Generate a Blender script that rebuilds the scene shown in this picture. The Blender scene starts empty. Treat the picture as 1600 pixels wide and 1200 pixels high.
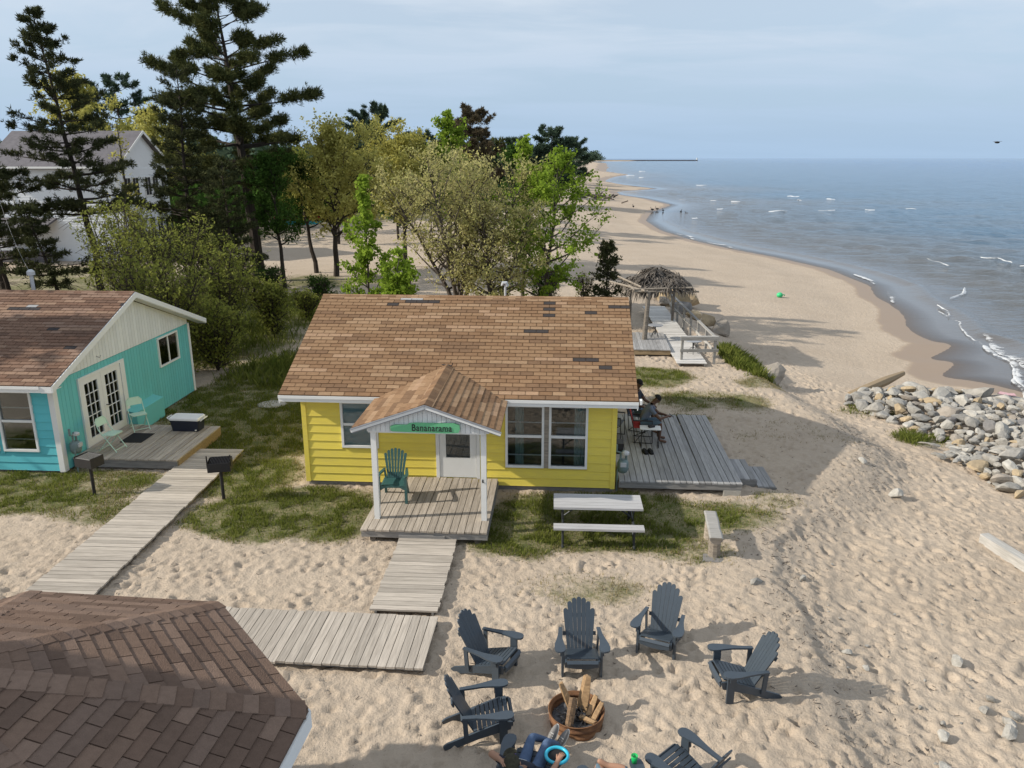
import bpy, math, random
import numpy as np
from mathutils import Vector, Matrix

random.seed(7)
RNG = np.random.default_rng(11)
S = bpy.context.scene
C = S.collection
R = math.radians

# ------------------------------------------------------------------ camera
cd = bpy.data.cameras.new("camera")
cd.sensor_width = 36.0
cd.lens = 36.0 * 1230 / 1600
cd.clip_start = 0.1
cd.clip_end = 30000
cam = bpy.data.objects.new("camera", cd)
cam.location = (0, 0, 7.6)
cam.rotation_euler = (R(90 - 16.03), 0, 0)
C.objects.link(cam)
S.camera = cam

# ------------------------------------------------------------------ light
SUN_EL, SUN_AZ = 30.5, 6.5        # light travels towards +X, turned SUN_AZ towards +Y
sl = bpy.data.lights.new("sun", 'SUN')
sl.energy = 5.0
sl.angle = R(0.6)
sl.color = (1.0, 0.93, 0.82)
sun = bpy.data.objects.new("sun", sl)
dv = Vector((math.cos(R(SUN_AZ)) * math.cos(R(SUN_EL)), math.sin(R(SUN_AZ)) * math.cos(R(SUN_EL)), -math.sin(R(SUN_EL))))
sun.rotation_euler = dv.to_track_quat('-Z', 'Y').to_euler()
sun.location = (-40, 0, 40)
C.objects.link(sun)

w = bpy.data.worlds.new("World")
S.world = w
w.use_nodes = True
nt = w.node_tree
N, LK = nt.nodes, nt.links
N.clear()
wo = N.new('ShaderNodeOutputWorld')
bg = N.new('ShaderNodeBackground')
sky = N.new('ShaderNodeTexSky')
sky.sky_type = 'NISHITA'
sky.sun_disc = False
sky.sun_elevation = R(SUN_EL)
sky.sun_rotation = R(270 - SUN_AZ)
sky.altitude = 200
sky.air_density = 1.0
sky.dust_density = 1.6
sky.ozone_density = 2.0
tc = N.new('ShaderNodeTexCoord')
sep = N.new('ShaderNodeSeparateXYZ')
LK.new(tc.outputs['Generated'], sep.inputs[0])
zc = N.new('ShaderNodeMath'); zc.operation = 'MAXIMUM'; zc.inputs[1].default_value = 0.0
LK.new(sep.outputs[2], zc.inputs[0])
za = N.new('ShaderNodeMath'); za.operation = 'ADD'; za.inputs[1].default_value = 0.12
LK.new(zc.outputs[0], za.inputs[0])
def wdiv(o):
    n = N.new('ShaderNodeMath'); n.operation = 'DIVIDE'
    LK.new(o, n.inputs[0]); LK.new(za.outputs[0], n.inputs[1]); return n.outputs[0]
cmb = N.new('ShaderNodeCombineXYZ')
LK.new(wdiv(sep.outputs[0]), cmb.inputs[0]); LK.new(wdiv(sep.outputs[1]), cmb.inputs[1])
mp = N.new('ShaderNodeMapping')
mp.inputs['Rotation'].default_value = (0, 0, R(-32))
mp.inputs['Scale'].default_value = (0.5, 1.0, 1)
mp.inputs['Location'].default_value = (2.1, 0.35, 0)
LK.new(cmb.outputs[0], mp.inputs[0])
cn = N.new('ShaderNodeTexNoise')
cn.inputs['Scale'].default_value = 1.3; cn.inputs['Detail'].default_value = 9; cn.inputs['Roughness'].default_value = 0.58
cn.inputs['Distortion'].default_value = 0.5
LK.new(mp.outputs[0], cn.inputs[0])
cr = N.new('ShaderNodeMapRange')
cr.inputs['From Min'].default_value = 0.40; cr.inputs['From Max'].default_value = 0.60
cr.inputs['To Min'].default_value = 0.55; cr.inputs['To Max'].default_value = 1.0
LK.new(cn.outputs[0], cr.inputs[0])
# the thin cloud thins out to plain hazy air at the horizon
hz = N.new('ShaderNodeMapRange')
hz.inputs['From Min'].default_value = 0.0; hz.inputs['From Max'].default_value = 0.16
hz.inputs['To Min'].default_value = 0.8; hz.inputs['To Max'].default_value = 1.0
LK.new(sep.outputs[2], hz.inputs[0])
mul = N.new('ShaderNodeMath'); mul.operation = 'MULTIPLY'
LK.new(cr.outputs[0], mul.inputs[0]); LK.new(hz.outputs[0], mul.inputs[1])
mx = N.new('ShaderNodeMix'); mx.data_type = 'RGBA'
LK.new(mul.outputs[0], mx.inputs[0])
LK.new(sky.outputs[0], mx.inputs[6])
mx.inputs[7].default_value = (4.9, 5.4, 6.0, 1)
hm = N.new('ShaderNodeMapRange'); hm.interpolation_type = 'SMOOTHSTEP'
hm.inputs['From Min'].default_value = -0.02; hm.inputs['From Max'].default_value = 0.24
hm.inputs['To Min'].default_value = 0.95; hm.inputs['To Max'].default_value = 0.0
LK.new(sep.outputs[2], hm.inputs[0])
mh = N.new('ShaderNodeMix'); mh.data_type = 'RGBA'
LK.new(hm.outputs[0], mh.inputs[0]); LK.new(mx.outputs[2], mh.inputs[6])
mh.inputs[7].default_value = (2.75, 3.85, 5.25, 1)
LK.new(mh.outputs[2], bg.inputs[0])
bg.inputs[1].default_value = 0.14
LK.new(bg.outputs[0], wo.inputs[0])

S.view_settings.view_transform = 'Standard'
S.view_settings.look = 'None'
S.view_settings.exposure = 0.08
S.view_settings.gamma = 1.0
S.view_settings.use_curve_mapping = False
S.render.engine = 'CYCLES'
S.cycles.max_bounces = 6
S.cycles.transparent_max_bounces = 12
S.cycles.use_denoising = True

# ------------------------------------------------------------------ materials
def mat(name, col, rough=0.75, rv=0.0, noise=None, bump=None, stretch=(1, 1, 1), metal=0.0, spec=0.3, col2=None, island=0.0, coord='Object'):
    """procedural principled material. rv: brightness spread per object, noise=(scale, amount)"""
    m = bpy.data.materials.new(name)
    m.use_nodes = True
    n, l = m.node_tree.nodes, m.node_tree.links
    b = n['Principled BSDF']
    b.inputs['Roughness'].default_value = rough
    b.inputs['Metallic'].default_value = metal
    b.inputs['Specular IOR Level'].default_value = spec
    t = n.new('ShaderNodeTexCoord')
    oi = n.new('ShaderNodeObjectInfo')
    off = n.new('ShaderNodeVectorMath'); off.operation = 'MULTIPLY_ADD'
    comb = n.new('ShaderNodeCombineXYZ')
    for i in range(3): l.new(oi.outputs['Random'], comb.inputs[i])
    l.new(comb.outputs[0], off.inputs[0]); off.inputs[1].default_value = (37, 53, 71)
    l.new(t.outputs[coord], off.inputs[2])
    mpn = n.new('ShaderNodeMapping'); mpn.inputs['Scale'].default_value = stretch
    l.new(off.outputs[0], mpn.inputs[0])
    colout = None
    mixn = n.new('ShaderNodeMix'); mixn.data_type = 'RGBA'
    c2 = col2 if col2 else tuple(c * 0.6 for c in col)
    mixn.inputs[6].default_value = (*col, 1); mixn.inputs[7].default_value = (*c2, 1)
    nz = n.new('ShaderNodeTexNoise')
    ns, na = noise if noise else (4.0, 0.15)
    nz.inputs['Scale'].default_value = ns; nz.inputs['Detail'].default_value = 5; nz.inputs['Roughness'].default_value = 0.62
    l.new(mpn.outputs[0], nz.inputs[0])
    mr = n.new('ShaderNodeMapRange'); mr.inputs['From Min'].default_value = 0.34; mr.inputs['From Max'].default_value = 0.68
    mr.inputs['To Max'].default_value = na
    l.new(nz.outputs[0], mr.inputs[0]); l.new(mr.outputs[0], mixn.inputs[0])
    colout = mixn.outputs[2]
    if rv or island:
        h = n.new('ShaderNodeHueSaturation')
        rr = n.new('ShaderNodeMapRange')
        v = rv if rv else island
        rr.inputs['To Min'].default_value = 1 - v; rr.inputs['To Max'].default_value = 1 + v
        if rv: l.new(oi.outputs['Random'], rr.inputs[0])
        else:
            ge = n.new('ShaderNodeNewGeometry'); l.new(ge.outputs['Random Per Island'], rr.inputs[0])
        l.new(rr.outputs[0], h.inputs['Value']); l.new(colout, h.inputs['Color'])
        colout = h.outputs[0]
    l.new(colout, b.inputs['Base Color'])
    if bump:
        bs, bst = bump
        bn = n.new('ShaderNodeTexNoise'); bn.inputs['Scale'].default_value = bs; bn.inputs['Detail'].default_value = 4
        l.new(mpn.outputs[0], bn.inputs[0])
        bp = n.new('ShaderNodeBump'); bp.inputs['Strength'].default_value = bst; bp.inputs['Distance'].default_value = 0.02
        l.new(bn.outputs[0], bp.inputs['Height']); l.new(bp.outputs[0], b.inputs['Normal'])
    return m

def wood(name, a, b_, rv=0.18, rough=0.85):
    return mat(name, a, rough, rv, (1.0, 0.9), (1.0, 0.35), (2.2, 26, 26), spec=0.15, col2=b_)

def leafmat(name, c1, c2, trans=0.3, v=0.35):
    m = bpy.data.materials.new(name)
    m.use_nodes = True
    n, l = m.node_tree.nodes, m.node_tree.links
    n.remove(n['Principled BSDF'])
    out = n['Material Output']
    ge = n.new('ShaderNodeNewGeometry')
    t = n.new('ShaderNodeTexCoord')
    nz = n.new('ShaderNodeTexNoise'); nz.inputs['Scale'].default_value = 0.9; nz.inputs['Detail'].default_value = 3
    l.new(t.outputs['Object'], nz.inputs[0])
    mr = n.new('ShaderNodeMapRange'); mr.inputs['From Min'].default_value = 0.35; mr.inputs['From Max'].default_value = 0.65
    l.new(nz.outputs[0], mr.inputs[0])
    add = n.new('ShaderNodeMath'); add.operation = 'MULTIPLY_ADD'; add.inputs[1].default_value = 0.6; add.use_clamp = True
    l.new(ge.outputs['Random Per Island'], add.inputs[0])
    sc = n.new('ShaderNodeMath'); sc.operation = 'MULTIPLY'; sc.inputs[1].default_value = 0.4
    l.new(mr.outputs[0], sc.inputs[0]); l.new(sc.outputs[0], add.inputs[2])
    mixn = n.new('ShaderNodeMix'); mixn.data_type = 'RGBA'
    mixn.inputs[6].default_value = (*c1, 1); mixn.inputs[7].default_value = (*c2, 1)
    l.new(add.outputs[0], mixn.inputs[0])
    d = n.new('ShaderNodeBsdfDiffuse'); tr = n.new('ShaderNodeBsdfTranslucent')
    l.new(mixn.outputs[2], d.inputs[0]); l.new(mixn.outputs[2], tr.inputs[0])
    ms = n.new('ShaderNodeMixShader'); ms.inputs[0].default_value = trans
    l.new(d.outputs[0], ms.inputs[1]); l.new(tr.outputs[0], ms.inputs[2])
    l.new(ms.outputs[0], out.inputs['Surface'])
    return m

def glassmat(name, tint=(0.75, 0.8, 0.82), refl=0.07):
    m = bpy.data.materials.new(name)
    m.use_nodes = True
    n, l = m.node_tree.nodes, m.node_tree.links
    n.remove(n['Principled BSDF'])
    tr = n.new('ShaderNodeBsdfTransparent'); tr.inputs[0].default_value = (*tint, 1)
    g = n.new('ShaderNodeBsdfGlossy'); g.inputs['Roughness'].default_value = 0.02
    fr = n.new('ShaderNodeFresnel'); fr.inputs[0].default_value = 1.5
    ad = n.new('ShaderNodeMath'); ad.operation = 'ADD'; ad.inputs[1].default_value = refl - 0.04
    l.new(fr.outputs[0], ad.inputs[0])
    ms = n.new('ShaderNodeMixShader')
    l.new(ad.outputs[0], ms.inputs[0]); l.new(tr.outputs[0], ms.inputs[1]); l.new(g.outputs[0], ms.inputs[2])
    l.new(ms.outputs[0], n['Material Output'].inputs['Surface'])
    return m

M = {}
M['yellow'] = mat('yellow_paint', (0.80, 0.645, 0.10), 0.6, 0.055, (3.2, 0.55), (30, 0.06), (1, 6, 6), col2=(0.66, 0.535, 0.125))
M['turq'] = mat('turquoise_paint', (0.11, 0.49, 0.55), 0.65, 0.05, (3.0, 0.6), (30, 0.06), col2=(0.12, 0.47, 0.50))
M['turq2'] = mat('turquoise_side_paint', (0.14, 0.49, 0.49), 0.7, 0.05, (3.0, 0.6), (30, 0.06), col2=(0.16, 0.46, 0.45))
M['white'] = mat('white_paint', (0.74, 0.74, 0.72), 0.5, 0.0, (3.0, 0.22), None, col2=(0.62, 0.62, 0.58))
M['cream'] = mat('old_white_boards', (0.71, 0.72, 0.71), 0.7, 0.05, (3.0, 0.4), (20, 0.1), (6, 1, 1), col2=(0.60, 0.61, 0.58))
M['vinyl'] = mat('white_siding', (0.72, 0.74, 0.76), 0.5, 0.0, (0.7, 0.2))
M['glass'] = glassmat('window_glass')
M['dark'] = mat('dark_interior', (0.03, 0.03, 0.032), 0.9)
M['interior'] = mat('interior_wall', (0.16, 0.14, 0.11), 0.9)
M['curtain'] = mat('pale_green_curtain', (0.35, 0.48, 0.44), 0.9, 0, (9, 0.6), None, (6, 6, 0.3))
M['shade'] = mat('blue_green_blind', (0.42, 0.60, 0.60), 0.8, 0, (4, 0.2))
M['found'] = mat('grey_block', (0.22, 0.21, 0.20), 0.9, 0, (6, 0.5), (30, 0.3))
M['block'] = mat('concrete_block', (0.38, 0.36, 0.32), 0.9, 0, (10, 0.5), (40, 0.3))
M['drip'] = mat('grey_drip_edge', (0.30, 0.31, 0.33), 0.5, 0, (6, 0.3))
M['deck'] = wood('weathered_deck', (0.44, 0.385, 0.32), (0.27, 0.23, 0.185))
M['walk'] = wood('sunbleached_walk', (0.46, 0.41, 0.35), (0.30, 0.265, 0.225))
M['palewalk'] = wood('pale_grey_walk', (0.60, 0.58, 0.55), (0.46, 0.44, 0.41))
M['rail'] = wood('pale_grey_rail', (0.40, 0.385, 0.36), (0.25, 0.24, 0.22))
M['greydeck'] = wood('grey_deck', (0.34, 0.335, 0.33), (0.22, 0.215, 0.21))
M['rim'] = wood('tan_rim_board', (0.33, 0.25, 0.155), (0.20, 0.15, 0.09))
M['greyrim'] = wood('grey_rim_board', (0.26, 0.25, 0.235), (0.15, 0.145, 0.14))
M['log'] = wood('old_log', (0.36, 0.31, 0.25), (0.17, 0.145, 0.12))
M['post'] = wood('dark_post', (0.20, 0.175, 0.15), (0.10, 0.09, 0.075))
M['bark'] = mat('bark', (0.055, 0.043, 0.034), 0.95, 0.2, (9, 0.8), (16, 0.5), (1, 1, 0.25), col2=(0.025, 0.02, 0.016))
M['greybark'] = mat('grey_bark', (0.12, 0.10, 0.085), 0.95, 0.2, (9, 0.8), (16, 0.5), (1, 1, 0.25), col2=(0.05, 0.042, 0.035))
M['char'] = mat('charcoal_slats', (0.045, 0.060, 0.077), 0.42, 0.06, (14, 0.35), (60, 0.05), spec=0.5, col2=(0.030, 0.041, 0.053))
M['greenplastic'] = mat('green_plastic', (0.042, 0.115, 0.108), 0.4, 0, (8, 0.3), spec=0.5)
M['mint'] = mat('mint_metal', (0.50, 0.68, 0.55), 0.45, 0, (8, 0.15), spec=0.5)
M['black'] = mat('black_iron', (0.018, 0.018, 0.02), 0.55, 0, (20, 0.5), spec=0.4, col2=(0.04, 0.032, 0.028))
M['grate'] = mat('pale_grate', (0.42, 0.40, 0.37), 0.5, 0, (20, 0.5), metal=0.4)
M['rubber'] = mat('black_rubber', (0.016, 0.016, 0.017), 0.9, 0, (20, 0.4))
M['rust'] = mat('rusted_steel', (0.24, 0.12, 0.055), 0.85, 0, (5, 0.95), (20, 0.4), (1, 1, 3.5), col2=(0.10, 0.05, 0.03))
M['ash'] = mat('ash', (0.12, 0.12, 0.125), 0.95, 0, (14, 0.95), (18, 0.8), col2=(0.025, 0.025, 0.027))
M['split'] = mat('split_firewood', (0.42, 0.275, 0.145), 0.85, 0.15, (1.0, 0.8), (1.2, 0.5), (4, 30, 30), col2=(0.20, 0.125, 0.07))
M['fbark'] = mat('firewood_bark', (0.25, 0.16, 0.09), 0.95, 0.1, (1.0, 0.9), (1.2, 0.8), (8, 30, 30), col2=(0.09, 0.06, 0.04))
M['lid'] = mat('white_plastic', (0.78, 0.78, 0.77), 0.4, 0, (4, 0.1), spec=0.5)
M['navy'] = mat('navy_plastic', (0.012, 0.017, 0.035), 0.45, 0, (8, 0.3), spec=0.5)
M['sign'] = mat('green_sign_paint', (0.15, 0.47, 0.24), 0.7, 0, (8, 0.4), (20, 0.2), (1, 8, 8), col2=(0.11, 0.38, 0.19))
M['ink'] = mat('dark_letter_paint', (0.03, 0.035, 0.03), 0.8)
M['table'] = wood('grey_picnic_boards', (0.43, 0.425, 0.425), (0.33, 0.325, 0.32), 0.05)
M['frame'] = mat('dark_steel_frame', (0.045, 0.05, 0.055), 0.5, 0, (10, 0.4), metal=0.3)
M['gas'] = mat('grey_green_meter', (0.16, 0.22, 0.22), 0.5, 0, (10, 0.4))
M['thatch'] = mat('weathered_thatch', (0.145, 0.125, 0.105), 0.95, 0, (6, 0.9), None, col2=(0.055, 0.048, 0.042), island=0.45)
M['skin'] = mat('tan_skin', (0.36, 0.20, 0.13), 0.6, 0, (8, 0.15))
M['skin2'] = mat('dark_skin', (0.115, 0.06, 0.038), 0.55, 0, (8, 0.15))
M['jeans'] = mat('blue_denim', (0.085, 0.13, 0.22), 0.9, 0, (20, 0.5), (40, 0.2))
M['shirtgrey'] = mat('grey_blue_tee', (0.13, 0.15, 0.19), 0.9, 0, (8, 0.3), (14, 0.2))
M['shirtdark'] = mat('dark_tee', (0.025, 0.028, 0.04), 0.9, 0, (8, 0.3), (14, 0.2))
M['shorts'] = mat('slate_shorts', (0.10, 0.15, 0.19), 0.9, 0, (8, 0.3))
M['hair'] = mat('short_dark_hair', (0.012, 0.010, 0.009), 0.8, 0, (30, 0.4), (40, 0.4))
M['cap'] = mat('camouflage_cap', (0.055, 0.05, 0.03), 0.9, 0, (18, 1.0), col2=(0.02, 0.018, 0.012))
M['purple'] = mat('violet_lens', (0.09, 0.02, 0.30), 0.15, 0, (2, 0.2), spec=0.6)
M['shoe'] = mat('grey_shoe', (0.20, 0.19, 0.18), 0.8, 0, (10, 0.3))
M['sole'] = mat('pale_sole', (0.62, 0.60, 0.55), 0.8)
M['red'] = mat('red_fabric', (0.36, 0.035, 0.025), 0.85, 0, (8, 0.3))
M['cyan'] = mat('turquoise_plastic', (0.03, 0.42, 0.58), 0.35, 0, (4, 0.1), spec=0.5)
M['greencup'] = mat('green_cup', (0.01, 0.42, 0.10), 0.2, 0, (4, 0.15), spec=0.5)
M['greenball'] = mat('green_plastic_toy', (0.05, 0.50, 0.20), 0.4, 0, (4, 0.2))
M['galv'] = mat('galvanised_pipe', (0.55, 0.56, 0.57), 0.5, 0, (10, 0.3), metal=0.2)
M['slate'] = mat('grey_house_roof', (0.15, 0.14, 0.15), 0.9, 0, (3.0, 0.7), (8, 0.5), (1, 1, 1))
M['wire'] = mat('cable', (0.25, 0.25, 0.25), 0.7)
M['bird'] = mat('dark_feathers', (0.05, 0.045, 0.04), 0.8)
M['birdpale'] = mat('pale_feathers', (0.55, 0.53, 0.5), 0.8)
M['cutend'] = mat('cut_log_end', (0.33, 0.25, 0.16), 0.9, 0, (30, 0.6), (40, 0.3))
M['pink'] = mat('faded_pink_marks', (0.60, 0.38, 0.40), 0.9, 0, (9, 0.5))

def shingle_set(prefix, cols, rough=0.95):
    out = []
    for i, c in enumerate(cols):
        out.append(mat('%s_%d' % (prefix, i), c, rough, 0.07, (14, 0.55), (70, 0.5), spec=0.1, col2=tuple(x * 0.72 for x in c)))
    return out
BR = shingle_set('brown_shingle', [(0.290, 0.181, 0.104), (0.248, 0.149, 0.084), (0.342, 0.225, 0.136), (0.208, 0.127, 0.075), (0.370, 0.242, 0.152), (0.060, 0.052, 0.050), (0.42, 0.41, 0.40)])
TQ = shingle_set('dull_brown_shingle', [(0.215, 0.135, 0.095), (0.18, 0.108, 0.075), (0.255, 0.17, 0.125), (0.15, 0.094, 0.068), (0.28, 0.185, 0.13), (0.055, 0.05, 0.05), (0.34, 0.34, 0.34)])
GZ = shingle_set('dark_brown_shingle', [(0.195, 0.132, 0.098), (0.165, 0.110, 0.082), (0.220, 0.152, 0.115), (0.140, 0.095, 0.072), (0.180, 0.126, 0.098)])
ROCKM = [mat('stone_%d' % i, c, 0.9, 0.12, (2.2, 0.8), (6, 0.7), spec=0.2, col2=d) for i, (c, d) in enumerate([
    ((0.36, 0.34, 0.305), (0.20, 0.19, 0.17)), ((0.29, 0.28, 0.26), (0.16, 0.155, 0.145)), ((0.43, 0.41, 0.37), (0.27, 0.255, 0.225)),
    ((0.42, 0.33, 0.21), (0.28, 0.22, 0.15)), ((0.20, 0.19, 0.185), (0.12, 0.115, 0.11)), ((0.33, 0.29, 0.245), (0.22, 0.195, 0.165))])]
M['boulder'] = mat('brown_boulder', (0.30, 0.235, 0.16), 0.9, 0.1, (1.6, 0.9), (5, 0.7), col2=(0.15, 0.125, 0.10))
M['greenstone'] = mat('green_stone', (0.22, 0.38, 0.31), 0.85, 0, (3, 0.5), (6, 0.5))

# ------------------------------------------------------------------ helpers
def newmesh(name, verts, faces, m=None, smooth=False, midx=None):
    me = bpy.data.meshes.new(name)
    me.from_pydata([tuple(v) for v in verts], [], faces)
    ms = m if isinstance(m, (list, tuple)) else ([m] if m else [])
    for x in ms: me.materials.append(x)
    if midx is not None: me.polygons.foreach_set('material_index', midx)
    if smooth: me.polygons.foreach_set('use_smooth', [True] * len(me.polygons))
    me.update()
    return me

def npmesh(name, V, F, m, smooth=False):
    """fast mesh from numpy arrays, all faces with the same corner count"""
    V = np.asarray(V, dtype=np.float32); F = np.asarray(F, dtype=np.int32)
    me = bpy.data.meshes.new(name)
    k = F.shape[1]
    me.vertices.add(len(V)); me.vertices.foreach_set('co', V.ravel())
    me.loops.add(F.size); me.loops.foreach_set('vertex_index', F.ravel())
    me.polygons.add(len(F)); me.polygons.foreach_set('loop_start', np.arange(0, F.size, k, dtype=np.int32))
    if m: me.materials.append(m)
    if smooth: me.polygons.foreach_set('use_smooth', np.ones(len(F), dtype=bool))
    me.update(calc_edges=True)
    return me

def ob(name, me, parent=None, loc=None, rot=None, sc=None):
    o = bpy.data.objects.new(name, me)
    C.objects.link(o)
    if parent: o.parent = parent
    if loc is not None: o.location = loc
    if rot is not None: o.rotation_euler = rot
    if sc is not None: o.scale = sc if hasattr(sc, '__len__') else (sc, sc, sc)
    return o

def tag(o, label=None, cat=None, group=None, kind=None):
    if label: o['label'] = label
    if cat: o['category'] = cat
    if group: o['group'] = group
    if kind: o['kind'] = kind
    return o

def thing(name, label, cat, loc=(0, 0, 0), rz=0.0, group=None):
    o = bpy.data.objects.new(name, None)
    o.empty_display_size = 0.2
    C.objects.link(o)
    o.location = loc; o.rotation_euler = (0, 0, rz)
    return tag(o, label, cat, group)

def copy_tree(o, label=None, parent=None):
    c = o.copy(); C.objects.link(c)
    if parent: c.parent = parent
    if label: c['label'] = label
    for ch in list(o.children): copy_tree(ch, None, c)
    return c

class MB:
    def __init__(self): self.v = []; self.f = []; self.mi = []; self.cur = 0
    def add(self, vs, fs):
        b = len(self.v); self.v += [tuple(x) for x in vs]
        for f in fs: self.f.append([b + i for i in f]); self.mi.append(self.cur)
        return self
    def box(self, x0, x1, y0, y1, z0, z1, T=None):
        vs = [(x, y, z) for z in (z0, z1) for y in (y0, y1) for x in (x0, x1)]
        if T is not None: vs = [T @ Vector(v) for v in vs]
        return self.add(vs, [(0, 2, 3, 1), (4, 5, 7, 6), (0, 1, 5, 4), (2, 6, 7, 3), (0, 4, 6, 2), (1, 3, 7, 5)])
    def beam(self, a, b, wd, h, up=(0, 0, 1)):
        """box from a to b, wd across, h along up"""
        a, b = Vector(a), Vector(b); d = (b - a); L = d.length; d.normalize()
        s = d.cross(Vector(up)); s = s.normalized() if s.length > 1e-5 else Vector((1, 0, 0))
        u = s.cross(d)
        T = Matrix((( d.x, s.x, u.x, a.x), (d.y, s.y, u.y, a.y), (d.z, s.z, u.z, a.z), (0, 0, 0, 1)))
        return self.box(0, L, -wd / 2, wd / 2, -h / 2, h / 2, T)
    def prism(self, poly, ext):
        n = len(poly); e = Vector(ext)
        p = [Vector(q) for q in poly]; q = [x + e for x in p]
        return self.add(p + q, [tuple(range(n))[::-1], tuple(range(n, 2 * n))] + [(i, (i + 1) % n, n + (i + 1) % n, n + i) for i in range(n)])
    def tube(self, pts, rad, n=6, cap=True):
        pts = [Vector(p) for p in pts]
        if not hasattr(rad, '__len__'): rad = [rad] * len(pts)
        b = len(self.v); ref = Vector((0.13, 0.21, 0.97))
        for i, p in enumerate(pts):
            d = (pts[min(i + 1, len(pts) - 1)] - pts[max(i - 1, 0)]).normalized()
            s = d.cross(ref)
            if s.length < 0.1: s = d.cross(Vector((1, 0, 0)))
            s.normalize(); u = s.cross(d)
            for k in range(n):
                a = 2 * math.pi * k / n
                self.v.append(tuple(p + (s * math.cos(a) + u * math.sin(a)) * rad[i]))
        for i in range(len(pts) - 1):
            for k in range(n):
                k2 = (k + 1) % n
                self.f.append([b + i * n + k, b + i * n + k2, b + (i + 1) * n + k2, b + (i + 1) * n + k]); self.mi.append(self.cur)
        if cap:
            self.f.append([b + k for k in range(n)][::-1]); self.mi.append(self.cur)
            t = b + (len(pts) - 1) * n
            self.f.append([t + k for k in range(n)]); self.mi.append(self.cur)
        return self
    def lathe(self, prof, n=24, c=(0, 0, 0), closed=False):
        b = len(self.v)
        for r, z in prof:
            for k in range(n):
                a = 2 * math.pi * k / n
                self.v.append((c[0] + r * math.cos(a), c[1] + r * math.sin(a), c[2] + z))
        m = len(prof)
        for i in range(m if closed else m - 1):
            j = (i + 1) % m
            for k in range(n):
                k2 = (k + 1) % n
                self.f.append([b + i * n + k, b + i * n + k2, b + j * n + k2, b + j * n + k]); self.mi.append(self.cur)
        return self
    def mesh(self, name, m=None, smooth=False):
        return newmesh(name, self.v, self.f, m, smooth, self.mi if isinstance(m, (list, tuple)) else None)
    def build(self, name, m=None, parent=None, loc=None, rot=None, smooth=False):
        return ob(name, self.mesh(name, m, smooth), parent, loc, rot)

def bevel(o, wd=0.01, seg=2):
    b = o.modifiers.new('bevel', 'BEVEL'); b.width = wd; b.segments = seg; b.limit_method = 'ANGLE'
    return o

# value noise
_h = np.random.default_rng(5).random((256, 256)).astype(np.float32)
def vnoise(x, y):
    xi = np.floor(x).astype(int); yi = np.floor(y).astype(int)
    fx = x - xi; fy = y - yi
    fx = fx * fx * (3 - 2 * fx); fy = fy * fy * (3 - 2 * fy)
    a = _h[xi & 255, yi & 255]; b = _h[(xi + 1) & 255, yi & 255]; c = _h[xi & 255, (yi + 1) & 255]; d = _h[(xi + 1) & 255, (yi + 1) & 255]
    return (a * (1 - fx) + b * fx) * (1 - fy) + (c * (1 - fx) + d * fx) * fy
def fbm(x, y, o=4):
    r = 0; a = 0.5; t = 0
    for i in range(o):
        r = r + a * vnoise(x * 2 ** i + 17.3 * i, y * 2 ** i + 9.1 * i); t += a; a *= 0.5
    return r / t
def sstep(a, b, x):
    t = np.clip((x - a) / (b - a), 0, 1); return t * t * (3 - 2 * t)
# ------------------------------------------------------------------ terrain
WZ = -1.4
SHORE = np.array([(30.0, -60), (26, 0), (24.2, 16), (22.2, 24.5), (20.9, 29.0), (19.7, 31.7), (18.2, 32.4), (19.6, 33.9), (20.4, 35.0), (19.3, 35.5), (20.5, 36.6), (22.3, 38.5), (21.2, 39.4),
    (21.9, 43.0), (22.9, 44.9), (23.9, 48.0), (24.7, 53.0), (26.3, 57.5), (26.6, 66.5), (24.9, 74.5), (22.6, 81.5), (20.6, 90.0), (19.2, 103), (19.9, 119), (24.0, 138), (31.8, 160), (30.6, 186), (26.5, 207),
    (27.8, 224), (44.0, 245), (38, 285), (33.5, 330), (48, 400), (64, 452), (58, 560), (95, 900), (150, 1400), (180, 2100), (330, 2300), (420, 2700), (200, 3600), (-400, 9000)])
BANK = np.array([(4.2, -60), (4.4, 6.0), (4.65, 8.4), (4.95, 11.2), (5.1, 13.2), (5.5, 14.8), (6.9, 16.3), (8.8, 18.2), (10.0, 20.4), (10.0, 23.3), (9.5, 26.0), (9.2, 28.6), (9.2, 31.5), (9.3, 35.0), (9.2, 40.0), (7.5, 46.0), (4.0, 58.0), (1.0, 90), (4, 200), (10, 400), (60, 1000), (120, 2000), (-600, 9000)])
def chaikin(P, y0, y1, it=2):
    for _ in range(it):
        out = [P[0]]
        for a, b in zip(P[:-1], P[1:]):
            if y0 < a[1] < y1 and y0 < b[1] < y1: out += [a * .75 + b * .25, a * .25 + b * .75]
            else: out += [a, b]
        out.append(P[-1]); Q = [out[0]]
        for p in out[1:]:
            if np.abs(p - Q[-1]).max() > 1e-6: Q.append(p)
        P = np.array(Q)
    return P
SHORE = chaikin(SHORE, 20, 56)
def sdist1(P, x, y):
    A, B = P[:-1], P[1:]; D = B - A
    t = np.clip(((x - A[:, 0]) * D[:, 0] + (y - A[:, 1]) * D[:, 1]) / (D ** 2).sum(1), 0, 1)
    d = np.hypot(x - A[:, 0] - t * D[:, 0], y - A[:, 1] - t * D[:, 1]).min()
    Q = np.vstack([P, [(-30000, P[-1][1]), (-30000, P[0][1])]]); R_ = np.roll(Q, -1, 0)
    m = (Q[:, 1] > y) != (R_[:, 1] > y)
    q = Q[m]; r_ = R_[m]
    n_ = (x < (r_[:, 0] - q[:, 0]) * (y - q[:, 1]) / (r_[:, 1] - q[:, 1]) + q[:, 0]).sum()
    return d if n_ % 2 else -d
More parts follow.
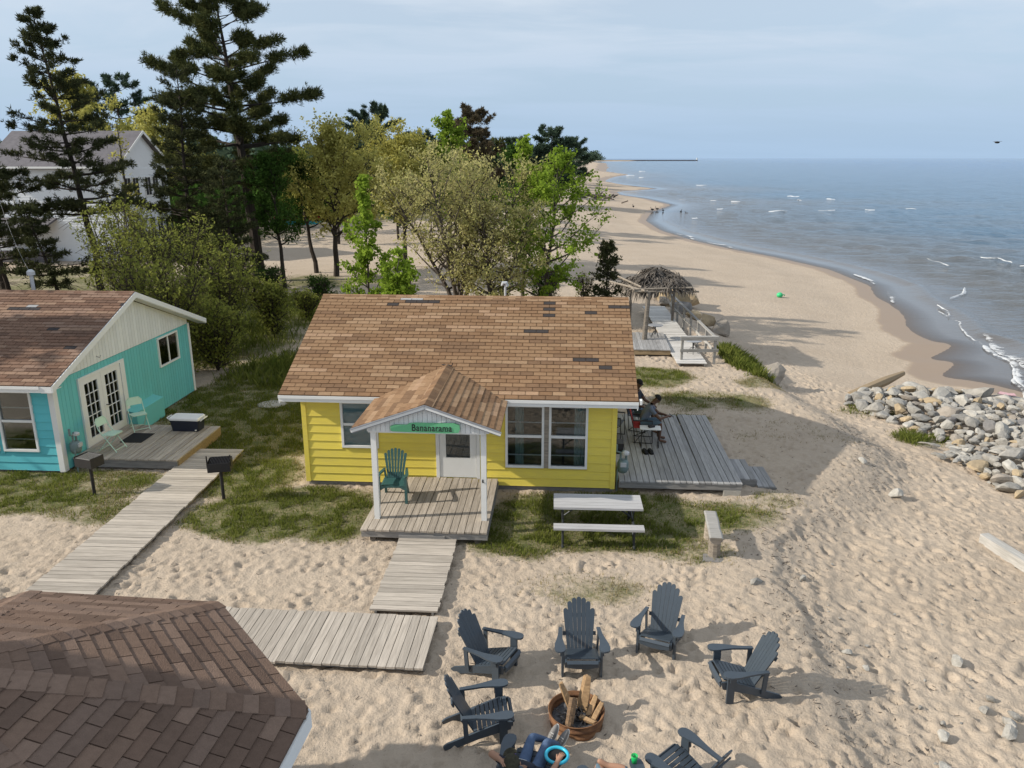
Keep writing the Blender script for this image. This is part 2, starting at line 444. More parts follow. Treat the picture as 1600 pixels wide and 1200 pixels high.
def sdist(P, x, y):
    """distance to polyline P, positive on its left (inland, smaller X) side"""
    if x.size == 1: return np.full(x.shape, sdist1(P, float(x.ravel()[0]), float(y.ravel()[0])))
    best = np.full(x.shape, 1e9)
    # even-odd test against the land polygon closed far to the left
    ins = np.zeros(x.shape, bool)
    Q = np.vstack([P, [(-30000, P[-1][1]), (-30000, P[0][1])]])
    for (ax, ay), (bx, by) in zip(Q, np.roll(Q, -1, 0)):
        if ay == by: continue
        ins ^= ((ay > y) != (by > y)) & (x < (bx - ax) * (y - ay) / (by - ay) + ax)
    for (ax, ay), (bx, by) in zip(P[:-1], P[1:]):
        dx, dy = bx - ax, by - ay; L2 = dx * dx + dy * dy
        t = np.clip(((x - ax) * dx + (y - ay) * dy) / L2, 0, 1)
        ex, ey = x - ax - t * dx, y - ay - t * dy
        best = np.minimum(best, ex * ex + ey * ey)
    return np.sqrt(best) * np.where(ins, 1.0, -1.0)
LAWN = [(-5.0, 16.1, 2.4, 1.45, 1.35), (-4.2, 15.4, 1.3, 0.9, .8), (-6.6, 18.3, 1.7, 2.2, .8), (-6.8, 22.5, 2.6, 4.5, 1.0), (-7.2, 28, 3.6, 4.5, 1.1), (-12, 16.9, 3.6, 1.3, .75), (-9.7, 24.2, 1.6, 3.2, .8), (-10.2, 17.9, 2.2, .8, .7), (-14, 18, 3, 3, .9), (-9.3, 16.2, 1.6, .9, .5),
    (1.9, 15.7, 2.9, 1.7, 1.15), (0.3, 15.4, 1.5, 1.6, .75), (4.6, 16.0, 1.6, 1.0, .6), (5.9, 16.7, 1.2, .6, .35), (5.0, 27.4, 1.7, 1.6, .9), (6.3, 24.4, 2.8, 1.4, .42), (5.0, 22.6, 1.2, .5, .8), (9.2, 30.0, .9, 2.4, 1.1), (8.9, 26.6, 1.2, 1.0, .45),
    (-1, 27.5, 6, 2.4, .55), (1.3, 12.9, 1.5, .8, .36), (3.3, 14.3, 1.6, .8, .38), (-16, 33, 8, 6, 1.0), (-22, 42, 9, 6, .9), (-11, 40, 5, 6, .75), (-14, 50, 9, 4, .55), (-28, 50, 10, 10, .6), (-34, 80, 14, 18, .5), (-60, 120, 40, 60, .8), (-20, 110, 16, 22, .6), (-10, 170, 12, 60, .7), (-4, 300, 10, 120, .8), (12.6, 22.8, 1.2, .9, .42), (12.2, 25.5, 1.3, 1.0, .30), (8.3, 20.5, 2, 2, .22)]
def lawn(x, y):
    g = np.zeros(np.shape(x))
    for cx, cy, rx, ry, s in LAWN:
        q = ((x - cx) / rx) ** 2 + ((y - cy) / ry) ** 2
        g = np.maximum(g, s * (1 - sstep(0.45, 1.25, np.sqrt(q))))
    n = fbm(x * 0.9, y * 0.9, 4)
    return np.clip(g * 1.25 + (n - 0.5) * 0.95 * (g > 0.01) - 0.12, 0, 1) * (g > 0.01)
def ground_h(x, y):
    d = sdist(SHORE, x, y); b = sdist(BANK, x, y)
    dn = d + (fbm(x * 0.22, y * 0.22, 3) - 0.5) * np.clip(np.abs(d) * .3, 0, 2.2)
    under = np.maximum(-0.07 * np.abs(dn), -5.0)
    up = 0.035 * np.minimum(dn, 3.2) + 0.10 * np.clip(dn - 3.2, 0, 3.0) + 0.066 * np.clip(dn - 6.2, 0, 14.5)
    beach = WZ + np.where(dn < 0, under, up)
    beach = beach + 0.12 * (fbm(x * .16 + 40, y * .16, 3) - 0.5) * sstep(3, 8, d)
    wdt = 1.3 + np.maximum(0, y - 36) * 0.16
    t = sstep(-1.0, 0.65, b / wdt + 0.25 * (fbm(x * 0.8, y * 0.8, 3) - 0.5))
    yard = 0.10 * (fbm(x * .25, y * .25, 3) - 0.5) * sstep(27, 34, y)
    yard = yard + sstep(52, 90, y) * 0.7 * (fbm(x * .06, y * .06, 3) - 0.3)
    h = beach * (1 - t) + yard * t + (0.09 * sstep(-.16, .10, b + .35 * (fbm(x * 1.3, y * 1.3, 3) - .5)) - .045) * (y < 16) * (np.abs(b) < 2.5) * (1 - sstep(.4, 2.4, np.abs(b)))
    return h, d, b
def gz(x, y):
    return float(ground_h(np.array([float(x)]), np.array([float(y)]))[0][0])

def axis(segs):
    out = [segs[0][0]]
    for a, b, d0, gr in segs:
        p, d = a, d0
        while p + d < b: p += d; out.append(p); d *= gr
    out.append(segs[-1][1]); return np.array(out)
ys = axis([(4.0, 17.0, 0.042, 1.0), (17.0, 46.0, 0.044, 1.0042), (46.0, 9000, 0.22, 1.045)])
xr = axis([(0, 13.5, 0.055, 1.0), (13.5, 9000, 0.06, 1.045)])
xl = axis([(0, 9.5, 0.055, 1.0), (9.5, 9000, 0.06, 1.05)])
xs = np.concatenate([-xl[:0:-1], xr])
XX, YY = np.meshgrid(xs, ys)
HH, DD, BB = ground_h(XX, YY)
GM = lawn(XX, YY)
# gentle trodden relief, then footprints pressed into the dry sand
near = 1 - sstep(34, 60, YY)
dry = sstep(4.0, 7.5, DD)
amp = (0.034 * (1 - 0.75 * GM)) * near * dry
HH = HH + amp * (fbm(XX * 2.3, YY * 2.3, 3) - 0.5) * 1.3
HH = HH + amp * (fbm(XX * 6.5 + 5, YY * 6.5, 2) - 0.5) * 0.75
nst = 21000
px = RNG.uniform(-14, 22, nst); py = 6 + (RNG.random(nst) ** 1.25) * 30
ang = RNG.uniform(0, math.pi, nst)
sel = BASIS = sdist(BANK, px, py) < -0.3
ang = np.where(sel, R(118) + RNG.normal(0, .35, nst), ang)
gm = lawn(px, py); dd = sdist(SHORE, px, py)
for i in range(nst):
    if gm[i] > 0.35 or dd[i] < 6.3: continue
    x, y = px[i], py[i]
    L = random.uniform(.09, .17) if not sel[i] else random.uniform(.10, .21)
    Wd = L * random.uniform(.38, .7); dep = random.uniform(.014, .042) * (1 - gm[i])
    i0, i1 = np.searchsorted(xs, (x - 2.6 * L, x + 2.6 * L)); j0, j1 = np.searchsorted(ys, (y - 2.6 * L, y + 2.6 * L))
    if i1 - i0 < 3 or j1 - j0 < 3: continue
    ca, sa = math.cos(ang[i]), math.sin(ang[i])
    X = XX[j0:j1, i0:i1] - x; Y = YY[j0:j1, i0:i1] - y
    q = ((X * ca + Y * sa) / L) ** 2 + ((-X * sa + Y * ca) / Wd) ** 2
    HH[j0:j1, i0:i1] += dep * (-np.exp(-q * 1.6) + 0.62 * np.exp(-((np.sqrt(q) - 1.25) / .36) ** 2))
ny, nx = XX.shape
V = np.stack([XX.ravel(), YY.ravel(), HH.ravel()], 1)
I = np.arange(ny * nx).reshape(ny, nx)
F = np.stack([I[:-1, :-1].ravel(), I[:-1, 1:].ravel(), I[1:, 1:].ravel(), I[1:, :-1].ravel()], 1)
keep = (DD > -60) | (YY < 60)
kf = (keep[:-1, :-1] | keep[1:, 1:]).ravel()
F = F[kf]
me = npmesh('sand', V, F, None, True)
at = me.attributes.new('grass', 'FLOAT', 'POINT'); at.data.foreach_set('value', GM.ravel().astype(np.float32))
scal = (fbm(XX * .5, YY * .5, 3) - .5) * 1.6
wet = 1 - sstep(.7, 1.8, DD + scal * .45 - .25 * (1 - sstep(42, 52, YY)))
at = me.attributes.new('wet', 'FLOAT', 'POINT'); at.data.foreach_set('value', wet.ravel().astype(np.float32))
grit = np.exp(-((BB + 0.1) / .7) ** 2) * (YY < 27) * 0.5
at = me.attributes.new('grit', 'FLOAT', 'POINT'); at.data.foreach_set('value', grit.ravel().astype(np.float32))

m = bpy.data.materials.new('beach_sand'); m.use_nodes = True
n, l = m.node_tree.nodes, m.node_tree.links
b = n['Principled BSDF']; b.inputs['Specular IOR Level'].default_value = 0.2
tcg = n.new('ShaderNodeTexCoord')
def nzn(scale, det=5, ro=.6):
    q = n.new('ShaderNodeTexNoise'); q.inputs['Scale'].default_value = scale; q.inputs['Detail'].default_value = det; q.inputs['Roughness'].default_value = ro
    l.new(tcg.outputs['Object'], q.inputs[0]); return q.outputs[0]
def mrn(o, a, b2, c=0, d=1):
    q = n.new('ShaderNodeMapRange'); q.inputs['From Min'].default_value = a; q.inputs['From Max'].default_value = b2; q.inputs['To Min'].default_value = c; q.inputs['To Max'].default_value = d
    l.new(o, q.inputs[0]); return q.outputs[0]
def mxn(f, a, b2):
    q = n.new('ShaderNodeMix'); q.data_type = 'RGBA'
    if isinstance(f, float): q.inputs[0].default_value = f
    else: l.new(f, q.inputs[0])
    for s, v in ((6, a), (7, b2)):
        if isinstance(v, tuple): q.inputs[s].default_value = (*v, 1)
        else: l.new(v, q.inputs[s])
    return q.outputs[2]
def attr(nm):
    q = n.new('ShaderNodeAttribute'); q.attribute_name = nm; return q.outputs['Fac']
def mth(op, a, b2):
    q = n.new('ShaderNodeMath'); q.operation = op
    for s, v in ((0, a), (1, b2)):
        if isinstance(v, (float, int)): q.inputs[s].default_value = v
        else: l.new(v, q.inputs[s])
    return q.outputs[0]
c0 = mxn(mrn(nzn(0.35), .35, .65), (0.475, 0.392, 0.305), (0.420, 0.342, 0.262))
c0 = mxn(mrn(nzn(5.0, 8, .7), .35, .7, 0, .55), c0, (0.375, 0.305, 0.232))
c0 = mxn(mrn(nzn(38, 3, .7), .60, .72, 0, .5), c0, (0.26, 0.20, 0.15))
c0 = mxn(mrn(nzn(26, 2, .5), .70, .76, 0, .6), c0, (0.12, 0.095, 0.075))
gr = attr('grit')
c0 = mxn(mth('MULTIPLY', gr, mrn(nzn(22, 6, .75), .42, .60)), c0, (0.25, 0.215, 0.175))
c0 = mxn(mth('MULTIPLY', gr, mrn(nzn(55, 2, .6), .60, .68, 0, .8)), c0, (0.58, 0.55, 0.50))
ga = attr('grass')
soil = mxn(mrn(nzn(3.0, 6), .4, .62), (0.24, 0.20, 0.115), (0.115, 0.115, 0.045))
soil = mxn(mrn(nzn(20, 4), .45, .62, 0, .7), soil, (0.075, 0.105, 0.028))
gf = mrn(mth('ADD', ga, mth('MULTIPLY', mth('SUBTRACT', nzn(7, 5, .7), 0.5), 0.9)), .22, .62)
c0 = mxn(mth('MULTIPLY', gf, mrn(ga, 0.0, 0.12)), c0, soil)
we = attr('wet')
wf = mrn(mth('ADD', we, mth('MULTIPLY', mth('SUBTRACT', nzn(.9, 4), 0.5), 0.35)), .3, .7)
c0 = mxn(wf, c0, (0.285, 0.208, 0.142))
l.new(c0, b.inputs['Base Color'])
l.new(mrn(wf, 0, 1, .95, .42), b.inputs['Roughness'])
bp = n.new('ShaderNodeBump'); bp.inputs['Distance'].default_value = 0.075
l.new(mrn(wf, 0, 1, .85, .05), bp.inputs['Strength'])
l.new(mth('ADD', mth('MULTIPLY', nzn(4.5, 6, .62), 1.0), mth('MULTIPLY', nzn(24, 4, .7), .30)), bp.inputs['Height'])
l.new(bp.outputs[0], b.inputs['Normal'])
me.materials.append(m)
tag(ob('sand', me), kind='structure')

# ------------------------------------------------------------------ lake
ys2 = axis([(6, 60, 0.30, 1.0), (60, 14000, 0.3, 1.035)])
xs2 = axis([(14, 60, 0.30, 1.0), (60, 14000, 0.3, 1.035)])
xs2 = np.concatenate([[-9000, -4000, -1500, -400], xs2])
X2, Y2 = np.meshgrid(xs2, ys2)
def water_h(X2, Y2, off):
    A = 0.16 * sstep(3.0, 16, off) * (1 - 0.7 * sstep(150, 500, np.hypot(X2, Y2)))
    H2 = np.zeros_like(X2)
    wr = np.random.default_rng(3)
    warp = 3.0 * fbm(X2 * .05, Y2 * .05, 3)
    for k in range(9):
        lam = 2.4 * 1.28 ** k; th = R(62) + wr.normal(0, .38); ph = wr.uniform(0, 6)
        pz = (X2 * math.cos(th) + Y2 * math.sin(th)) * 2 * math.pi / lam + ph + warp * (1 + .3 * k) / 1.6
        H2 += (np.abs(np.sin(pz / 2)) * -2 + 1) * (0.34 if k < 4 else .16)
    H2 = H2 * A * (0.5 + fbm(X2 * .08 + 9, Y2 * .08, 3))
    # one low breaker running in along the shore
    return H2 + 0.14 * np.exp(-((off - 3.4 - 0.9 * (fbm(X2 * .12, Y2 * .12, 2) - .5)) / .55) ** 2) * (0.4 + fbm(X2 * .1 + 3, Y2 * .1, 2)) * (Y2 < 130)
d2 = sdist(SHORE, X2, Y2)
H2 = water_h(X2, Y2, np.maximum(-d2, 0))
V = np.stack([X2.ravel(), Y2.ravel(), (WZ + H2).ravel()], 1)
ny, nx = X2.shape
I = np.arange(ny * nx).reshape(ny, nx)
F = np.stack([I[:-1, :-1].ravel(), I[:-1, 1:].ravel(), I[1:, 1:].ravel(), I[1:, :-1].ravel()], 1)
kf = (d2 < 5)
F = F[(kf[:-1, :-1] | kf[1:, 1:] | kf[1:, :-1] | kf[:-1, 1:]).ravel()]
me = npmesh('lake_water', V, F, None, True)
at = me.attributes.new('offshore', 'FLOAT', 'POINT'); at.data.foreach_set('value', (-d2).ravel().astype(np.float32))
m = bpy.data.materials.new('lake_water'); m.use_nodes = True
n, l = m.node_tree.nodes, m.node_tree.links
b = n['Principled BSDF']; b.inputs['IOR'].default_value = 1.33; b.inputs['Roughness'].default_value = 0.08
b.inputs['Specular IOR Level'].default_value = 0.5
tcg = n.new('ShaderNodeTexCoord')
of = attr('offshore')
# sandy shallows, grey-brown surf water, blue deep water
cw = mxn(mrn(of, 0.5, 7), (0.115, 0.105, 0.100), (0.085, 0.078, 0.065))
cw = mxn(mrn(of, 8, 40), cw, (0.028, 0.095, 0.165))
cw = mxn(mrn(of, 60, 500), cw, (0.016, 0.10, 0.25))
patch = n.new('ShaderNodeMapping'); patch.inputs['Scale'].default_value = (.02, .07, 1)
l.new(tcg.outputs['Object'], patch.inputs[0])
pn = n.new('ShaderNodeTexNoise'); pn.inputs['Scale'].default_value = 1.0; pn.inputs['Detail'].default_value = 4
l.new(patch.outputs[0], pn.inputs[0])
cw = mxn(mth('MULTIPLY', mrn(pn.outputs[0], .45, .62, 0, .6), mrn(of, 10, 90, 1, 0)), cw, (0.11, 0.095, 0.075))
l.new(cw, b.inputs['Base Color'])
hts = []
for sc, st, wgt in ((2.6, (.55, 1.25, 1), .55), (7.5, (.6, 1.2, 1), .28), (0.35, (.4, 1.3, 1), 1.6)):
    q = n.new('ShaderNodeMapping'); q.inputs['Scale'].default_value = st; q.inputs['Rotation'].default_value = (0, 0, R(-18))
    l.new(tcg.outputs['Object'], q.inputs[0])
    z = n.new('ShaderNodeTexNoise'); z.inputs['Scale'].default_value = sc; z.inputs['Detail'].default_value = 3
    l.new(q.outputs[0], z.inputs[0]); hts.append(mth('MULTIPLY', z.outputs[0], wgt))
bp = n.new('ShaderNodeBump'); bp.inputs['Distance'].default_value = 0.34
l.new(mrn(of, 2.2, 7.0, .03, .8), bp.inputs['Strength'])
l.new(mth('ADD', mth('ADD', hts[0], hts[1]), hts[2]), bp.inputs['Height'])
l.new(bp.outputs[0], b.inputs['Normal'])
# the film of water over the sand is clear at its very edge
trn = n.new('ShaderNodeBsdfTransparent'); ms = n.new('ShaderNodeMixShader')
trn.inputs[0].default_value = (0.8, 0.76, 0.7, 1)
l.new(mrn(of, -0.4, 1.6, .25, 1), ms.inputs[0])
l.new(trn.outputs[0], ms.inputs[1]); l.new(b.outputs[0], ms.inputs[2])
l.new(ms.outputs[0], n['Material Output'].inputs['Surface'])
me.materials.append(m)
tag(ob('lake_water', me), kind='structure')

# foam: thin torn sheets along breaking crests
fm = bpy.data.materials.new('white_foam'); fm.use_nodes = True
n, l = fm.node_tree.nodes, fm.node_tree.links
b = n['Principled BSDF']; b.inputs['Base Color'].default_value = (0.82, 0.83, 0.83, 1); b.inputs['Roughness'].default_value = 0.7
tcg = n.new('ShaderNodeTexCoord')
dn_ = attr('foam_cover')
nz1 = nzn(2.6, 7, .78)
th = mth('SUBTRACT', 1.06, mth('MULTIPLY', dn_, 0.50))
al = mrn(mth('SUBTRACT', nz1, mth('MULTIPLY', th, 0.72)), -0.03, 0.13)
tr_n = n.new('ShaderNodeBsdfTransparent'); ms = n.new('ShaderNodeMixShader')
l.new(mth('MULTIPLY', al, 0.64), ms.inputs[0]); l.new(tr_n.outputs[0], ms.inputs[1]); l.new(b.outputs[0], ms.inputs[2])
l.new(ms.outputs[0], n['Material Output'].inputs['Surface'])
FV, FF, FD = [], [], []
def ribbon(pts, wd, h, z0, dens=1.0, step=.2, lead=.25):
    """sheet along pts; the white lip is at the left edge of travel, lace trails off to the right"""
    P = np.array(pts, float); seg = np.hypot(*(P[1:] - P[:-1]).T); cs = np.concatenate([[0], np.cumsum(seg)])
    k = max(4, int(cs[-1] / step)); t = np.linspace(0, cs[-1], k)
    x = np.interp(t, cs, P[:, 0]); y = np.interp(t, cs, P[:, 1])
    ph = random.uniform(0, 99)
    tx, ty = np.gradient(x), np.gradient(y); L = np.hypot(tx, ty); nx_, ny_ = ty / L, -tx / L
    wob = (fbm(t * .45 + ph, t * 0 + 2, 3) - .5) * wd * 1.1
    ws = wd * (.35 + 1.2 * fbm(t * .6 + ph, t * 0 + 9, 3)) * np.sin(np.pi * np.clip(t / cs[-1], .03, .97)) ** .35
    m_ = 9; b0 = len(FV)
    for i in range(k):
        for j in range(m_):
            u = j / (m_ - 1)
            o_ = wob[i] + ws[i] * (u - .15)
            FV.append((x[i] + nx_[i] * o_, y[i] + ny_[i] * o_, z0 + h * math.sin(math.pi * min(1, u / .7) ** .7) * (1 if u < .7 else .0)))
            pr = min(1, u / .08) * max(0, 1 - max(0, u - lead) / (1 - lead)) ** .8
            FD.append(dens * pr * (.55 + .75 * float(vnoise(np.array([t[i] * .8 + ph]), np.array([4.]))[0])))
    for i in range(k - 1):
        for j in range(m_ - 1): q = b0 + i * m_ + j; FF.append((q, q + m_, q + m_ + 1, q + 1))
line = [(19.6, 28.6), (20.6, 30.4), (21.6, 32.4), (22.5, 34.5), (23.0, 37.2), (23.9, 40.2)]
ribbon(line, .75, .05, WZ + .035, 1.15); ribbon([(a + .5, b + .15) for a, b in line], 1.2, .03, WZ + .03, .8); ribbon([(a - .05, b) for a, b in line[:4]], .5, .04, WZ + .05, 1.2)
ribbon([(23.9, 40.2), (25.2, 43.5), (25.9, 47.0)], .5, .04, WZ + .03, .95)
for a_, b_ in (((24.4, 50.0), (26.0, 54.5)), ((26.6, 58), (27.3, 63)), ((23.2, 80.6), (21.0, 90.5)), ((21.0, 91), (20.4, 98)), ((28.5, 224), (33, 233))):
    ribbon([a_, ((a_[0] + b_[0]) / 2 + .2, (a_[1] + b_[1]) / 2), b_], .6 + .004 * a_[1], .03, WZ + .03, 1.0)
for (a_, b_, sz) in [((37.8, 72.1), (37.7, 68.1), 1.3), ((44.0, 74.5), (44.0, 69.4), 1.6), ((43.5, 67.7), (43.3, 65.7), 1.2), ((28.6, 51.0), (32.1, 55.7), 1.0), ((26.6, 48.7), (25.4, 45.2), .9),
        ((53.6, 140.9), (57.2, 142.3), 2.6), ((44.9, 140.9), (48.7, 142.2), 2.2), ((62.9, 178.4), (62.2, 176.0), 2.2), ((66.4, 194.8), (68.4, 192.2), 2.2), ((71.4, 183.2), (73, 182.4), 2.2), ((37.2, 146.3), (38.6, 147.2), 1.6), ((27.5, 122.9), (28.5, 124.0), 1.6),
        ((46.8, 172.4), (48.6, 171.9), 1.6), ((43.0, 175.0), (44.2, 174.4), 1.5), ((62.4, 274.9), (66.0, 275.4), 2.6), ((36.7, 177.6), (38.3, 177.6), 1.6), ((58.1, 413.7), (62.4, 415.2), 5), ((86.4, 554.8), (90.5, 554.8), 4),
        ((63.4, 144.5), (64.8, 143.7), 1.7), ((71.6, 146.3), (73.0, 145.5), 1.7), ((59.5, 381.9), (62.2, 383.3), 3.5)]:
    mid = ((a_[0] + b_[0]) / 2 + .2 * sz, (a_[1] + b_[1]) / 2 - .25 * sz)
    if a_[0] > b_[0] - .5 and a_[1] > b_[1] + 1.5: a_, b_ = b_, a_
    ribbon([a_, mid, b_], .30 * sz, .07 * sz, WZ + .09, 1.35, .12 * sz, .5)
FA = np.array(FV); FA[:, 2] += water_h(FA[:, 0], FA[:, 1], np.maximum(-sdist(SHORE, FA[:, 0], FA[:, 1]), 0))
me = newmesh('foam', FA, FF, fm, True)
at = me.attributes.new('foam_cover', 'FLOAT', 'POINT'); at.data.foreach_set('value', np.array(FD, dtype=np.float32))
tag(ob('foam', me), kind='stuff')
# ------------------------------------------------------------------ shingles
def clip(poly, px, py, nx_, ny_):
    """keep the side of a 2-d polygon where (p-(px,py)).n >= 0"""
    out = []
    for i in range(len(poly)):
        a, b = poly[i], poly[(i + 1) % len(poly)]
        da = (a[0] - px) * nx_ + (a[1] - py) * ny_; db = (b[0] - px) * nx_ + (b[1] - py) * ny_
        if da >= 0: out.append(a)
        if da * db < 0:
            t = da / (da - db); out.append((a[0] + (b[0] - a[0]) * t, a[1] + (b[1] - a[1]) * t))
    return out
def area(p): return abs(sum(p[i][0] * p[(i + 1) % len(p)][1] - p[(i + 1) % len(p)][0] * p[i][1] for i in range(len(p)))) / 2
def lay_shingles(o, ux, uy, u0, u1, vmax, mats_, root, expo=.142, tab=.305, halfs=(), weights=None, specials=(), limit=None, cull=None, gap=.007):
    """courses of tabs on the plane o + u*ux + v*uy. Returns list of candidate pieces (dist, builder)"""
    o, ux, uy = Vector(o), Vector(ux).normalized(), Vector(uy).normalized()
    nn = ux.cross(uy).normalized()
    T = Matrix(((ux.x, uy.x, nn.x, o.x), (ux.y, uy.y, nn.y, o.y), (ux.z, uy.z, nn.z, o.z), (0, 0, 0, 1)))
    weights = weights or [5, 4, 3, 3, 2]
    rows = int(math.ceil(vmax / expo)); out = []
    for r in range(rows):
        u = u0 - tab * ((r % 2) * .5) - tab * random.choice([0, 0, .0])
        run = 0
        while u < u1:
            if run <= 0: sh = random.choices(range(len(weights)), weights)[0]; run = random.choice([1, 2, 3, 3])
            run -= 1
            ua, ub = max(u, u0) + gap, min(u + tab, u1) - gap
            va, vb = r * expo, min(r * expo + expo + .02, vmax + .02)
            s2 = sh
            for (su, sv, s_w, col) in specials:
                if abs((ua + ub) / 2 - su) < s_w and r == sv: s2 = col
            u += tab
            if ub - ua < .03: continue
            poly = [(ua, va), (ub, va), (ub, vb), (ua, vb)]
            for h in halfs:
                poly = clip(poly, *h)
                if len(poly) < 3: break
            if len(poly) < 3 or area(poly) < .002: continue
            ctr = T @ Vector((sum(p[0] for p in poly) / len(poly), sum(p[1] for p in poly) / len(poly), 0))
            if cull and cull(ctr): continue
            # lower edge stands proud of the course below
            jit = random.uniform(0, .0025)
            f = lambda p, top: T @ Vector((p[0], p[1], (.018 + jit) - (p[1] - va) * .105 if top else -.002))
            vs = [f(p, 0) for p in poly] + [f(p, 1) for p in poly]; k = len(poly)
            fs = [tuple(range(k, 2 * k))] + [(i, (i + 1) % k, k + (i + 1) % k, k + i) for i in range(k)]
            out.append((ctr, vs, fs, s2))
    return out
def place_shingles(cands, mats_, root, rest_name='shingle_courses', limit=300):
    Mw = Matrix.Translation(root.location) @ Matrix.Rotation(root.rotation_euler.z, 4, 'Z')
    eye = cam.location
    cands = sorted(cands, key=lambda c: ((Mw @ c[0]) - eye).length)
    for ctr, vs, fs, s in cands[:limit]:
        me = newmesh('shingle', [v - ctr for v in vs], fs, mats_[s]); ob('shingle', me, root, ctr)
    rest = cands[limit:]
    if rest:
        mb = MB()
        for ctr, vs, fs, s in rest: mb.cur = s; mb.add(vs, fs)
        o = mb.build(rest_name, mats_, root); tag(o, kind='stuff')

# ------------------------------------------------------------------ walls, windows
def wall_grid(mb, x0, x1, z0, z1, y0, y1, openings):
    xs_ = sorted({x0, x1, *[v for o in openings for v in o[:2]]}); zs_ = sorted({z0, z1, *[v for o in openings for v in o[2:]]})
    for a, b in zip(xs_[:-1], xs_[1:]):
        z_s = None
        for c, d in zip(zs_[:-1], zs_[1:]):
            cx, cz = (a + b) / 2, (c + d) / 2
            hole = any(o[0] < cx < o[1] and o[2] < cz < o[3] for o in openings)
            if not hole:
                if z_s is None: z_s = c
                e = d
            if (hole or d == zs_[-1]) and z_s is not None:
                mb.box(a, b, y0, y1, z_s, e); z_s = None
def segments(a, b, holes):
    out = [(a, b)]
    for h0, h1 in holes:
        nxt = []
        for s0, s1 in out:
            if h1 <= s0 or h0 >= s1: nxt.append((s0, s1)); continue
            if h0 > s0: nxt.append((s0, h0))
            if h1 < s1: nxt.append((h1, s1))
        out = nxt
    return out
def lap_siding(root, W, z0, z1, openings, m, expo=.205, y=0.0, inset=.1):
    z = z0
    while z < z1 - .05:
        zt = min(z + expo, z1); zm = (z + zt) / 2
        holes = [(o[0], o[1]) for o in openings if o[2] < zm < o[3]]
        for a, b in segments(inset, W - inset, holes):
            L = b - a
            if L < .03: continue
            th = .034
            prof = [(0, y, z), (0, y - th, z), (0, y - th + .004, z + .012), (0, y - .010, zt + .012), (0, y, zt + .012)]
            o = MB().prism(prof, (L, 0, 0)).build('siding_board', m, root, (a, 0, 0))
        z = zt
def window(root, x0, x1, z0, z1, y=0.0, fr=.055, mat_f='white', curtains=None, blind=None, sash=True, name='window', screen=True, mull=None):
    """frame stands proud of the siding; panes are set back in it"""
    f = ob(name, None, root) if False else None
    mb = MB(); yo, yi = y - .062, y + .05
    mb.box(x0, x1, yo, yi, z1 - fr, z1); mb.box(x0, x1, yo, yi, z0, z0 + fr); mb.box(x0, x0 + fr, yo, yi, z0 + fr, z1 - fr); mb.box(x1 - fr, x1, yo, yi, z0 + fr, z1 - fr)
    f = mb.build(name, M[mat_f], root)
    zm = (z0 + z1) / 2
    if sash:
        MB().box(x0 + fr, x1 - fr, y - .04, y + .03, zm - .03, zm + .03).build('sash_rail', M[mat_f], f)
        g = [(z0 + fr, zm - .03), (zm + .03, z1 - fr)]
    else: g = [(z0 + fr, z1 - fr)]
    if mull:
        MB().box(mull - .025, mull + .025, y - .04, y + .03, z0 + fr, z1 - fr).build('sash_rail', M[mat_f], f)
    for k, (a, b) in enumerate(g):
        yy = y - .005 if k else y - .022
        MB().box(x0 + fr, x1 - fr, yy, yy + .006, a, b).build('pane', M['glass'], f)
    if sash and screen:
        for zz in (z0 + (zm - z0) * .38, zm + (z1 - zm) * .42):
            MB().box(x0 + fr, x1 - fr, y + .035, y + .05, zz - .012, zz + .012).build('sash_rail', M[mat_f], f)
    for (cx0, cx1) in (curtains or []):
        mb = MB(); k = max(4, int((cx1 - cx0) / .035))
        pts = [(cx0 + (cx1 - cx0) * i / k, y + .12 + (.022 if i % 2 else -.01)) for i in range(k + 1)]
        vs = [(px_, py_, z) for z in (z0 - .04, z1 + .02) for px_, py_ in pts]
        mb.add(vs, [(i, i + 1, k + 2 + i, k + 1 + i) for i in range(k)])
        mb.build('curtain', M['curtain'], f)
    if blind: MB().box(x0 + .02, x1 - .02, y + .012, y + .018, z0 + .02, z1 - .02).build('window_blind', M[blind], f)
    return f

def gable_roof(root, x0, x1, yr, zr, ye, ze, yb, zb, sh, limit, specials=(), weights=None, extra=(), cull=None):
    """front slope from eave (ye,ze) to ridge (yr,zr), back slope to (yb,zb)"""
    th = .09
    mb = MB()
    mb.prism([(x0, ye, ze), (x0, yr, zr), (x0, yr, zr - th), (x0, ye, ze - th)], (x1 - x0, 0, 0))
    mb.prism([(x0, yr, zr), (x0, yb, zb), (x0, yb, zb - th), (x0, yr, zr - th)], (x1 - x0, 0, 0))
    roof = mb.build('roof', sh[3], root)
    v = Vector((0, yr - ye, zr - ze))
    c = lay_shingles((x0, ye - .02, ze + .004), (1, 0, 0), v, 0, x1 - x0, v.length, sh, root, specials=specials, weights=weights, cull=cull)
    # ridge caps, bent over the ridge
    x = x0
    while x < x1 - .05:
        e = min(x + .2, x1); s = (zr - ze) / (yr - ye); s2 = (zb - zr) / (yb - yr)
        p = [(x, yr - .15, zr + .022 - .15 * s), (x, yr, zr + .03), (x, yr + .15, zr + .022 + .15 * s2), (x, yr + .15, zr + .008 + .15 * s2), (x, yr, zr + .012), (x, yr - .15, zr + .008 - .15 * s)]
        me = MB().prism([(a - x, b - yr, cc - zr) for a, b, cc in p], (e - x - .005, 0, 0)).mesh('ridge_cap', sh[random.choice([0, 1, 2, 3])])
        ob('ridge_cap', me, root, (x, yr, zr)); x += .2
    return c

